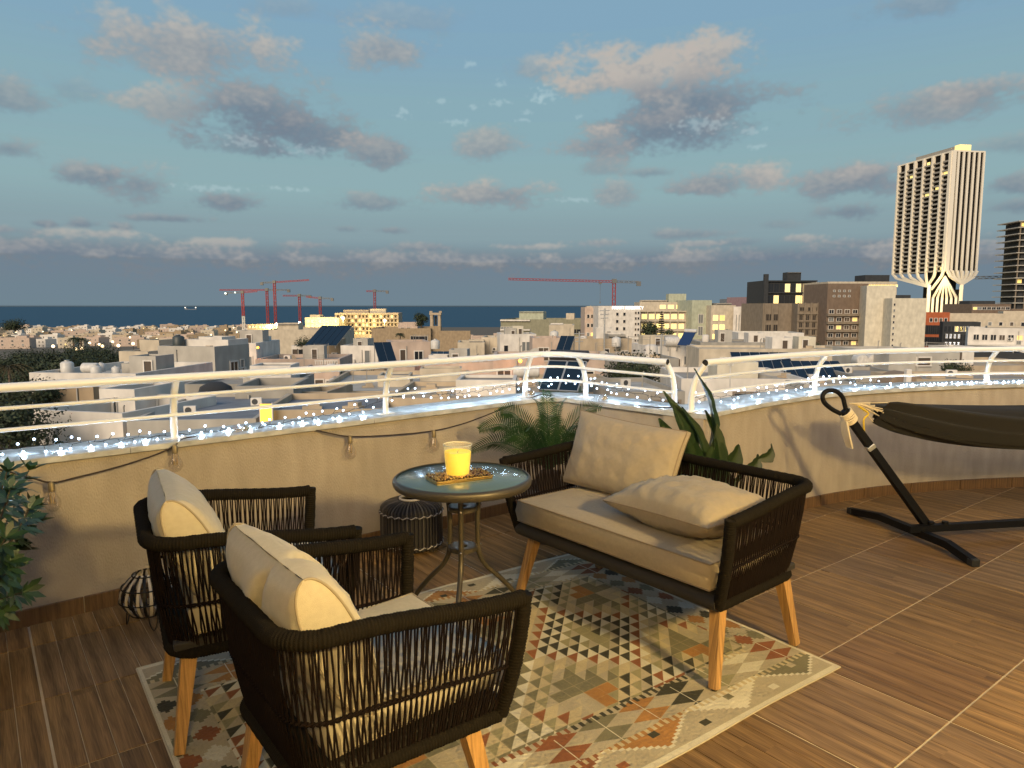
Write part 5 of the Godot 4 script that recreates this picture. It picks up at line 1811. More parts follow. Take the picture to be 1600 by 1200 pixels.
func trees() -> void:
	var leaf := paint("foliage", Color.WHITE, 0.8)
	leaf.vertex_color_use_as_albedo = true
	var bark := wall_mat("brown")
	var mk := func(called: String, label: String, cat: String, sd: int, w: float, h: float, lf: float, n: int, lumps: int, trunk: float, tall: bool) -> Node3D:
		var t := thing(called, label, cat)
		part("crown", crown(sd, w, h, lf, n, lumps, tall), leaf, t, Transform3D(Basis.IDENTITY, Vector3(0, trunk * 0.8, 0)))
		var g := G.new()
		g.tube(PackedVector3Array([Vector3.ZERO, Vector3(w * 0.01, trunk, 0), Vector3(0, trunk + h * 0.4, 0)]), [w * 0.045, w * 0.03, w * 0.012], 7)
		for k in 4:
			g.tube(PackedVector3Array([Vector3(0, trunk, 0), Vector3(cos(k * 1.7) * w * 0.25, trunk + h * 0.45, sin(k * 1.7) * w * 0.25)]), [w * 0.018, w * 0.006], 5)
		part("trunk", g, bark, t)
		return t
	# the park: a bank of dark trees
	var protos := []
	for k in 3:
		protos.append(mk.call("park_tree", "dark dense evergreen tree in the park at left", "tree", 100 + k, 13.0, 9.0, 0.30, 7000, 14, 3.0, false))
		protos[k].set_meta("group", "park trees")
	var r := RandomNumberGenerator.new()
	r.seed = 9
	var used := {}
	for s in [[28, 553, 250], [45, 549, 285], [62, 552, 262], [80, 548, 290], [98, 551, 255], [115, 549, 280], [132, 550, 262], [148, 548, 300], [164, 550, 270], [180, 547, 290], [196, 549, 300], [36, 560, 215], [70, 562, 205], [104, 561, 210], [138, 560, 215], [168, 559, 225], [14, 560, 225], [-6, 556, 240], [186, 556, 250], [120, 566, 180], [85, 569, 170], [50, 568, 175], [155, 566, 190]]:
		var p := at(s[0], s[1], s[2])
		var i := r.randi() % 3
		var tr := Transform3D(Basis(Vector3.UP, r.randf() * TAU).scaled(Vector3.ONE * r.randf_range(0.85, 1.2)), p - Vector3.UP * 12.3)
		if not used.has(i):
			used[i] = true
			protos[i].transform = tr
		else:
			copy_of(protos[i], tr, "dark dense evergreen tree in the park at left", "park trees")
	var put := func(t: Node3D, px: float, py_top: float, depth: float, hgt: float) -> void:
		var p := at(px, py_top, depth)
		t.position = Vector3(p.x, p.y - hgt, p.z)
	put.call(mk.call("shore_tree", "dark round tree alone against the sea at the far left", "tree", 201, 26, 9, 1.0, 1800, 9, 2.5, false), 23, 505, 900, 11)
	put.call(mk.call("villa_tree", "dark bushy tree left of the bell tower", "tree", 202, 6.4, 5.4, 0.35, 1800, 8, 1.2, false), 658, 492, 338, 6.3)
	put.call(mk.call("garden_tree", "dark tree at the left of the tall pine, before the lit flats", "tree", 203, 6.0, 6.0, 0.3, 2600, 9, 1.0, false), 1017, 507, 190, 6.6)
	put.call(mk.call("garden_tree", "dark bushy tree right under the tall pine", "tree", 204, 4.5, 4.5, 0.25, 1800, 7, 1.0, false), 1040, 516, 185, 5.2)
	put.call(mk.call("cypress", "dark pointed cypress before the cream block", "tree", 205, 2.6, 3.4, 0.13, 2600, 9, 0.3, true), 1136, 512, 170, 3.7)
	put.call(mk.call("cypress", "shorter second point of the cypress, on its left", "tree", 206, 1.9, 2.2, 0.12, 1600, 7, 0.3, true), 1131, 521, 171, 2.4)
	put.call(mk.call("roof_shrub", "green shrub in a planter beside the stone house wall, below the top rail", "shrub", 207, 3.2, 1.1, 0.09, 2600, 12, 0.1, false), 554, 581, 57, 1.15)
	put.call(mk.call("courtyard_tree", "dark leafy tree below the rail, right of the corner posts", "tree", 208, 3.6, 2.0, 0.11, 4200, 14, 0.5, false), 988, 569, 44, 2.1)
	put.call(mk.call("roof_shrub", "dark clipped shrub left of the roof pavilion", "shrub", 209, 3.2, 1.6, 0.14, 1600, 8, 0.1, false), 415, 541, 100, 1.7)
	put.call(mk.call("pavilion_plants", "dark planting on the roof of the glazed pavilion", "shrub", 210, 3.6, 0.9, 0.12, 1200, 9, 0.1, false), 474, 532, 104, 0.95)
	put.call(mk.call("garden_hedge", "dark garden bush at the left edge below the top rail", "shrub", 211, 4.5, 2.2, 0.12, 4200, 14, 0.2, false), 20, 606, 48, 2.2)
	put.call(mk.call("garden_hedge", "second dark garden bush left of the stone side wall", "shrub", 212, 3.4, 1.8, 0.12, 3000, 12, 0.2, false), 52, 610, 44, 1.8)
	put.call(mk.call("garden_hedge", "dark leafy bush in the shaded yard nearest the left edge", "shrub", 217, 3.2, 2.0, 0.07, 6000, 14, 0.2, false), 12, 636, 25, 2.1)
	put.call(mk.call("roof_plants", "low dark plants on the flat roof left of the concrete frame", "shrub", 213, 3.0, 1.0, 0.12, 1200, 8, 0.1, false), 1250, 535, 98, 1.0)
	put.call(mk.call("roof_plants", "low bush on the grey roof under the brown flats", "shrub", 214, 2.4, 1.1, 0.12, 1200, 8, 0.1, false), 1266, 537, 96, 1.1)
	put.call(mk.call("roof_plants", "small dark plants beside the pink wall light", "shrub", 215, 1.6, 0.6, 0.08, 800, 6, 0.1, false), 728, 588, 58, 0.6)
	put.call(mk.call("courtyard_plant", "bush with dark leaves beside the green door at right", "shrub", 216, 1.6, 0.9, 0.06, 1600, 8, 0.1, false), 1494, 568, 40, 1.0)
	# the tall pine: tiers of level branches
	var pn := thing("tiered_pine", "tall dark pine with level tiers of branches before the lit flats", "tree")
	var pc := G.new()
	pc.coloured = true
	var rr := RandomNumberGenerator.new()
	rr.seed = 5
	for tier in 13:
		var y := 1.6 + tier * 0.62
		var reach := 1.55 * (1.0 - tier / 14.5)
		for k in 9:
			var a := rr.randf() * TAU
			var d := Vector3(cos(a), 0.1, sin(a))
			for j in 9:
				var q := d * reach * (j + 1) / 9.0 + Vector3.UP * (y + 0.1 * rr.randf())
				var kk := rr.randf_range(0.4, 0.8)
				pc.tint = Color(0.028 * kk, 0.042 * kk, 0.028 * kk)
				var e := Vector3(-d.z, 0.15, d.x) * 0.2
				pc.tri(q - e, q + d * 0.22, q + e, Vector3.UP, Vector3.UP, Vector3.UP)
				pc.tri(q - e + Vector3.UP * 0.1, q + Vector3(0, 0.34, 0), q + e, d, d, d)
	part("crown", pc, leaf, pn)
	var pt := G.new()
	pt.tube(PackedVector3Array([Vector3.ZERO, Vector3(0, 9.6, 0)]), [0.2, 0.03], 6)
	part("trunk", pt, bark, pn)
	put.call(pn, 1034, 484, 195, 9.9)
	# palms
	for s in [[114, 524, 300, 4.6, "left one of two palms at the edge of the park"], [126, 525, 300, 4.3, "right one of two palms at the edge of the park"], [625, 518, 300, 3.6, "bushy palm before the arched villa"], [12, 558, 150, 8.0, "dry shaggy palm at the far left edge above the rail"]]:
		var t := thing("palm_tree", s[4], "palm", Vector3.ZERO, 0.0, "palms in the town")
		var tr := G.new()
		var hgt: float = s[3]
		tr.tube(PackedVector3Array([Vector3.ZERO, Vector3(0.1, hgt * 0.8, 0)]), [0.35, 0.22], 7)
		part("trunk", tr, bark, t)
		var g := G.new()
		g.coloured = true
		for k in 46:
			var a := k * 2.4
			var up := rr.randf_range(-0.5, 1.1)
			var d := Vector3(cos(a), 0, sin(a))
			var len_ := hgt * 0.6
			var prev := Vector3(0.1, hgt * 0.8, 0)
			for j in 6:
				var q := (j + 1) / 6.0
				var nx := Vector3(0.1, hgt * 0.8, 0) + d * len_ * q + Vector3.UP * (up * q - 1.3 * q * q) * len_ * 0.6
				var side := Vector3(-d.z, 0, d.x) * 0.28 * (1.1 - q)
				g.tint = Color(0.03, 0.045, 0.02) if s[0] > 20 else Color(0.07, 0.055, 0.025)
				g.flat(prev - side, nx, prev + side + Vector3.UP * -0.1)
				g.flat(prev - side + Vector3.UP * -0.3, nx, prev)
				prev = nx
		part("crown", g, leaf, t)
		put.call(t, s[0], s[1], s[2], hgt * 1.05)


# ---------------------------------------------------------------- furniture
# outline of a woven seat: s runs 0..1 from the front left end round the back to the front right end; level 0 bottom, 1 top
func seat_plan(w: Dictionary) -> Dictionary:
	var out := {"top": [], "bottom": [], "len": [0.0]}
	for which in ["top", "bottom"]:
		var wf: float = w.wf if which == "top" else w.bw
		var wb: float = w.wb if which == "top" else w.bw - 0.02
		var d: float = w.d if which == "top" else w.bd
		var r: float = 0.11 if which == "top" else 0.09
		var zf: float = w.d / 2 if which == "top" else w.d / 2 - 0.045
		var zb := zf - d
		var hf: float = w.hf if which == "top" else w.hb0
		var hb: float = w.hb if which == "top" else w.hb0
		var pts := []
		for i in 21:
			var q := i / 20.0
			var z := lerpf(zf, zb + r, q)
			pts.append(Vector3(-lerpf(wf, wb, q) / 2, lerpf(hf, hb, smoothstep(0.0, 1.0, q)), z))
		for i in range(1, 9):
			var a := PI / 2 * i / 8.0
			pts.append(Vector3(-wb / 2 + r - cos(a) * r, hb, zb + r - sin(a) * r))
		var nb := 20 if w.wf < 0.9 else 44
		for i in range(1, nb):
			pts.append(Vector3(lerpf(-wb / 2 + r, wb / 2 - r, float(i) / nb), hb, zb))
		for i in range(0, 8):
			var a := PI / 2 * i / 8.0
			pts.append(Vector3(wb / 2 - r + sin(a) * r, hb, zb + r - cos(a) * r))
		for i in range(0, 21):
			var q := 1.0 - i / 20.0
			pts.append(Vector3(lerpf(wf, wb, q) / 2, lerpf(hf, hb, smoothstep(0.0, 1.0, q)), lerpf(zf, zb + r, q)))
		out[which] = pts
	for i in range(1, out.top.size()):
		out.len.append(out.len[-1] + out.top[i].distance_to(out.top[i - 1]))
	return out


func plan_at(pl: Dictionary, l: float, level: float) -> Vector3:
	var n: int = pl.top.size()
	l = clampf(l, 0.0, pl.len[-1] - 1e-4)
	var i := 0
	var a := 0
	var b := n - 1
	while b - a > 1:
		var m := (a + b) / 2
		if pl.len[m] <= l: a = m
		else: b = m
	i = a
	var k: float = (l - pl.len[i]) / maxf(pl.len[i + 1] - pl.len[i], 1e-6)
	var t: Vector3 = pl.top[i].lerp(pl.top[i + 1], k)
	var o: Vector3 = pl.bottom[i].lerp(pl.bottom[i + 1], k)
	var p := o.lerp(t, level)
	# the sides belly slightly outwards
	var out := Vector3(t.x - o.x, 0, t.z - o.z)
	return p + out * (0.25 * sin(level * PI) * 0.6)


# a rail wound with rope: one ridge per turn
func wound(g: G, path: PackedVector3Array, r: float, pitch := 0.0085, sides := 11) -> void:
	var c := Curve3D.new()
	for p in path: c.add_point(p)
	var total := c.get_baked_length()
	var n := int(total / pitch) * 4
	var pts := PackedVector3Array()
	var rad := []
	for i in n + 1:
		pts.append(c.sample_baked(total * i / n, true))
		rad.append(r * (1.0 + [0.0, 0.075, 0.105, 0.075][i % 4]) + 0.0006 * sin(i * 0.37))
	g.tube(pts, rad, sides)


func woven_seat(called: String, label: String, category: String, w: Dictionary, group := "") -> Node3D:
	var t := thing(called, label, category, Vector3.ZERO, 0.0, group)
	var rope := paint("rope", lin(0.0115, 0.0095, 0.007), 0.9)
	rope.normal_enabled = true
	rope.normal_texture = bump_noise("rope_twist", 0.2, 5.0, 128, 2)
	rope.normal_scale = 0.6
	rope.uv1_scale = Vector3(2, 30, 1)
	rope.metallic_specular = 0.18
	var strand := paint("rope_strand", lin(0.0095, 0.0065, 0.006), 0.9)
	strand.metallic_specular = 0.15
	var tim := wood("leg_wood", lin(0.62, 0.38, 0.15))
	var foot := paint("foot_rubber", lin(0.01, 0.01, 0.01), 0.7)
	var pl := seat_plan(w)
	var total: float = pl.len[-1]
	var top := PackedVector3Array(pl.top)
	# arm and back rail with its front posts, wound with rope
	var g := G.new()
	wound(g, top, 0.0215)
	part("arm_rail", g, rope, t)
	for s in [0, 1]:
		var pg := G.new()
		var l := 0.0 if s == 0 else total
		var pp := PackedVector3Array()
		for k in 9:
			pp.append(plan_at(pl, l, 1.0 - k / 8.0) + Vector3(0, 0.012 if k == 0 else 0.0, 0.004))
		wound(pg, pp, 0.0205)
		part("front_post", pg, rope, t)
	var bg := G.new()
	var bp := PackedVector3Array(pl.bottom)
	wound(bg, bp, 0.019)
	part("base_rail", bg, rope, t)
	# the plain front beam of the seat and the deck under the cushion
	var fb := G.new()
	var zf: float = w.d / 2 - 0.045
	fb.tube(PackedVector3Array([Vector3(-w.bw / 2, w.hb0 + 0.012, zf), Vector3(w.bw / 2, w.hb0 + 0.012, zf)]), 0.032, 14)
	fb.cbox(Vector3(0, w.hb0 + 0.028, zf - w.bd / 2), Vector3(w.bw - 0.01, 0.03, w.bd - 0.01), 0.006)
	part("seat_deck", fb, paint("deck_rope", lin(0.020, 0.017, 0.014), 0.8), t)
	# strands: pairs that cross between the top rail, the twined row and the base rail
	for side in [["side_weave", 0.0, 0.30], ["back_weave", 0.30, 0.70], ["side_weave", 0.70, 1.0]]:
		var sg := G.new()
		var l0: float = total * side[1]
		var l1: float = total * side[2]
		if w.wf > 0.9:
			l0 = [0.0, 0.75, total - 0.75][0 if side[1] == 0.0 else (1 if side[1] < 0.5 else 2)]
			l1 = [0.75, total - 0.75, total][0 if side[1] == 0.0 else (1 if side[1] < 0.5 else 2)]
		var step := 0.0170
		var n := int((l1 - l0) / step)
		for i in n:
			var l := l0 + (i + 0.5) * step
			for j in 2:
				var sw := (0.5 if j == 0 else -0.5) * step * (0.85 + 0.35 * sin(i * 2.1 + j))
				var pts := PackedVector3Array([plan_at(pl, l + sw * 0.55, 0.97), plan_at(pl, l + sw * 0.9, 0.72), plan_at(pl, l + sw * 0.15, 0.45), plan_at(pl, l - sw * 0.6, 0.22), plan_at(pl, l - sw * 0.3, 0.03)])
				sg.tube(pts, 0.0028, 5, false)
		part(side[0], sg, strand, t).set_meta("kind", "stuff")
	# the twined row half way down
	var tw := G.new()
	for q in 2:
		var tp := PackedVector3Array()
		var rr := []
		var n := int(total / 0.008)
		for i in n + 1:
			var l := total * i / n
			var p := plan_at(pl, l, 0.44)
			var o := Vector3(p.x, 0, p.z).normalized()
			var a := i * 1.6 + q * PI
			tp.append(p + o * sin(a) * 0.0045 + Vector3.UP * cos(a) * 0.0045)
		tw.tube(tp, 0.0036, 5)
	part("twined_row", tw, strand, t)
	# legs
	for sx in [-1.0, 1.0]:
		for sz in [-1.0, 1.0]:
			var lg := G.new()
			var a := Vector3(sx * w.lx0, w.hb0 + 0.02, sz * w.lz0 - 0.01)
			var b := Vector3(sx * w.lx1, 0.012, sz * w.lz1)
			lg.beam(a, b, 0.050, 0.032, Vector3(1, 0, 0))
			var l := part("leg", lg, tim, t)
			var fg := G.new()
			fg.tube(PackedVector3Array([Vector3(b.x, 0.0, b.z), Vector3(b.x, 0.0125, b.z)]), 0.012, 10)
			part("foot_pad", fg, foot, l)
	return t


# a stuffed cushion lying flat, x long, z deep, y thick; "gusset" is the height of its side band
func cushion_shape(size: Vector3, gusset: float, bow: float, wr: float, sd: int, crease := false, boxed := false) -> G:
	var g := G.new()
	var nz := noise(3.2, 4, sd)
	var n := 34
	var m := 26
	var grid := []
	for face in 2:
		var rows := []
		for j in m + 1:
			var row := PackedVector3Array()
			for i in n + 1:
				var u := -1.0 + 2.0 * i / n
				var v := -1.0 + 2.0 * j / m
				u = sin(u * PI / 2) * 0.35 + u * 0.65
				v = sin(v * PI / 2) * 0.35 + v * 0.65
				var x := u * size.x / 2 * (1.0 - bow * (1.0 - v * v) * absf(u))
				var z := v * size.z / 2 * (1.0 - bow * (1.0 - u * u) * absf(v))
				var prof := pow(maxf(1.0 - pow(absf(u), 2.4), 0.0), 0.52) * pow(maxf(1.0 - pow(absf(v), 2.4), 0.0), 0.52)
				var y := gusset / 2 + (size.y - gusset) / 2 * prof
				if boxed:   # full rounded long edges, flat end panels
					prof = pow(maxf(1.0 - pow(absf(v), 2.3), 0.0), 0.5) * (0.60 + 0.40 * pow(maxf(1.0 - pow(absf(u), 3.0), 0.0), 0.5))
					y = size.y / 2 * prof
				y += wr * nz.get_noise_2d(x * 3.0 + 5.0 * face, z * 3.0) * (0.25 + 0.75 * prof)
				y += wr * 0.55 * nz.get_noise_2d(x * 9.0, z * 4.0 + 30.0) * pow(maxf(1.0 - prof, 0.0), 0.5) * (1.0 - pow(absf(v), 8.0))
				if crease:
					var cx := u * 0.5 + 0.06 + 0.10 * v * v
					y -= 0.045 * exp(-pow(cx / 0.035, 2.0)) * prof * 1.0
					y += 0.012 * exp(-pow((cx - 0.09) / 0.07, 2.0)) * prof
				row.append(Vector3(x, y if face == 0 else -y, z))
			rows.append(row)
		grid.append(rows)
	for face in 2:
		var rows: Array = grid[face]
		var nor := []
		for j in m + 1:
			var nr := PackedVector3Array()
			for i in n + 1:
				var du: Vector3 = rows[j][mini(i + 1, n)] - rows[j][maxi(i - 1, 0)]
				var dv: Vector3 = rows[mini(j + 1, m)][i] - rows[maxi(j - 1, 0)][i]
				var q := dv.cross(du).normalized()
				nr.append(q if face == 0 else -q)
			nor.append(nr)
		for j in m:
			for i in n:
				var a: Vector3 = rows[j][i]
				var b: Vector3 = rows[j][i + 1]
				var c: Vector3 = rows[j + 1][i + 1]
				var d: Vector3 = rows[j + 1][i]
				if face == 0:
					g.tri(a, c, b, nor[j][i], nor[j + 1][i + 1], nor[j][i + 1])
					g.tri(a, d, c, nor[j][i], nor[j + 1][i], nor[j + 1][i + 1])
				else:
					g.tri(a, b, c, nor[j][i], nor[j][i + 1], nor[j + 1][i + 1])
					g.tri(a, c, d, nor[j][i], nor[j + 1][i + 1], nor[j + 1][i])
	# side band, slightly rounded
	var rim := cushion_rim(grid, n, m)
	for k in rim[0].size():
		var l: int = (k + 1) % rim[0].size()
		var t0: Vector3 = rim[0][k]
		var t1: Vector3 = rim[0][l]
		var b0: Vector3 = rim[1][k]
		var b1: Vector3 = rim[1][l]
		var o0 := Vector3(t0.x / size.x, 0, t0.z / size.z)
		o0 = Vector3(pow(absf(o0.x * 2), 6) * signf(o0.x), 0, pow(absf(o0.z * 2), 6) * signf(o0.z)).normalized()
		var o1 := Vector3(t1.x / size.x, 0, t1.z / size.z)
		o1 = Vector3(pow(absf(o1.x * 2), 6) * signf(o1.x), 0, pow(absf(o1.z * 2), 6) * signf(o1.z)).normalized()
		var m0 := (t0 + b0) / 2 + o0 * gusset * 0.12
		var m1 := (t1 + b1) / 2 + o1 * gusset * 0.12
		var up := Vector3.UP * 0.25
		g.tri(b0, m0, m1, o0 - up, o0, o1); g.tri(b0, m1, b1, o0 - up, o1, o1 - up)
		g.tri(m0, t0, t1, o0, o0 + up, o1 + up); g.tri(m0, t1, m1, o0, o1 + up, o1)
	return g


func cushion_rim(grid: Array, n: int, m: int) -> Array:
	var out := [PackedVector3Array(), PackedVector3Array()]
	for f in 2:
		for i in n: out[f].append(grid[f][0][i])
		for j in m: out[f].append(grid[f][j][n])
		for i in n: out[f].append(grid[f][m][n - i])
		for j in m: out[f].append(grid[f][m - j][0])
	return out


func cushion(label: String, size: Vector3, gusset: float, bow: float, wr: float, sd: int, tr: Transform3D, tone: String, group: String, crease := false, boxed := false) -> Node3D:
	var cm := cloth("cushion_" + tone, lin(0.46, 0.405, 0.31) if tone == "light" else lin(0.335, 0.275, 0.195))
	var pm := paint("piping_" + tone, lin(0.30, 0.25, 0.18) if tone == "light" else lin(0.24, 0.18, 0.12), 0.9)
	var t := thing("cushion", label, "cushion", Vector3.ZERO, 0.0, group)
	t.transform = tr
	part("cover", cushion_shape(size, gusset, bow, wr, sd, crease, boxed), cm, t)
	if boxed:
		for e in [-1.0, 1.0]:
			var pts := PackedVector3Array()
			for k in 48:
				var a := TAU * k / 48.0
				var v := sin(a)
				var y := size.y / 2 * 0.60 * pow(maxf(1.0 - pow(absf(v), 2.3), 0.0), 0.5) * signf(cos(a))
				pts.append(Vector3(e * size.x / 2 * (1.0 - bow * (1.0 - v * v)), y, v * size.z / 2))
			var g := G.new()
			g.tube(pts, 0.0034, 6, false, true)
			part("piping", g, pm, t)
		return t
	var n := 40
	for f in ([0, 1] if gusset > 0.02 else [0]):
		var pts := PackedVector3Array()
		for k in n * 4:
			var q := (k % n) / float(n)
			var u := [q * 2 - 1, 1.0, 1 - q * 2, -1.0][k / n] as float
			var v := [-1.0, q * 2 - 1, 1.0, 1 - q * 2][k / n] as float
			pts.append(Vector3(u * size.x / 2 * (1.0 - bow * (1.0 - v * v) * absf(u)), (gusset / 2 if f == 0 else -gusset / 2) if gusset > 0.02 else 0.0, v * size.z / 2 * (1.0 - bow * (1.0 - u * u) * absf(v))))
		var g := G.new()
		g.tube(pts, 0.0034, 6, false, true)
		part("piping", g, pm, t)
	return t


func furniture() -> void:
	# ---- rug
	var rm := paint("rug_weave", Color(0.88, 0.88, 0.87), 0.95)
	rm.albedo_texture = rug_texture()
	rm.normal_enabled = true
	rm.normal_texture = bump_noise("rug_bump", 0.45, 5.0, 256, 2)
	rm.normal_scale = 0.18
	var rg := G.new()
	var nu := 90
	var nv := 64
	var lift := noise(0.9, 3, 12)
	var hgt := func(u: float, v: float) -> float:
		# lies flat with a few soft rucks near the table end
		var e := exp(-pow((u - 0.15) / 0.60, 2.0) - pow((v + 0.30) / 0.45, 2.0))
		var y := 0.006 + e * (0.026 * maxf(0.0, sin((u * 0.9 + v * 1.0) * 10.0 + 1.0)) + 0.010 * maxf(0.0, sin(u * 6.0 - v * 4.0)))
		return y + 0.004 * maxf(0.0, lift.get_noise_2d(u * 3.0 + 9.0, v * 3.0))
	for j in nv:
		for i in nu:
			var q := []
			var nn := []
			for k in [[0, 0], [1, 0], [1, 1], [0, 1]]:
				var u: float = -1.15 + 2.30 * (i + k[0]) / nu
				var v: float = -0.82 + 1.64 * (j + k[1]) / nv
				var edge := 0.004 * sin(u * 7.0) if absf(v) > 0.8 else 0.0
				q.append(Vector3(u, hgt.call(u, v), v + edge))
				var dx: float = (hgt.call(u + 0.004, v) - hgt.call(u - 0.004, v)) / 0.008
				var dz: float = (hgt.call(u, v + 0.004) - hgt.call(u, v - 0.004)) / 0.008
				nn.append(Vector3(-dx, 1, -dz).normalized())
			var uv := []
			for k in q: uv.append(Vector2((k.x + 1.15) / 2.30, clampf((k.z + 0.82) / 1.64, 0.001, 0.999)))
			rg.tri(q[3], q[2], q[1], nn[3], nn[2], nn[1], uv[3], uv[2], uv[1])
			rg.tri(q[3], q[1], q[0], nn[3], nn[1], nn[0], uv[3], uv[1], uv[0])
	rm.texture_repeat = false
	var re := G.new()
	for s in [-1.0, 1.0]:
		var pe := PackedVector3Array()
		for i in 60: 
			var u := -1.15 + 2.30 * i / 59.0
			pe.append(Vector3(u, hgt.call(u, s * 0.82) - 0.002, s * 0.82 + 0.004 * sin(u * 7.0)))
		re.tube(pe, 0.0035, 6)
		var pz := PackedVector3Array()
		for i in 40:
			var v := -0.82 + 1.64 * i / 39.0
			pz.append(Vector3(s * 1.15, hgt.call(s * 1.15, v) - 0.002, v))
		re.tube(pz, 0.0035, 6)
	var rug := thing("rug", "flat-woven patterned rug of triangles and zigzags under the seats", "rug", Vector3(-0.092, 0.0, -2.711), 0.62)
	rug.transform.basis = Basis(Vector3(0.81, 0, -0.586), Vector3.UP, Vector3(0.586, 0, 0.81))
	part("weave", rg, rm, rug)
	part("hem", re, cloth("rug_hem", lin(0.46, 0.40, 0.29)), rug)

	# ---- chairs and sofa
	var cw := {"wf": 0.63, "wb": 0.60, "d": 0.64, "bw": 0.53, "bd": 0.54, "hf": 0.672, "hb": 0.715, "hb0": 0.335, "lx0": 0.215, "lz0": 0.20, "lx1": 0.265, "lz1": 0.262}
	var ch := woven_seat("armchair", "dark rope-woven armchair nearest the front with a folded back cushion", "armchair", cw, "rope-woven armchairs")
	ch.position = Vector3(-0.416, 0, -1.882)
	ch.rotation.y = 2.229
	var cb := Transform3D(Basis(Vector3.UP, 2.089), Vector3(-0.98, 0, -2.511))
	copy_of(ch, cb, "dark rope-woven armchair behind the other one, nearer the wall", "rope-woven armchairs")
	var sw := {"wf": 1.31, "wb": 1.25, "d": 0.65, "bw": 1.17, "bd": 0.55, "hf": 0.682, "hb": 0.712, "hb0": 0.335, "lx0": 0.53, "lz0": 0.215, "lx1": 0.58, "lz1": 0.285}
	var so := woven_seat("sofa", "dark rope-woven two-seat sofa on splayed wooden legs", "sofa", sw)
	so.position = Vector3(0.624, 0, -3.171)
	so.rotation.y = -0.894
	# ---- cushions
	for k in 2:
		var f: Transform3D = ch.transform if k == 0 else cb
		var which := "the nearest armchair" if k == 0 else "the armchair by the wall"
		cushion("flat beige seat cushion in " + which, Vector3(0.49, 0.135, 0.505), 0.09, 0.012, 0.005, 40 + k, f * Transform3D(Basis(Vector3.RIGHT, -0.05), Vector3(0, 0.447, 0.047)), "light", "cushions of the terrace set")
		# back cushion stands on the seat and leans on the back: x stays, thickness turns to +z
		var b := Basis(Vector3.RIGHT, deg_to_rad(90 - 24)) 
		cushion("pale beige back cushion leaning in " + which + (", creased down the middle" if k == 0 else ", smooth with piped ends"), Vector3(0.51, 0.20, 0.41), 0.055, 0.035, 0.008, 50 + k, f * Transform3D(b, Vector3(0, 0.655, -0.175)), "light", "cushions of the terrace set", k == 0, true)
	var fs: Transform3D = so.transform
	cushion("long taupe seat cushion of the sofa", Vector3(1.125, 0.135, 0.525), 0.10, 0.006, 0.005, 60, fs * Transform3D(Basis.IDENTITY, Vector3(0, 0.447, 0.05)), "taupe", "cushions of the terrace set")
	cushion("taupe cushion standing upright against the sofa back", Vector3(0.66, 0.17, 0.39), 0.03, 0.05, 0.010, 61, fs * Transform3D(Basis(Vector3.UP, 0.10) * Basis(Vector3(1, 0, 0), deg_to_rad(90 - 20)) * Basis(Vector3.UP, -0.05), Vector3(-0.30, 0.690, -0.150)), "taupe", "cushions of the terrace set")
	cushion("taupe cushion lying flat at the right end of the sofa", Vector3(0.60, 0.215, 0.44), 0.012, 0.06, 0.018, 62, fs * Transform3D(Basis(Vector3.UP, -0.10) * Basis(Vector3(0, 0, 1), 0.05), Vector3(0.25, 0.605, 0.035)), "taupe", "cushions of the terrace set")
	table_and_candle()
	lanterns()


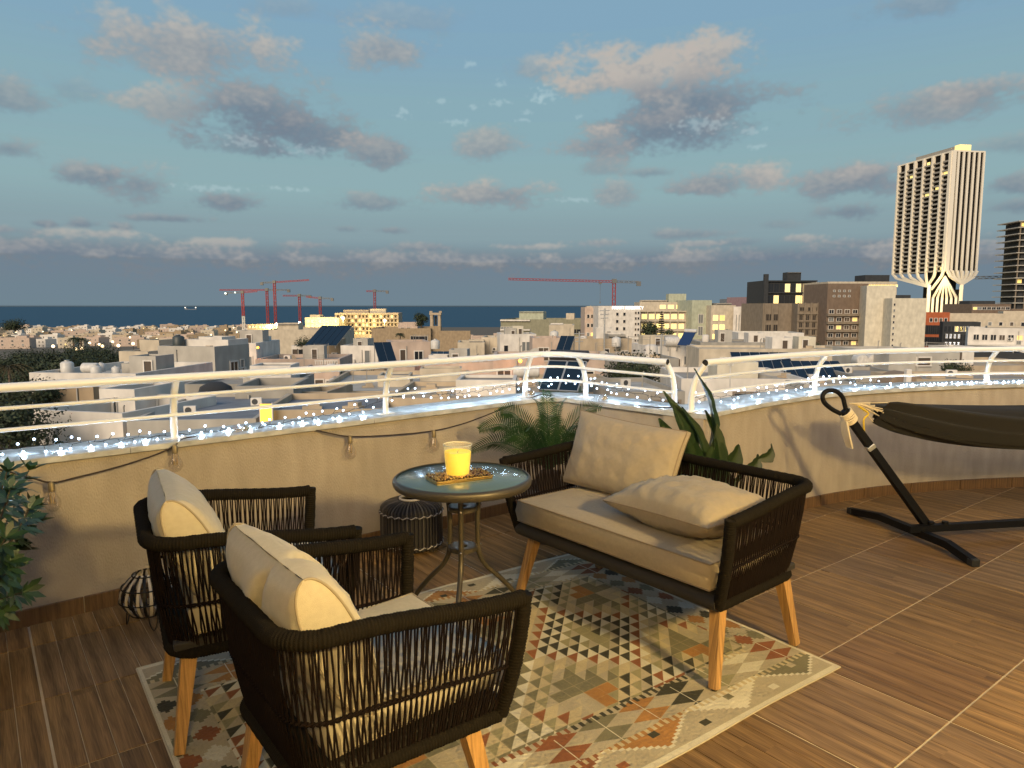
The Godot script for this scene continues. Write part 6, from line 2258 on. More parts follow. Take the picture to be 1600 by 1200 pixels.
func table_and_candle() -> void:
	var tp := Vector3(-0.216, 0, -3.03)
	var metal := paint("table_metal", lin(0.075, 0.062, 0.042), 0.42, 0.45)
	var t := thing("side_table", "round frosted-glass bistro table on bent metal legs", "table", tp)
	var gl := G.new()
	gl.lathe([Vector2(0, 0.702), Vector2(0.288, 0.702), Vector2(0.290, 0.704), Vector2(0.290, 0.7075), Vector2(0.288, 0.709), Vector2(0, 0.709)], 64)
	var gm := paint("frosted_glass", lin(0.10, 0.145, 0.125), 0.2)
	gm.metallic_specular = 0.5
	gm.normal_enabled = true
	gm.normal_texture = bump_noise("glass_ripple", 0.06, 1.2, 256, 3)
	gm.normal_scale = 0.12
	gm.uv1_triplanar = true
	gm.uv1_scale = Vector3(4, 4, 4)
	part("table_top", gl, gm, t)
	var rim := G.new()
	var pr := []
	for i in 17:
		var a := -PI / 2 + PI * i / 16.0
		pr.append(Vector2(0.288 + 0.014 * cos(a), 0.694 + 0.020 * sin(a)))
	pr.push_front(Vector2(0.280, 0.674)); pr.append(Vector2(0.2875, 0.7145)); pr.append(Vector2(0.2875, 0.7105))
	rim.lathe(pr, 64)
	rim.lathe([Vector2(0.280, 0.70), Vector2(0.280, 0.674)], 64)
	part("rim", rim, metal, t)
	for k in 3:
		var a := PI / 2 + k * TAU / 3 + 0.04
		var d := Vector3(cos(a), 0, sin(a))
		var g := G.new()
		var pts := curve([d * 0.16 + Vector3.UP * 0.69, d * 0.105 + Vector3.UP * 0.655, d * 0.075 + Vector3.UP * 0.57, d * 0.072 + Vector3.UP * 0.42, d * 0.080 + Vector3.UP * 0.35, d * 0.115 + Vector3.UP * 0.29, d * 0.19 + Vector3.UP * 0.215, d * 0.27 + Vector3.UP * 0.12, d * 0.325 + Vector3.UP * 0.012], 0.015)
		g.tube(pts, 0.0115, 12)
		var lg := part("leg", g, metal, t)
		var b := G.new()
		for y in [0.575, 0.395]:
			b.ball(d * 0.085 + Vector3.UP * y, 0.0055, 8)
		part("bolt", b, paint("bolt_steel", lin(0.6, 0.6, 0.58), 0.25, 1.0), lg)
		var f := G.new()
		f.tube(PackedVector3Array([d * 0.323 + Vector3.UP * 0.0, d * 0.323 + Vector3.UP * 0.014]), 0.014, 10)
		part("foot_pad", f, paint("foot_rubber", lin(0.01, 0.01, 0.01), 0.7), lg)
	for y in [0.575, 0.395]:
		var g := G.new()
		g.lathe([Vector2(0.020, y - 0.012), Vector2(0.064, y - 0.012), Vector2(0.064, y + 0.006), Vector2(0.058, y + 0.009), Vector2(0.020, y + 0.004), Vector2(0.020, y - 0.012)], 28)
		part("leg_plate", g, metal, t)
	# tray covered in little gilt beads
	var tray := thing("tray", "small rectangular tray covered in gilt and brown beads on the table", "tray", tp + Vector3(-0.012, 0.709, 0.03), -0.42)
	tray.rotation.y = 0.50
	var gold := paint("gilt", lin(0.52, 0.36, 0.12), 0.3, 0.9)
	var brown := paint("bead_brown", lin(0.07, 0.035, 0.018), 0.25, 0.2)
	var tb := G.new()
	tb.cbox(Vector3(0, 0.004, 0), Vector3(0.262, 0.008, 0.128), 0.002)
	for s in [-1, 1]:
		tb.bar(Vector3(-0.131, 0.012, s * 0.064), Vector3(0.131, 0.012, s * 0.064), 0.0025)
		tb.bar(Vector3(s * 0.131, 0.012, -0.064), Vector3(s * 0.131, 0.012, 0.064), 0.0025)
	part("base", tb, gold, tray)
	var bd := G.new()
	var be := G.new()
	var r := RandomNumberGenerator.new()
	r.seed = 3
	for i in 30:
		for j in 15:
			var p := Vector3(-0.126 + i * 0.0087 + r.randf_range(-0.002, 0.002), 0.009 + r.randf_range(0.0, 0.006), -0.061 + j * 0.0087 + r.randf_range(-0.002, 0.002))
			var rim_d := minf(0.131 - absf(p.x), 0.064 - absf(p.z))
			p.y += 0.010 * exp(-rim_d / 0.012)
			(bd if r.randf() < 0.62 else be).ball(p, r.randf_range(0.0035, 0.0052), 6)
	part("gilt_beads", bd, gold, tray).set_meta("kind", "stuff")
	part("brown_beads", be, brown, tray).set_meta("kind", "stuff")
	# candle in a glass
	var c := thing("candle", "glowing yellow candle in a clear glass tumbler on the beaded tray", "candle", tp + Vector3(-0.018, 0.7225, 0.025))
	var jar := G.new()
	jar.lathe([Vector2(0, 0.0), Vector2(0.049, 0.0), Vector2(0.0515, 0.003), Vector2(0.0625, 0.134), Vector2(0.0625, 0.136), Vector2(0.0605, 0.136), Vector2(0.0500, 0.009), Vector2(0, 0.009)], 48)
	var jm := pane("tumbler_glass", Color(0.95, 0.97, 0.96), 0.10)
	part("glass", jar, jm, c)
	var rg := G.new()
	var rp := PackedVector3Array()
	for i in 48: rp.append(Vector3(cos(TAU * i / 48) * 0.0615, 0.136, sin(TAU * i / 48) * 0.0615))
	rg.tube(rp, 0.0013, 6, false, true)
	part("glass_rim", rg, paint("glass_edge", lin(0.6, 0.62, 0.60), 0.05), c)
	var wx := G.new()
	wx.lathe([Vector2(0, 0.010), Vector2(0.048, 0.010), Vector2(0.0492, 0.013), Vector2(0.0575, 0.103), Vector2(0.0560, 0.106), Vector2(0.048, 0.1045), Vector2(0.020, 0.0995), Vector2(0, 0.098)], 48)
	var wm := glow("candle_wax", Color(1.0, 0.82, 0.08), 0.48)
	part("candle_wax", wx, wm, c)
	var wk := G.new()
	wk.bar(Vector3(0, 0.097, 0), Vector3(0.002, 0.109, 0), 0.0012, 5)
	part("wick", wk, paint("wick", lin(0.02, 0.015, 0.01), 0.9), c)
	omni(Vector3(0, 0.06, 0), Color(1.0, 0.80, 0.4), 0.03, 0.012, c, 2.0)


func lanterns() -> void:
	# low round lantern of slats on wire legs, by the left wall
	var iron := paint("lantern_iron", lin(0.012, 0.010, 0.009), 0.5, 0.3)
	var slat := paint("lantern_slat", lin(0.62, 0.55, 0.45), 0.6)
	var t := thing("lantern", "squat round lantern of pale upright slats on wire legs by the left wall", "lantern", Vector3(-1.665, 0, -3.12))
	var prof := func(q: float) -> Vector2:
		return Vector2(lerpf(0.035, 0.118, pow(sin(clampf(q, 0, 1) * PI * 0.86 + 0.12), 0.8)), 0.055 + (1.0 - q) * 0.19)
	for k in 26:
		var a := TAU * k / 26
		var g := G.new()
		var d := Vector3(cos(a), 0, sin(a))
		var s := Vector3(-d.z, 0, d.x)
		for i in 10:
			var p0: Vector2 = prof.call(i / 10.0)
			var p1: Vector2 = prof.call((i + 1) / 10.0)
			var w0 := 0.0028 + p0.x * 0.028
			var w1 := 0.0028 + p1.x * 0.028
			g.quad(d * p0.x - s * w0 + Vector3.UP * p0.y, d * p1.x - s * w1 + Vector3.UP * p1.y, d * p1.x + s * w1 + Vector3.UP * p1.y, d * p0.x + s * w0 + Vector3.UP * p0.y)
			var n0 := d * (p0.x - 0.004)
			var n1 := d * (p1.x - 0.004)
			g.quad(n0 + s * w0 + Vector3.UP * p0.y, n1 + s * w1 + Vector3.UP * p1.y, n1 - s * w1 + Vector3.UP * p1.y, n0 - s * w0 + Vector3.UP * p0.y)
		part("slat", g, slat if k % 2 == 0 else iron, t)
	for q in [0.03, 0.30, 0.62, 0.97]:
		var p: Vector2 = prof.call(q)
		var g := G.new()
		var pts := PackedVector3Array()
		for i in 36: pts.append(Vector3(cos(TAU * i / 36) * (p.x + 0.002), p.y, sin(TAU * i / 36) * (p.x + 0.002)))
		g.tube(pts, 0.0032, 6, false, true)
		part("hoop", g, iron, t)
	for k in 3:
		var a := TAU * k / 3 + 0.9
		var d := Vector3(cos(a), 0, sin(a))
		var s := Vector3(-d.z, 0, d.x)
		var g := G.new()
		g.tube(curve([d * 0.085 + s * 0.018 + Vector3.UP * 0.075, d * 0.092 + s * 0.014 + Vector3.UP * 0.03, d * 0.096 + Vector3.UP * 0.003, d * 0.092 - s * 0.014 + Vector3.UP * 0.03, d * 0.085 - s * 0.018 + Vector3.UP * 0.075], 0.01), 0.0028, 6)
		part("leg", g, iron, t)
	# dark drum lantern behind the table
	var dl := thing("lantern", "black woven drum lantern with a pale top ring behind the round table", "lantern", Vector3(-0.605, 0, -4.16))
	var cane := paint("lantern_cane", lin(0.028, 0.022, 0.018), 0.6)
	var pale := paint("lantern_pale", lin(0.34, 0.31, 0.27), 0.6)
	var highlight := paint("lantern_highlight", lin(0.07, 0.06, 0.05), 0.6)  # paler colour for every fourth cane, painted in place of highlights
	var R := 0.182
	for k in 48:
		var a := TAU * k / 48
		var d := Vector3(cos(a), 0, sin(a))
		var g := G.new()
		g.tube(curve([d * (R * 0.93) + Vector3.UP * 0.022, d * R + Vector3.UP * 0.05, d * R + Vector3.UP * 0.23, d * (R * 0.97) + Vector3.UP * 0.262, d * (R * 0.78) + Vector3.UP * 0.285, d * (R * 0.42) + Vector3.UP * 0.298], 0.02), 0.0042, 6, false)
		part("cane", g, cane if k % 4 else highlight, dl)
	var core := G.new()
	core.lathe([Vector2(R * 0.94, 0.022), Vector2(R * 0.95, 0.25), Vector2(R * 0.75, 0.278), Vector2(R * 0.42, 0.289)], 36)
	core.lathe([Vector2(0, 0.022), Vector2(R * 0.94, 0.022)], 36)
	part("lining", core, paint("lantern_lining", lin(0.012, 0.010, 0.009), 0.8), dl)
	for q in [[0.232, R], [0.045, R], [0.29, R * 0.42]]:
		for m in 2:
			var g := G.new()
			var pts := PackedVector3Array()
			for i in 96:
				var a := TAU * i / 96
				var b := a * 24.0 + m * PI
				pts.append(Vector3(cos(a) * (q[1] + 0.006 + sin(b) * 0.004), q[0] + cos(b) * 0.006, sin(a) * (q[1] + 0.006 + sin(b) * 0.004)))
			g.tube(pts, 0.003 if q[0] < 0.28 else 0.0055, 6, false, true)
			part("twined_hoop", g, pale if m == 0 and q[0] < 0.28 else cane, dl)
	var top := G.new()
	var tp := PackedVector3Array()
	for i in 36: tp.append(Vector3(cos(TAU * i / 36) * 0.068, 0.306, sin(TAU * i / 36) * 0.068))
	top.tube(tp, 0.007, 8, false, true)
	part("top_ring", top, pale, dl)
	for k in 3:
		var a := TAU * k / 3 + 0.5
		var g := G.new()
		g.box(Vector3(cos(a) * R * 0.8, 0.011, sin(a) * R * 0.8), Vector3(0.03, 0.022, 0.03))
		part("foot", g, cane, dl)


# ---------------------------------------------------------------- plants on the terrace
func pot(t: Node3D, r: float, h: float) -> void:
	var g := G.new()
	g.lathe([Vector2(0, 0), Vector2(r * 0.72, 0), Vector2(r * 0.76, 0.01), Vector2(r, h - 0.03), Vector2(r * 1.04, h - 0.025), Vector2(r * 1.04, h), Vector2(r * 0.94, h), Vector2(r * 0.92, h - 0.05), Vector2(0, h - 0.05)], 28)
	part("pot", g, masonry("pot_clay", lin(0.10, 0.085, 0.075), 2.0), t)
	var s := G.new()
	s.lathe([Vector2(r * 0.92, h - 0.046), Vector2(0, h - 0.04)], 20)
	part("soil", s, paint("soil", lin(0.02, 0.015, 0.01), 0.95), t)


func plants() -> void:
	var r := RandomNumberGenerator.new()
	r.seed = 31
	var green := paint("frond_green", lin(0.020, 0.058, 0.018), 0.5)
	green.backlight_enabled = true
	green.backlight = Color(0.05, 0.10, 0.03)
	# ---- sago palm in the corner behind the sofa
	var t := thing("sago_palm", "dark green sago palm with feathery fronds in the corner behind the sofa", "palm", Vector3(0.23, 0, -4.32))
	pot(t, 0.17, 0.34)
	var st := G.new()
	st.lathe([Vector2(0.06, 0.28), Vector2(0.075, 0.36), Vector2(0.06, 0.43), Vector2(0, 0.45)], 14)
	part("trunk", st, masonry("palm_trunk", lin(0.07, 0.045, 0.025), 3.0), t)
	# [bearing, reach, rise, droop]
	for s in [[192, 0.50, 0.24, 0.20], [176, 0.44, 0.34, 0.20], [158, 0.36, 0.40, 0.16], [120, 0.20, 0.44, 0.08], [96, 0.16, 0.47, 0.05], [60, 0.24, 0.44, 0.10], [30, 0.40, 0.40, 0.12], [8, 0.46, 0.32, 0.18], [348, 0.44, 0.25, 0.20], [215, 0.36, 0.30, 0.18], [240, 0.28, 0.36, 0.16], [268, 0.20, 0.40, 0.10], [305, 0.30, 0.32, 0.16], [330, 0.36, 0.28, 0.18], [140, 0.36, 0.30, 0.20], [45, 0.40, 0.30, 0.20]]:
		var a := deg_to_rad(s[0])
		var d := Vector3(cos(a), 0, -sin(a))
		var g := G.new()
		var o := Vector3(0, 0.43, 0)
		var pts := curve([o, o + d * s[1] * 0.3 + Vector3.UP * s[2] * 0.52, o + d * s[1] * 0.66 + Vector3.UP * (s[2] * 0.92 - s[3] * 0.12), o + d * s[1] + Vector3.UP * (s[2] * 1.1 - s[3] * 0.62)], 0.0165)
		var n := pts.size()
		var rad := []
		for i in n: rad.append(lerpf(0.006, 0.0015, float(i) / n))
		g.tube(pts, rad, 5)
		var flat_side := Vector3(-d.z, 0, d.x)
		var roll := -1.0 * d.x * 1.05 + 0.25 * sin(s[0])
		for i in range(int(n * 0.12), n - 1):
			var q := float(i) / n
			var tan := (pts[mini(i + 1, n - 1)] - pts[maxi(i - 1, 0)]).normalized()
			var side := flat_side.rotated(tan, roll)
			var up := side.cross(tan).normalized()
			if up.y < 0: up = -up
			var len_ := 0.105 * sin(PI * clampf(q * 0.86 + 0.12, 0, 1)) * r.randf_range(0.9, 1.1) + 0.015
			for k in [-1.0, 1.0]:
				var e: Vector3 = (side * k * 0.86 + tan * 0.48 + up * 0.22).normalized()
				var p: Vector3 = pts[i]
				var w: Vector3 = tan * 0.0042
				var mid: Vector3 = p + e * len_ * 0.5 + Vector3.UP * 0.002
				var tip: Vector3 = p + e * len_ - Vector3.UP * len_ * 0.12
				var nn := up
				g.tri(p - w * 0.5, p + w * 0.5, mid + w, nn, nn, nn); g.tri(p - w * 0.5, mid + w, mid - w, nn, nn, nn); g.tri(mid - w, mid + w, tip, nn, nn, nn)
		part("frond", g, green, t)
	# ---- bird-of-paradise plant between the sofa back and the parapet corner
	var b := thing("banana_leaf_plant", "tall plant with broad folded dark leaves behind the right end of the sofa", "plant", Vector3(0.985, 0, -3.72))
	pot(b, 0.15, 0.32)
	var lg := paint("paddle_green", lin(0.014, 0.030, 0.009), 0.35)
	lg.backlight_enabled = true
	lg.backlight = Color(0.03, 0.05, 0.015)
	# [base offset x, petiole top (x, y, z), tip (x, y, z), width]
	for s in [[Vector3(0.03, 0.62, 0.02), Vector3(0.045, 1.12, -0.02), 0.075, 1.05], [Vector3(-0.02, 0.58, 0.04), Vector3(-0.155, 1.01, 0.05), 0.060, 0.5], [Vector3(-0.06, 0.52, 0.06), Vector3(-0.20, 0.86, 0.10), 0.085, 0.2], [Vector3(-0.04, 0.50, 0.09), Vector3(-0.13, 0.94, 0.12), 0.070, 0.3], [Vector3(0.00, 0.54, 0.08), Vector3(-0.06, 0.93, 0.12), 0.055, 0.7], [Vector3(0.05, 0.50, 0.06), Vector3(0.075, 0.90, 0.05), 0.085, 0.6], [Vector3(0.06, 0.46, 0.09), Vector3(0.10, 0.80, 0.08), 0.075, 0.1], [Vector3(-0.02, 0.46, 0.11), Vector3(-0.07, 0.80, 0.17), 0.085, 0.1], [Vector3(0.02, 0.44, 0.12), Vector3(0.05, 0.76, 0.16), 0.080, -0.3], [Vector3(0.11, 0.60, 0.05), Vector3(0.225, 0.71, 0.06), 0.085, 0.1], [Vector3(0.25, 0.585, 0.02), Vector3(0.345, 0.655, 0.02), 0.062, 0.0], [Vector3(0.32, 0.64, 0.0), Vector3(0.425, 0.705, 0.0), 0.055, 0.2], [Vector3(-0.10, 0.44, 0.04), Vector3(-0.22, 0.66, 0.06), 0.09, -0.1], [Vector3(0.09, 0.46, 0.02), Vector3(0.20, 0.58, -0.02), 0.09, 0.2], [Vector3(-0.03, 0.42, 0.12), Vector3(-0.14, 0.66, 0.18), 0.08, 0.3]]:
		var g := G.new()
		var top: Vector3 = s[0]
		var tip: Vector3 = s[1]
		var root := Vector3(top.x * 0.25, 0.26, top.z * 0.25)
		g.tube(curve([root, (root + top) / 2 + Vector3(0, 0.03, 0), top], 0.04), 0.0075, 6, false)
		var axis := tip - top
		var d := axis.normalized()
		var e := d.cross(Vector3(sin(s[3]), 0.0, cos(s[3]))).normalized()
		var f := e.cross(d).normalized()
		var rows := []
		var nr := []
		for i in 13:
			var q := i / 12.0
			var c := top + axis * q + f * 0.05 * sin(q * PI) - f * 0.07 * q * q
			var w: float = s[2] * 0.80 * pow(sin(PI * clampf(q * 0.94 + 0.04, 0, 1)), 0.7) * (1.0 - 0.25 * q)
			var row := []
			var nn := []
			for j in 7:
				var v := (j - 3) / 3.0
				row.append(c + e * v * w * 0.85 + f * (absf(v) * w * 0.55 + 0.006 * sin(q * 20 + j * 2) * absf(v)))
				nn.append((f - e * signf(v) * 0.5 * (0.0 if j == 3 else 1.0)).normalized())
			rows.append(row); nr.append(nn)
		for i in 12:
			for j in 6:
				g.tri(rows[i][j], rows[i][j + 1], rows[i + 1][j + 1], nr[i][j], nr[i][j + 1], nr[i + 1][j + 1])
				g.tri(rows[i][j], rows[i + 1][j + 1], rows[i + 1][j], nr[i][j], nr[i + 1][j + 1], nr[i + 1][j])
		part("leaf", g, lg, b)
	# ---- shrub with whorled leaves at the left edge
	var sh := thing("whorled_shrub", "dark glossy shrub with whorls of leaves at the left edge by the wall", "shrub", Vector3(-2.14, 0, -2.52))
	pot(sh, 0.17, 0.34)
	var sg := paint("shrub_green", lin(0.022, 0.052, 0.018), 0.4)
	sg.backlight_enabled = true
	sg.backlight = Color(0.04, 0.08, 0.03)
	var wg := masonry("shrub_wood", lin(0.09, 0.07, 0.05), 3.0)
	for k in 110:
		var a := r.randf() * TAU
		var hgt := r.randf_range(0.42, 0.93)
		var reach := r.randf_range(0.05, 0.42) * (1.0 - 0.35 * absf(hgt - 0.7))
		var tip := Vector3(cos(a) * reach, hgt, sin(a) * reach)
		if k >= 104:
			tip = [Vector3(0.33, 0.50, 0.06), Vector3(0.37, 0.42, 0.05), Vector3(0.30, 0.36, 0.08), Vector3(0.40, 0.72, 0.03), Vector3(0.36, 0.80, 0.06), Vector3(0.36, 0.64, 0.10)][k - 104]
		var root := Vector3(tip.x * 0.12, 0.30, tip.z * 0.12)
		var g := G.new()
		var path := curve([root, root.lerp(tip, 0.5) + Vector3(tip.x * 0.12, 0.02, tip.z * 0.12), tip], 0.05)
		var rad := []
		for i in path.size(): rad.append(lerpf(0.006, 0.002, float(i) / path.size()))
		g.tube(path, rad, 5)
		part("stem", g, wg, sh)
		var lf := G.new()
		var dir := (path[-1] - path[-2]).normalized()
		for whorl in 3:
			var c: Vector3 = path[-1] - dir * whorl * 0.035
			for i in 8:
				var an := TAU * i / 8 + whorl * 0.4 + r.randf_range(-0.2, 0.2)
				var e := Vector3.UP.cross(dir).normalized() if absf(dir.y) < 0.95 else Vector3.RIGHT
				var f := dir.cross(e)
				var o := (e * cos(an) + f * sin(an)) * (0.75 + 0.2 * whorl) + dir * (0.75 - 0.35 * whorl)
				o = o.normalized()
				var l := r.randf_range(0.055, 0.088)
				var sd := o.cross(dir).normalized() * l * 0.17
				var up := sd.cross(o).normalized()
				if up.y < 0: up = -up
				var m := c + o * l * 0.6 - Vector3.UP * 0.004
				var tp := c + o * l - Vector3.UP * 0.012
				lf.tri(c, m - sd * 0.6 - o * l * 0.3, m - sd, up, up, up)
				lf.tri(c, m - sd, m, up, up, up); lf.tri(m - sd, tp, m, up, up, up)
				lf.tri(c, m, m + sd, up, up, up); lf.tri(m, tp, m + sd, up, up, up)
		part("leaf_whorl", lf, sg, sh)


# ---------------------------------------------------------------- strings of lights
func light_strings() -> void:
	# fairy lights wound along the railing: picture columns and rows, set at the railing's own plane
	var wire := paint("wire_dark", lin(0.01, 0.012, 0.01), 0.6)
	var led := glow("led_glow", Color(0.80, 0.90, 1.0), 6.0)
	var bulb := G.new()
	bulb.ball(Vector3.ZERO, 0.0062, 8)
	var bm := bulb.mesh(led)
	var runs := [[edge_l, 0.13, [[-60, 706], [0, 702], [60, 697], [140, 690], [230, 683], [300, 677], [345, 672], [400, 668], [440, 661], [490, 652], [540, 643], [575, 634], [605, 622], [632, 615], [660, 614], [700, 616], [745, 612], [790, 604], [815, 603], [843, 600], [866, 596], [886, 593], [915, 594], [950, 605], [985, 613], [1020, 619], [1048, 624]]],
		[edge_r, 0.12, [[1085, 622], [1115, 620], [1140, 618], [1180, 612], [1215, 606], [1250, 601], [1280, 595], [1310, 592], [1340, 596], [1370, 601], [1405, 608], [1445, 610], [1480, 610], [1520, 612], [1560, 613], [1600, 612], [1650, 612]]]]
	var k := 0
	var r := RandomNumberGenerator.new()
	r.seed = 12
	for run in runs:
		var t := thing("fairy_lights", ["string of lit white fairy lights along the straight railing and round the corner", "string of lit white fairy lights along the curved railing behind the hammock"][k], "string lights", Vector3.ZERO, 0.0, "fairy lights on the railing")
		var pts := []
		for q in run[2]:
			pts.append(along_edge(q[0], q[1], run[0], run[1]))
		var path := curve(pts, 0.012)
		# small irregularities of a slack wire
		for i in path.size():
			path[i] += Vector3(sin(i * 0.7), sin(i * 0.45 + 1.0) * 1.4, cos(i * 0.9)) * 0.003
		var g := G.new()
		g.tube(path, 0.0016, 5)
		part("wire", g, wire, t)
		var stems := G.new()
		var i := 2
		var count := 0
		while i < path.size() - 1:
			var p: Vector3 = path[i]
			var tan := (path[i + 1] - path[i - 1]).normalized()
			var o := Vector3(r.randf_range(-0.5, 0.5), (1.0 if count % 2 == 0 else -1.0) * r.randf_range(0.5, 1.0), r.randf_range(-0.5, 0.7)).normalized()
			var tip := p + o * 0.030 + tan * 0.01
			var low: float = 99.0
			for e in run[0]:
				low = minf(low, Vector2(e.x - tip.x, e.z - tip.z).length() * 100.0 + e.y)
			var floor_y := 0.0
			var best := 99.0
			for e in run[0]:
				var dd := Vector2(e.x - tip.x, e.z - tip.z).length()
				if dd < best: best = dd; floor_y = e.y + 0.038
			tip.y = maxf(tip.y, floor_y)
			stems.bar(p, tip, 0.0014, 5)
			part("led_bulb", bm, null, t, Transform3D(Basis.IDENTITY, tip))
			if count % (4 - k) == 1:
				omni(tip + Vector3(0, 0.001, 0), Color(0.74, 0.87, 1.0), 0.018, 0.006, t, 2.0)
			count += 1
			i += (4 if r.randf() < 0.7 else 5) + k * 2
		part("bulb_stems", stems, wire, t).set_meta("kind", "stuff")
		k += 1

	# unlit filament bulbs on a brown cable hung along the inside of the wall
	var cable := paint("cable_brown", lin(0.030, 0.018, 0.012), 0.7)
	var glass := pane("bulb_glass", Color(0.55, 0.42, 0.24), 0.13)
	var brass := paint("bulb_brass", lin(0.22, 0.17, 0.09), 0.5, 0.6)
	var fil := paint("filament", lin(0.75, 0.55, 0.25), 0.4, 0.3)
	var t2 := thing("festoon_cable", "brown festoon cable looping along the inside of the straight parapet", "cable")
	var pts := []
	for q in [[-40, 722, -0.03], [5, 735, -0.03], [45, 745, -0.03], [80, 754, -0.03], [120, 746, -0.03], [190, 728, -0.03], [250, 708, -0.03], [273, 696, -0.012], [292, 684, 0.07], [340, 681, 0.12], [390, 677, 0.13], [440, 672, 0.07], [485, 671, 0.015], [515, 677, -0.02], [547, 682, -0.022], [610, 680, -0.025], [678, 673, -0.025], [730, 660, -0.022], [785, 639, -0.012], [815, 628, 0.02], [843, 617, 0.09], [860, 618, 0.10], [895, 624, 0.07], [940, 628, 0.08], [990, 633, 0.06], [1040, 637, 0.05], [1056, 634, 0.06]]:
		pts.append(along_edge(q[0], q[1], edge_l, q[2]))
	var g2 := G.new()
	g2.tube(curve(pts, 0.03), 0.0042, 7)
	part("cable", g2, cable, t2)
	for s in [[80, 754, -0.03, 0, "clear filament bulb hanging lowest, beside the shrub at left"], [273, 696, -0.03, 0, "clear filament bulb hanging under the coping below the first rail post"], [388, 676, 0.13, 1, "clear filament bulb lying on the coping among the fairy lights"], [547, 682, -0.03, 0, "clear filament bulb hanging in the middle of the straight wall"], [678, 673, -0.03, 0, "clear filament bulb hanging left of the candle"], [785, 639, -0.012, 2, "small clear filament bulb against the wall above the sago palm's left frond"], [833, 619, 0.10, 1, "clear filament bulb lying on the coping before the left corner post"], [946, 627, 0.10, 1, "clear filament bulb lying on the coping right of the corner posts"], [1056, 630, 0.06, 0, "clear filament bulb at the end of the straight wall's cable"]]:
		var p := along_edge(s[0], s[1], edge_l, s[2])
		var tr := Transform3D(Basis(Vector3.RIGHT, PI), p)
		if s[3] == 1:
			tr = Transform3D(Basis(Vector3(1, 0, 0.3).normalized(), PI * 0.5), p + Vector3.UP * 0.026)
		var b := thing("filament_bulb", s[4], "light bulb", Vector3.ZERO, 0.0, "unlit filament bulbs")
		b.transform = tr
		if s[3] == 2: b.transform.basis = b.transform.basis.scaled(Vector3.ONE * 0.7)
		var gl := G.new()
		gl.lathe([Vector2(0.012, 0.036), Vector2(0.014, 0.048), Vector2(0.026, 0.068), Vector2(0.034, 0.088), Vector2(0.0345, 0.102), Vector2(0.030, 0.118), Vector2(0.017, 0.131), Vector2(0, 0.134)], 20)
		part("glass", gl, glass, b)
		var so := G.new()
		so.lathe([Vector2(0, -0.004), Vector2(0.0075, -0.004), Vector2(0.0135, 0.006), Vector2(0.0135, 0.04), Vector2(0.010, 0.042), Vector2(0, 0.042)], 14)
		part("socket", so, brass, b)
		var ff := G.new()
		var fp := PackedVector3Array()
		for i in 13:
			var a := TAU * i / 12.0
			fp.append(Vector3(cos(a) * 0.009, 0.048 + (i % 2) * 0.05, sin(a) * 0.009))
		ff.tube(fp, 0.0011, 4)
		part("filament", ff, fil, b)


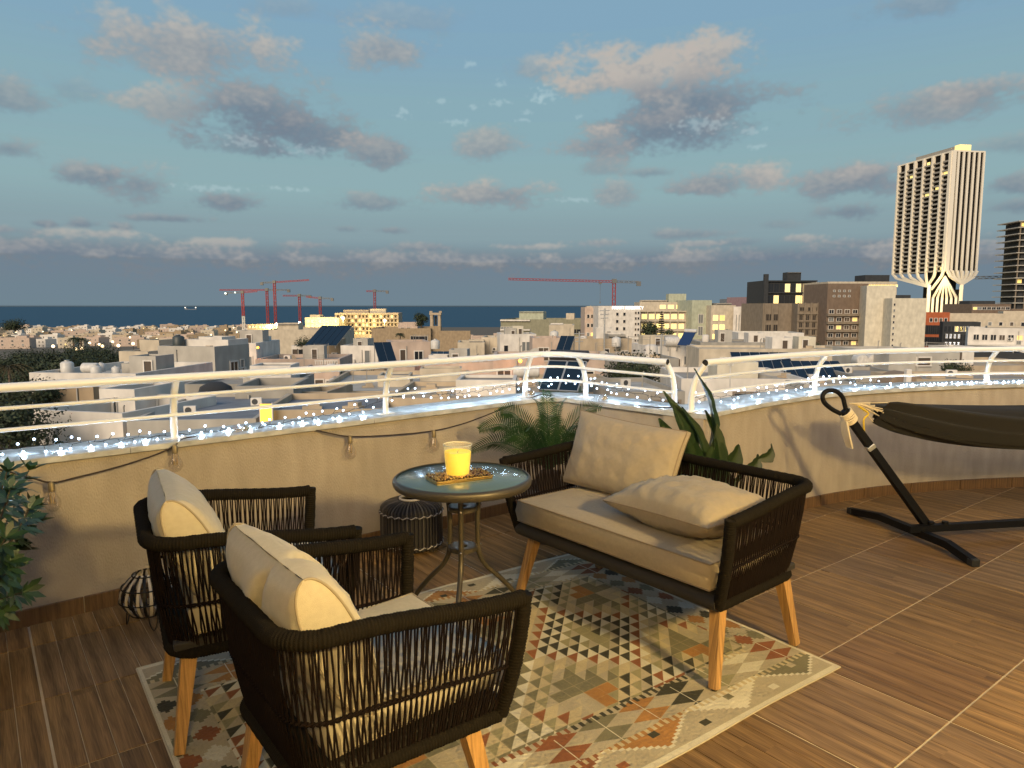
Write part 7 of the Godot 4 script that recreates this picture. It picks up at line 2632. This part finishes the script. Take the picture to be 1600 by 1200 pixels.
# ---------------------------------------------------------------- hammock
func hammock() -> void:
	var black := paint("stand_black", lin(0.004, 0.004, 0.005), 0.6)
	black.metallic_specular = 0.3
	var hub := Vector3(2.51, 0.0, -4.26)
	var ex := Vector3(0.983, 0, -0.184)
	var ez := Vector3(0.184, 0, 0.983)
	var t := thing("hammock_stand", "black steel hammock stand with a slanting pole and a bent cross bar", "hammock stand", hub)
	var L := func(a: float, y: float, c: float) -> Vector3: return ex * a + Vector3.UP * y + ez * c
	# bent cross bar of square tube
	var bars := [[L.call(-0.02, 0.022, -0.60), L.call(-0.01, 0.062, -0.33)], [L.call(-0.01, 0.062, -0.335), L.call(0, 0.062, 0.235)], [L.call(0, 0.062, 0.23), L.call(0.0, 0.022, 0.42)]]
	for s in bars:
		var g := G.new()
		g.beam(s[0], s[1], 0.044, 0.044, Vector3.UP)
		part("cross_bar", g, black, t)
	for e in [bars[0][0], bars[2][1]]:
		var g := G.new()
		g.cbox(Vector3(e.x, 0.022, e.z), Vector3(0.05, 0.044, 0.05), 0.006, Basis(ex, Vector3.UP, ez))
		part("end_cap", g, paint("foot_rubber", lin(0.01, 0.01, 0.01), 0.7), t)
	var bb := G.new()
	bb.beam(L.call(-0.10, 0.095, 0.03), L.call(1.35, 0.085, 0.03), 0.042, 0.042, Vector3.UP)
	bb.beam(L.call(1.35, 0.085, 0.03), L.call(2.0, 0.095, 0.03), 0.036, 0.036, Vector3.UP)
	part("base_bar", bb, black, t)
	for e in [[0.06, 0.13], [0.16, 0.125]]:
		var g := G.new()
		g.lathe([Vector2(0, 0), Vector2(0.008, 0), Vector2(0.008, 0.012), Vector2(0.02, 0.014), Vector2(0.02, 0.026), Vector2(0, 0.028)], 10, L.call(e[0], e[1] - 0.022, 0.03))
		part("knob", g, black, t)
	var pa: Vector3 = L.call(0.07, 0.085, 0.0)
	var pb: Vector3 = L.call(-0.555, 0.835, 0.0)
	var pg := G.new()
	pg.beam(pa, pb, 0.046, 0.040, ez)
	part("pole", pg, black, t)
	var cl := G.new()
	cl.cbox(pa.lerp(pb, 0.70), Vector3(0.05, 0.03, 0.05), 0.003, Basis(Quaternion(Vector3.UP, (pb - pa).normalized())))
	part("clamp", cl, paint("galvanised", lin(0.42, 0.42, 0.41), 0.4, 0.6), t)
	# bent loop at the top
	var lp := G.new()
	var up := (pb - pa).normalized()
	var sd := up.cross(ez).normalized()
	if sd.y < 0: sd = -sd
	lp.tube(curve([pb - up * 0.04, pb + up * 0.02 + sd * 0.022, pb + up * 0.07 + sd * 0.040, pb + up * 0.125 + sd * 0.030, pb + up * 0.165 - sd * 0.010, pb + up * 0.165 - sd * 0.050, pb + up * 0.125 - sd * 0.068, pb + up * 0.06 - sd * 0.055, pb + up * 0.00 - sd * 0.028], 0.012), 0.0135, 10)
	part("top_loop", lp, black, t)
	# far end, out of the picture: mirror pole
	var pg2 := G.new()
	pg2.beam(L.call(1.90, 0.085, 0.0), L.call(2.56, 0.885, 0.0), 0.046, 0.040, ez)
	part("pole", pg2, black, t)
	# ---- the hammock
	var h := thing("hammock", "dark brown cloth hammock slung from the stand on pale cords", "hammock", hub)
	var cloth_m := cloth("hammock_cloth", lin(0.011, 0.0105, 0.0115))
	var g := G.new()
	var nl := 60
	var nw := 56
	var a0 := -0.33
	var a1 := 2.30
	var f := func(q: float, v: float) -> Vector3:   # q along 0..1, v across -1..1
		var s := sin(q * PI)
		var open := 0.35 + 0.65 * pow(s, 0.55)
		var a := lerpf(a0, a1, q)
		var sag := 0.845 - 0.30 * pow(s, 0.8)
		var c := v * 0.30 * open * (0.55 + 0.45 * s)
		var y := sag + 0.25 * open * pow(absf(v), 1.7) - 0.06 * (1.0 - s)
		var fold := sin(v * 21.0 + 2.0 * sin(q * 5.0)) * 0.022 * (1.15 - s * 0.45) + sin(v * 9.0 + q * 2.0) * 0.020 * (1.0 - s * 0.4)
		y += fold * (1.0 - absf(v) * 0.5)
		c += fold * 0.9
		return ex * a + Vector3.UP * y + ez * c
	for side in 2:
		for i in nl:
			for j in nw:
				var q := []
				var nn := []
				for k in [[0, 0], [1, 0], [1, 1], [0, 1]]:
					var qq: float = (i + k[0]) / float(nl)
					var v: float = -1.0 + 2.0 * (j + k[1]) / nw
					var p: Vector3 = f.call(qq, v)
					var du: Vector3 = f.call(minf(qq + 0.004, 1), v) - f.call(maxf(qq - 0.004, 0), v)
					var dv: Vector3 = f.call(qq, v + 0.01) - f.call(qq, v - 0.01)
					var n: Vector3 = dv.cross(du).normalized()
					q.append(p + n * (0.0 if side == 0 else -0.003))
					nn.append(n if side == 0 else -n)
				if side == 0:
					g.tri(q[3], q[2], q[1], nn[3], nn[2], nn[1]); g.tri(q[3], q[1], q[0], nn[3], nn[1], nn[0])
				else:
					g.tri(q[0], q[1], q[2], nn[0], nn[1], nn[2]); g.tri(q[0], q[2], q[3], nn[0], nn[2], nn[3])
	part("cloth", g, cloth_m, h)
	var cord := paint("cord_cream", lin(0.60, 0.50, 0.34), 0.9)
	var knot: Vector3 = L.call(-0.535, 0.880, 0.02)
	for k in 12:
		var v := -1.0 + 2.0 * k / 11.0
		var e: Vector3 = f.call(0.0, v)
		var cg := G.new()
		cg.tube(curve([knot, knot.lerp(e, 0.35) * 0.6 + knot.lerp(knot + (e - knot).length() * ex * 0.4, 0.9) * 0.4, e + ex * 0.01], 0.03), 0.0026, 6)
		cg.ball(e + ex * 0.006, 0.006, 6)
		part("cord", cg, cord, h)
	var yl := G.new()
	yl.tube(curve([pa.lerp(pb, 0.80) + ex * 0.02, knot + ex * 0.10 + Vector3(0, -0.10, 0), knot + ex * 0.13 + Vector3(0, -0.065, 0), knot + ex * 0.06 + Vector3(0, -0.02, 0)], 0.02), 0.006, 6)
	part("strap", yl, paint("strap_yellow", lin(0.55, 0.38, 0.03), 0.8), h)
	# cream bundle of cord wound round the pole top
	var bn := G.new()
	for k in 7:
		var o := pb - up * (0.015 + k * 0.011)
		var wp := PackedVector3Array()
		for i in 20: wp.append(o + (ez * cos(TAU * i / 20) + sd * sin(TAU * i / 20)) * 0.036 + up * 0.004 * sin(TAU * i / 20 + k))
		bn.tube(wp, 0.0062, 6, false, true)
	for k in 5:
		bn.tube(curve([pb - up * 0.05 - sd * 0.036 + ez * (k - 2) * 0.012, pb - up * 0.10 - sd * 0.055 + ez * (k - 2) * 0.015 - Vector3.UP * 0.03, pb - up * 0.13 - sd * 0.04 + ez * (k - 2) * 0.011 - Vector3.UP * 0.10], 0.02), 0.007, 6)
	part("cord_bundle", bn, cord, h)
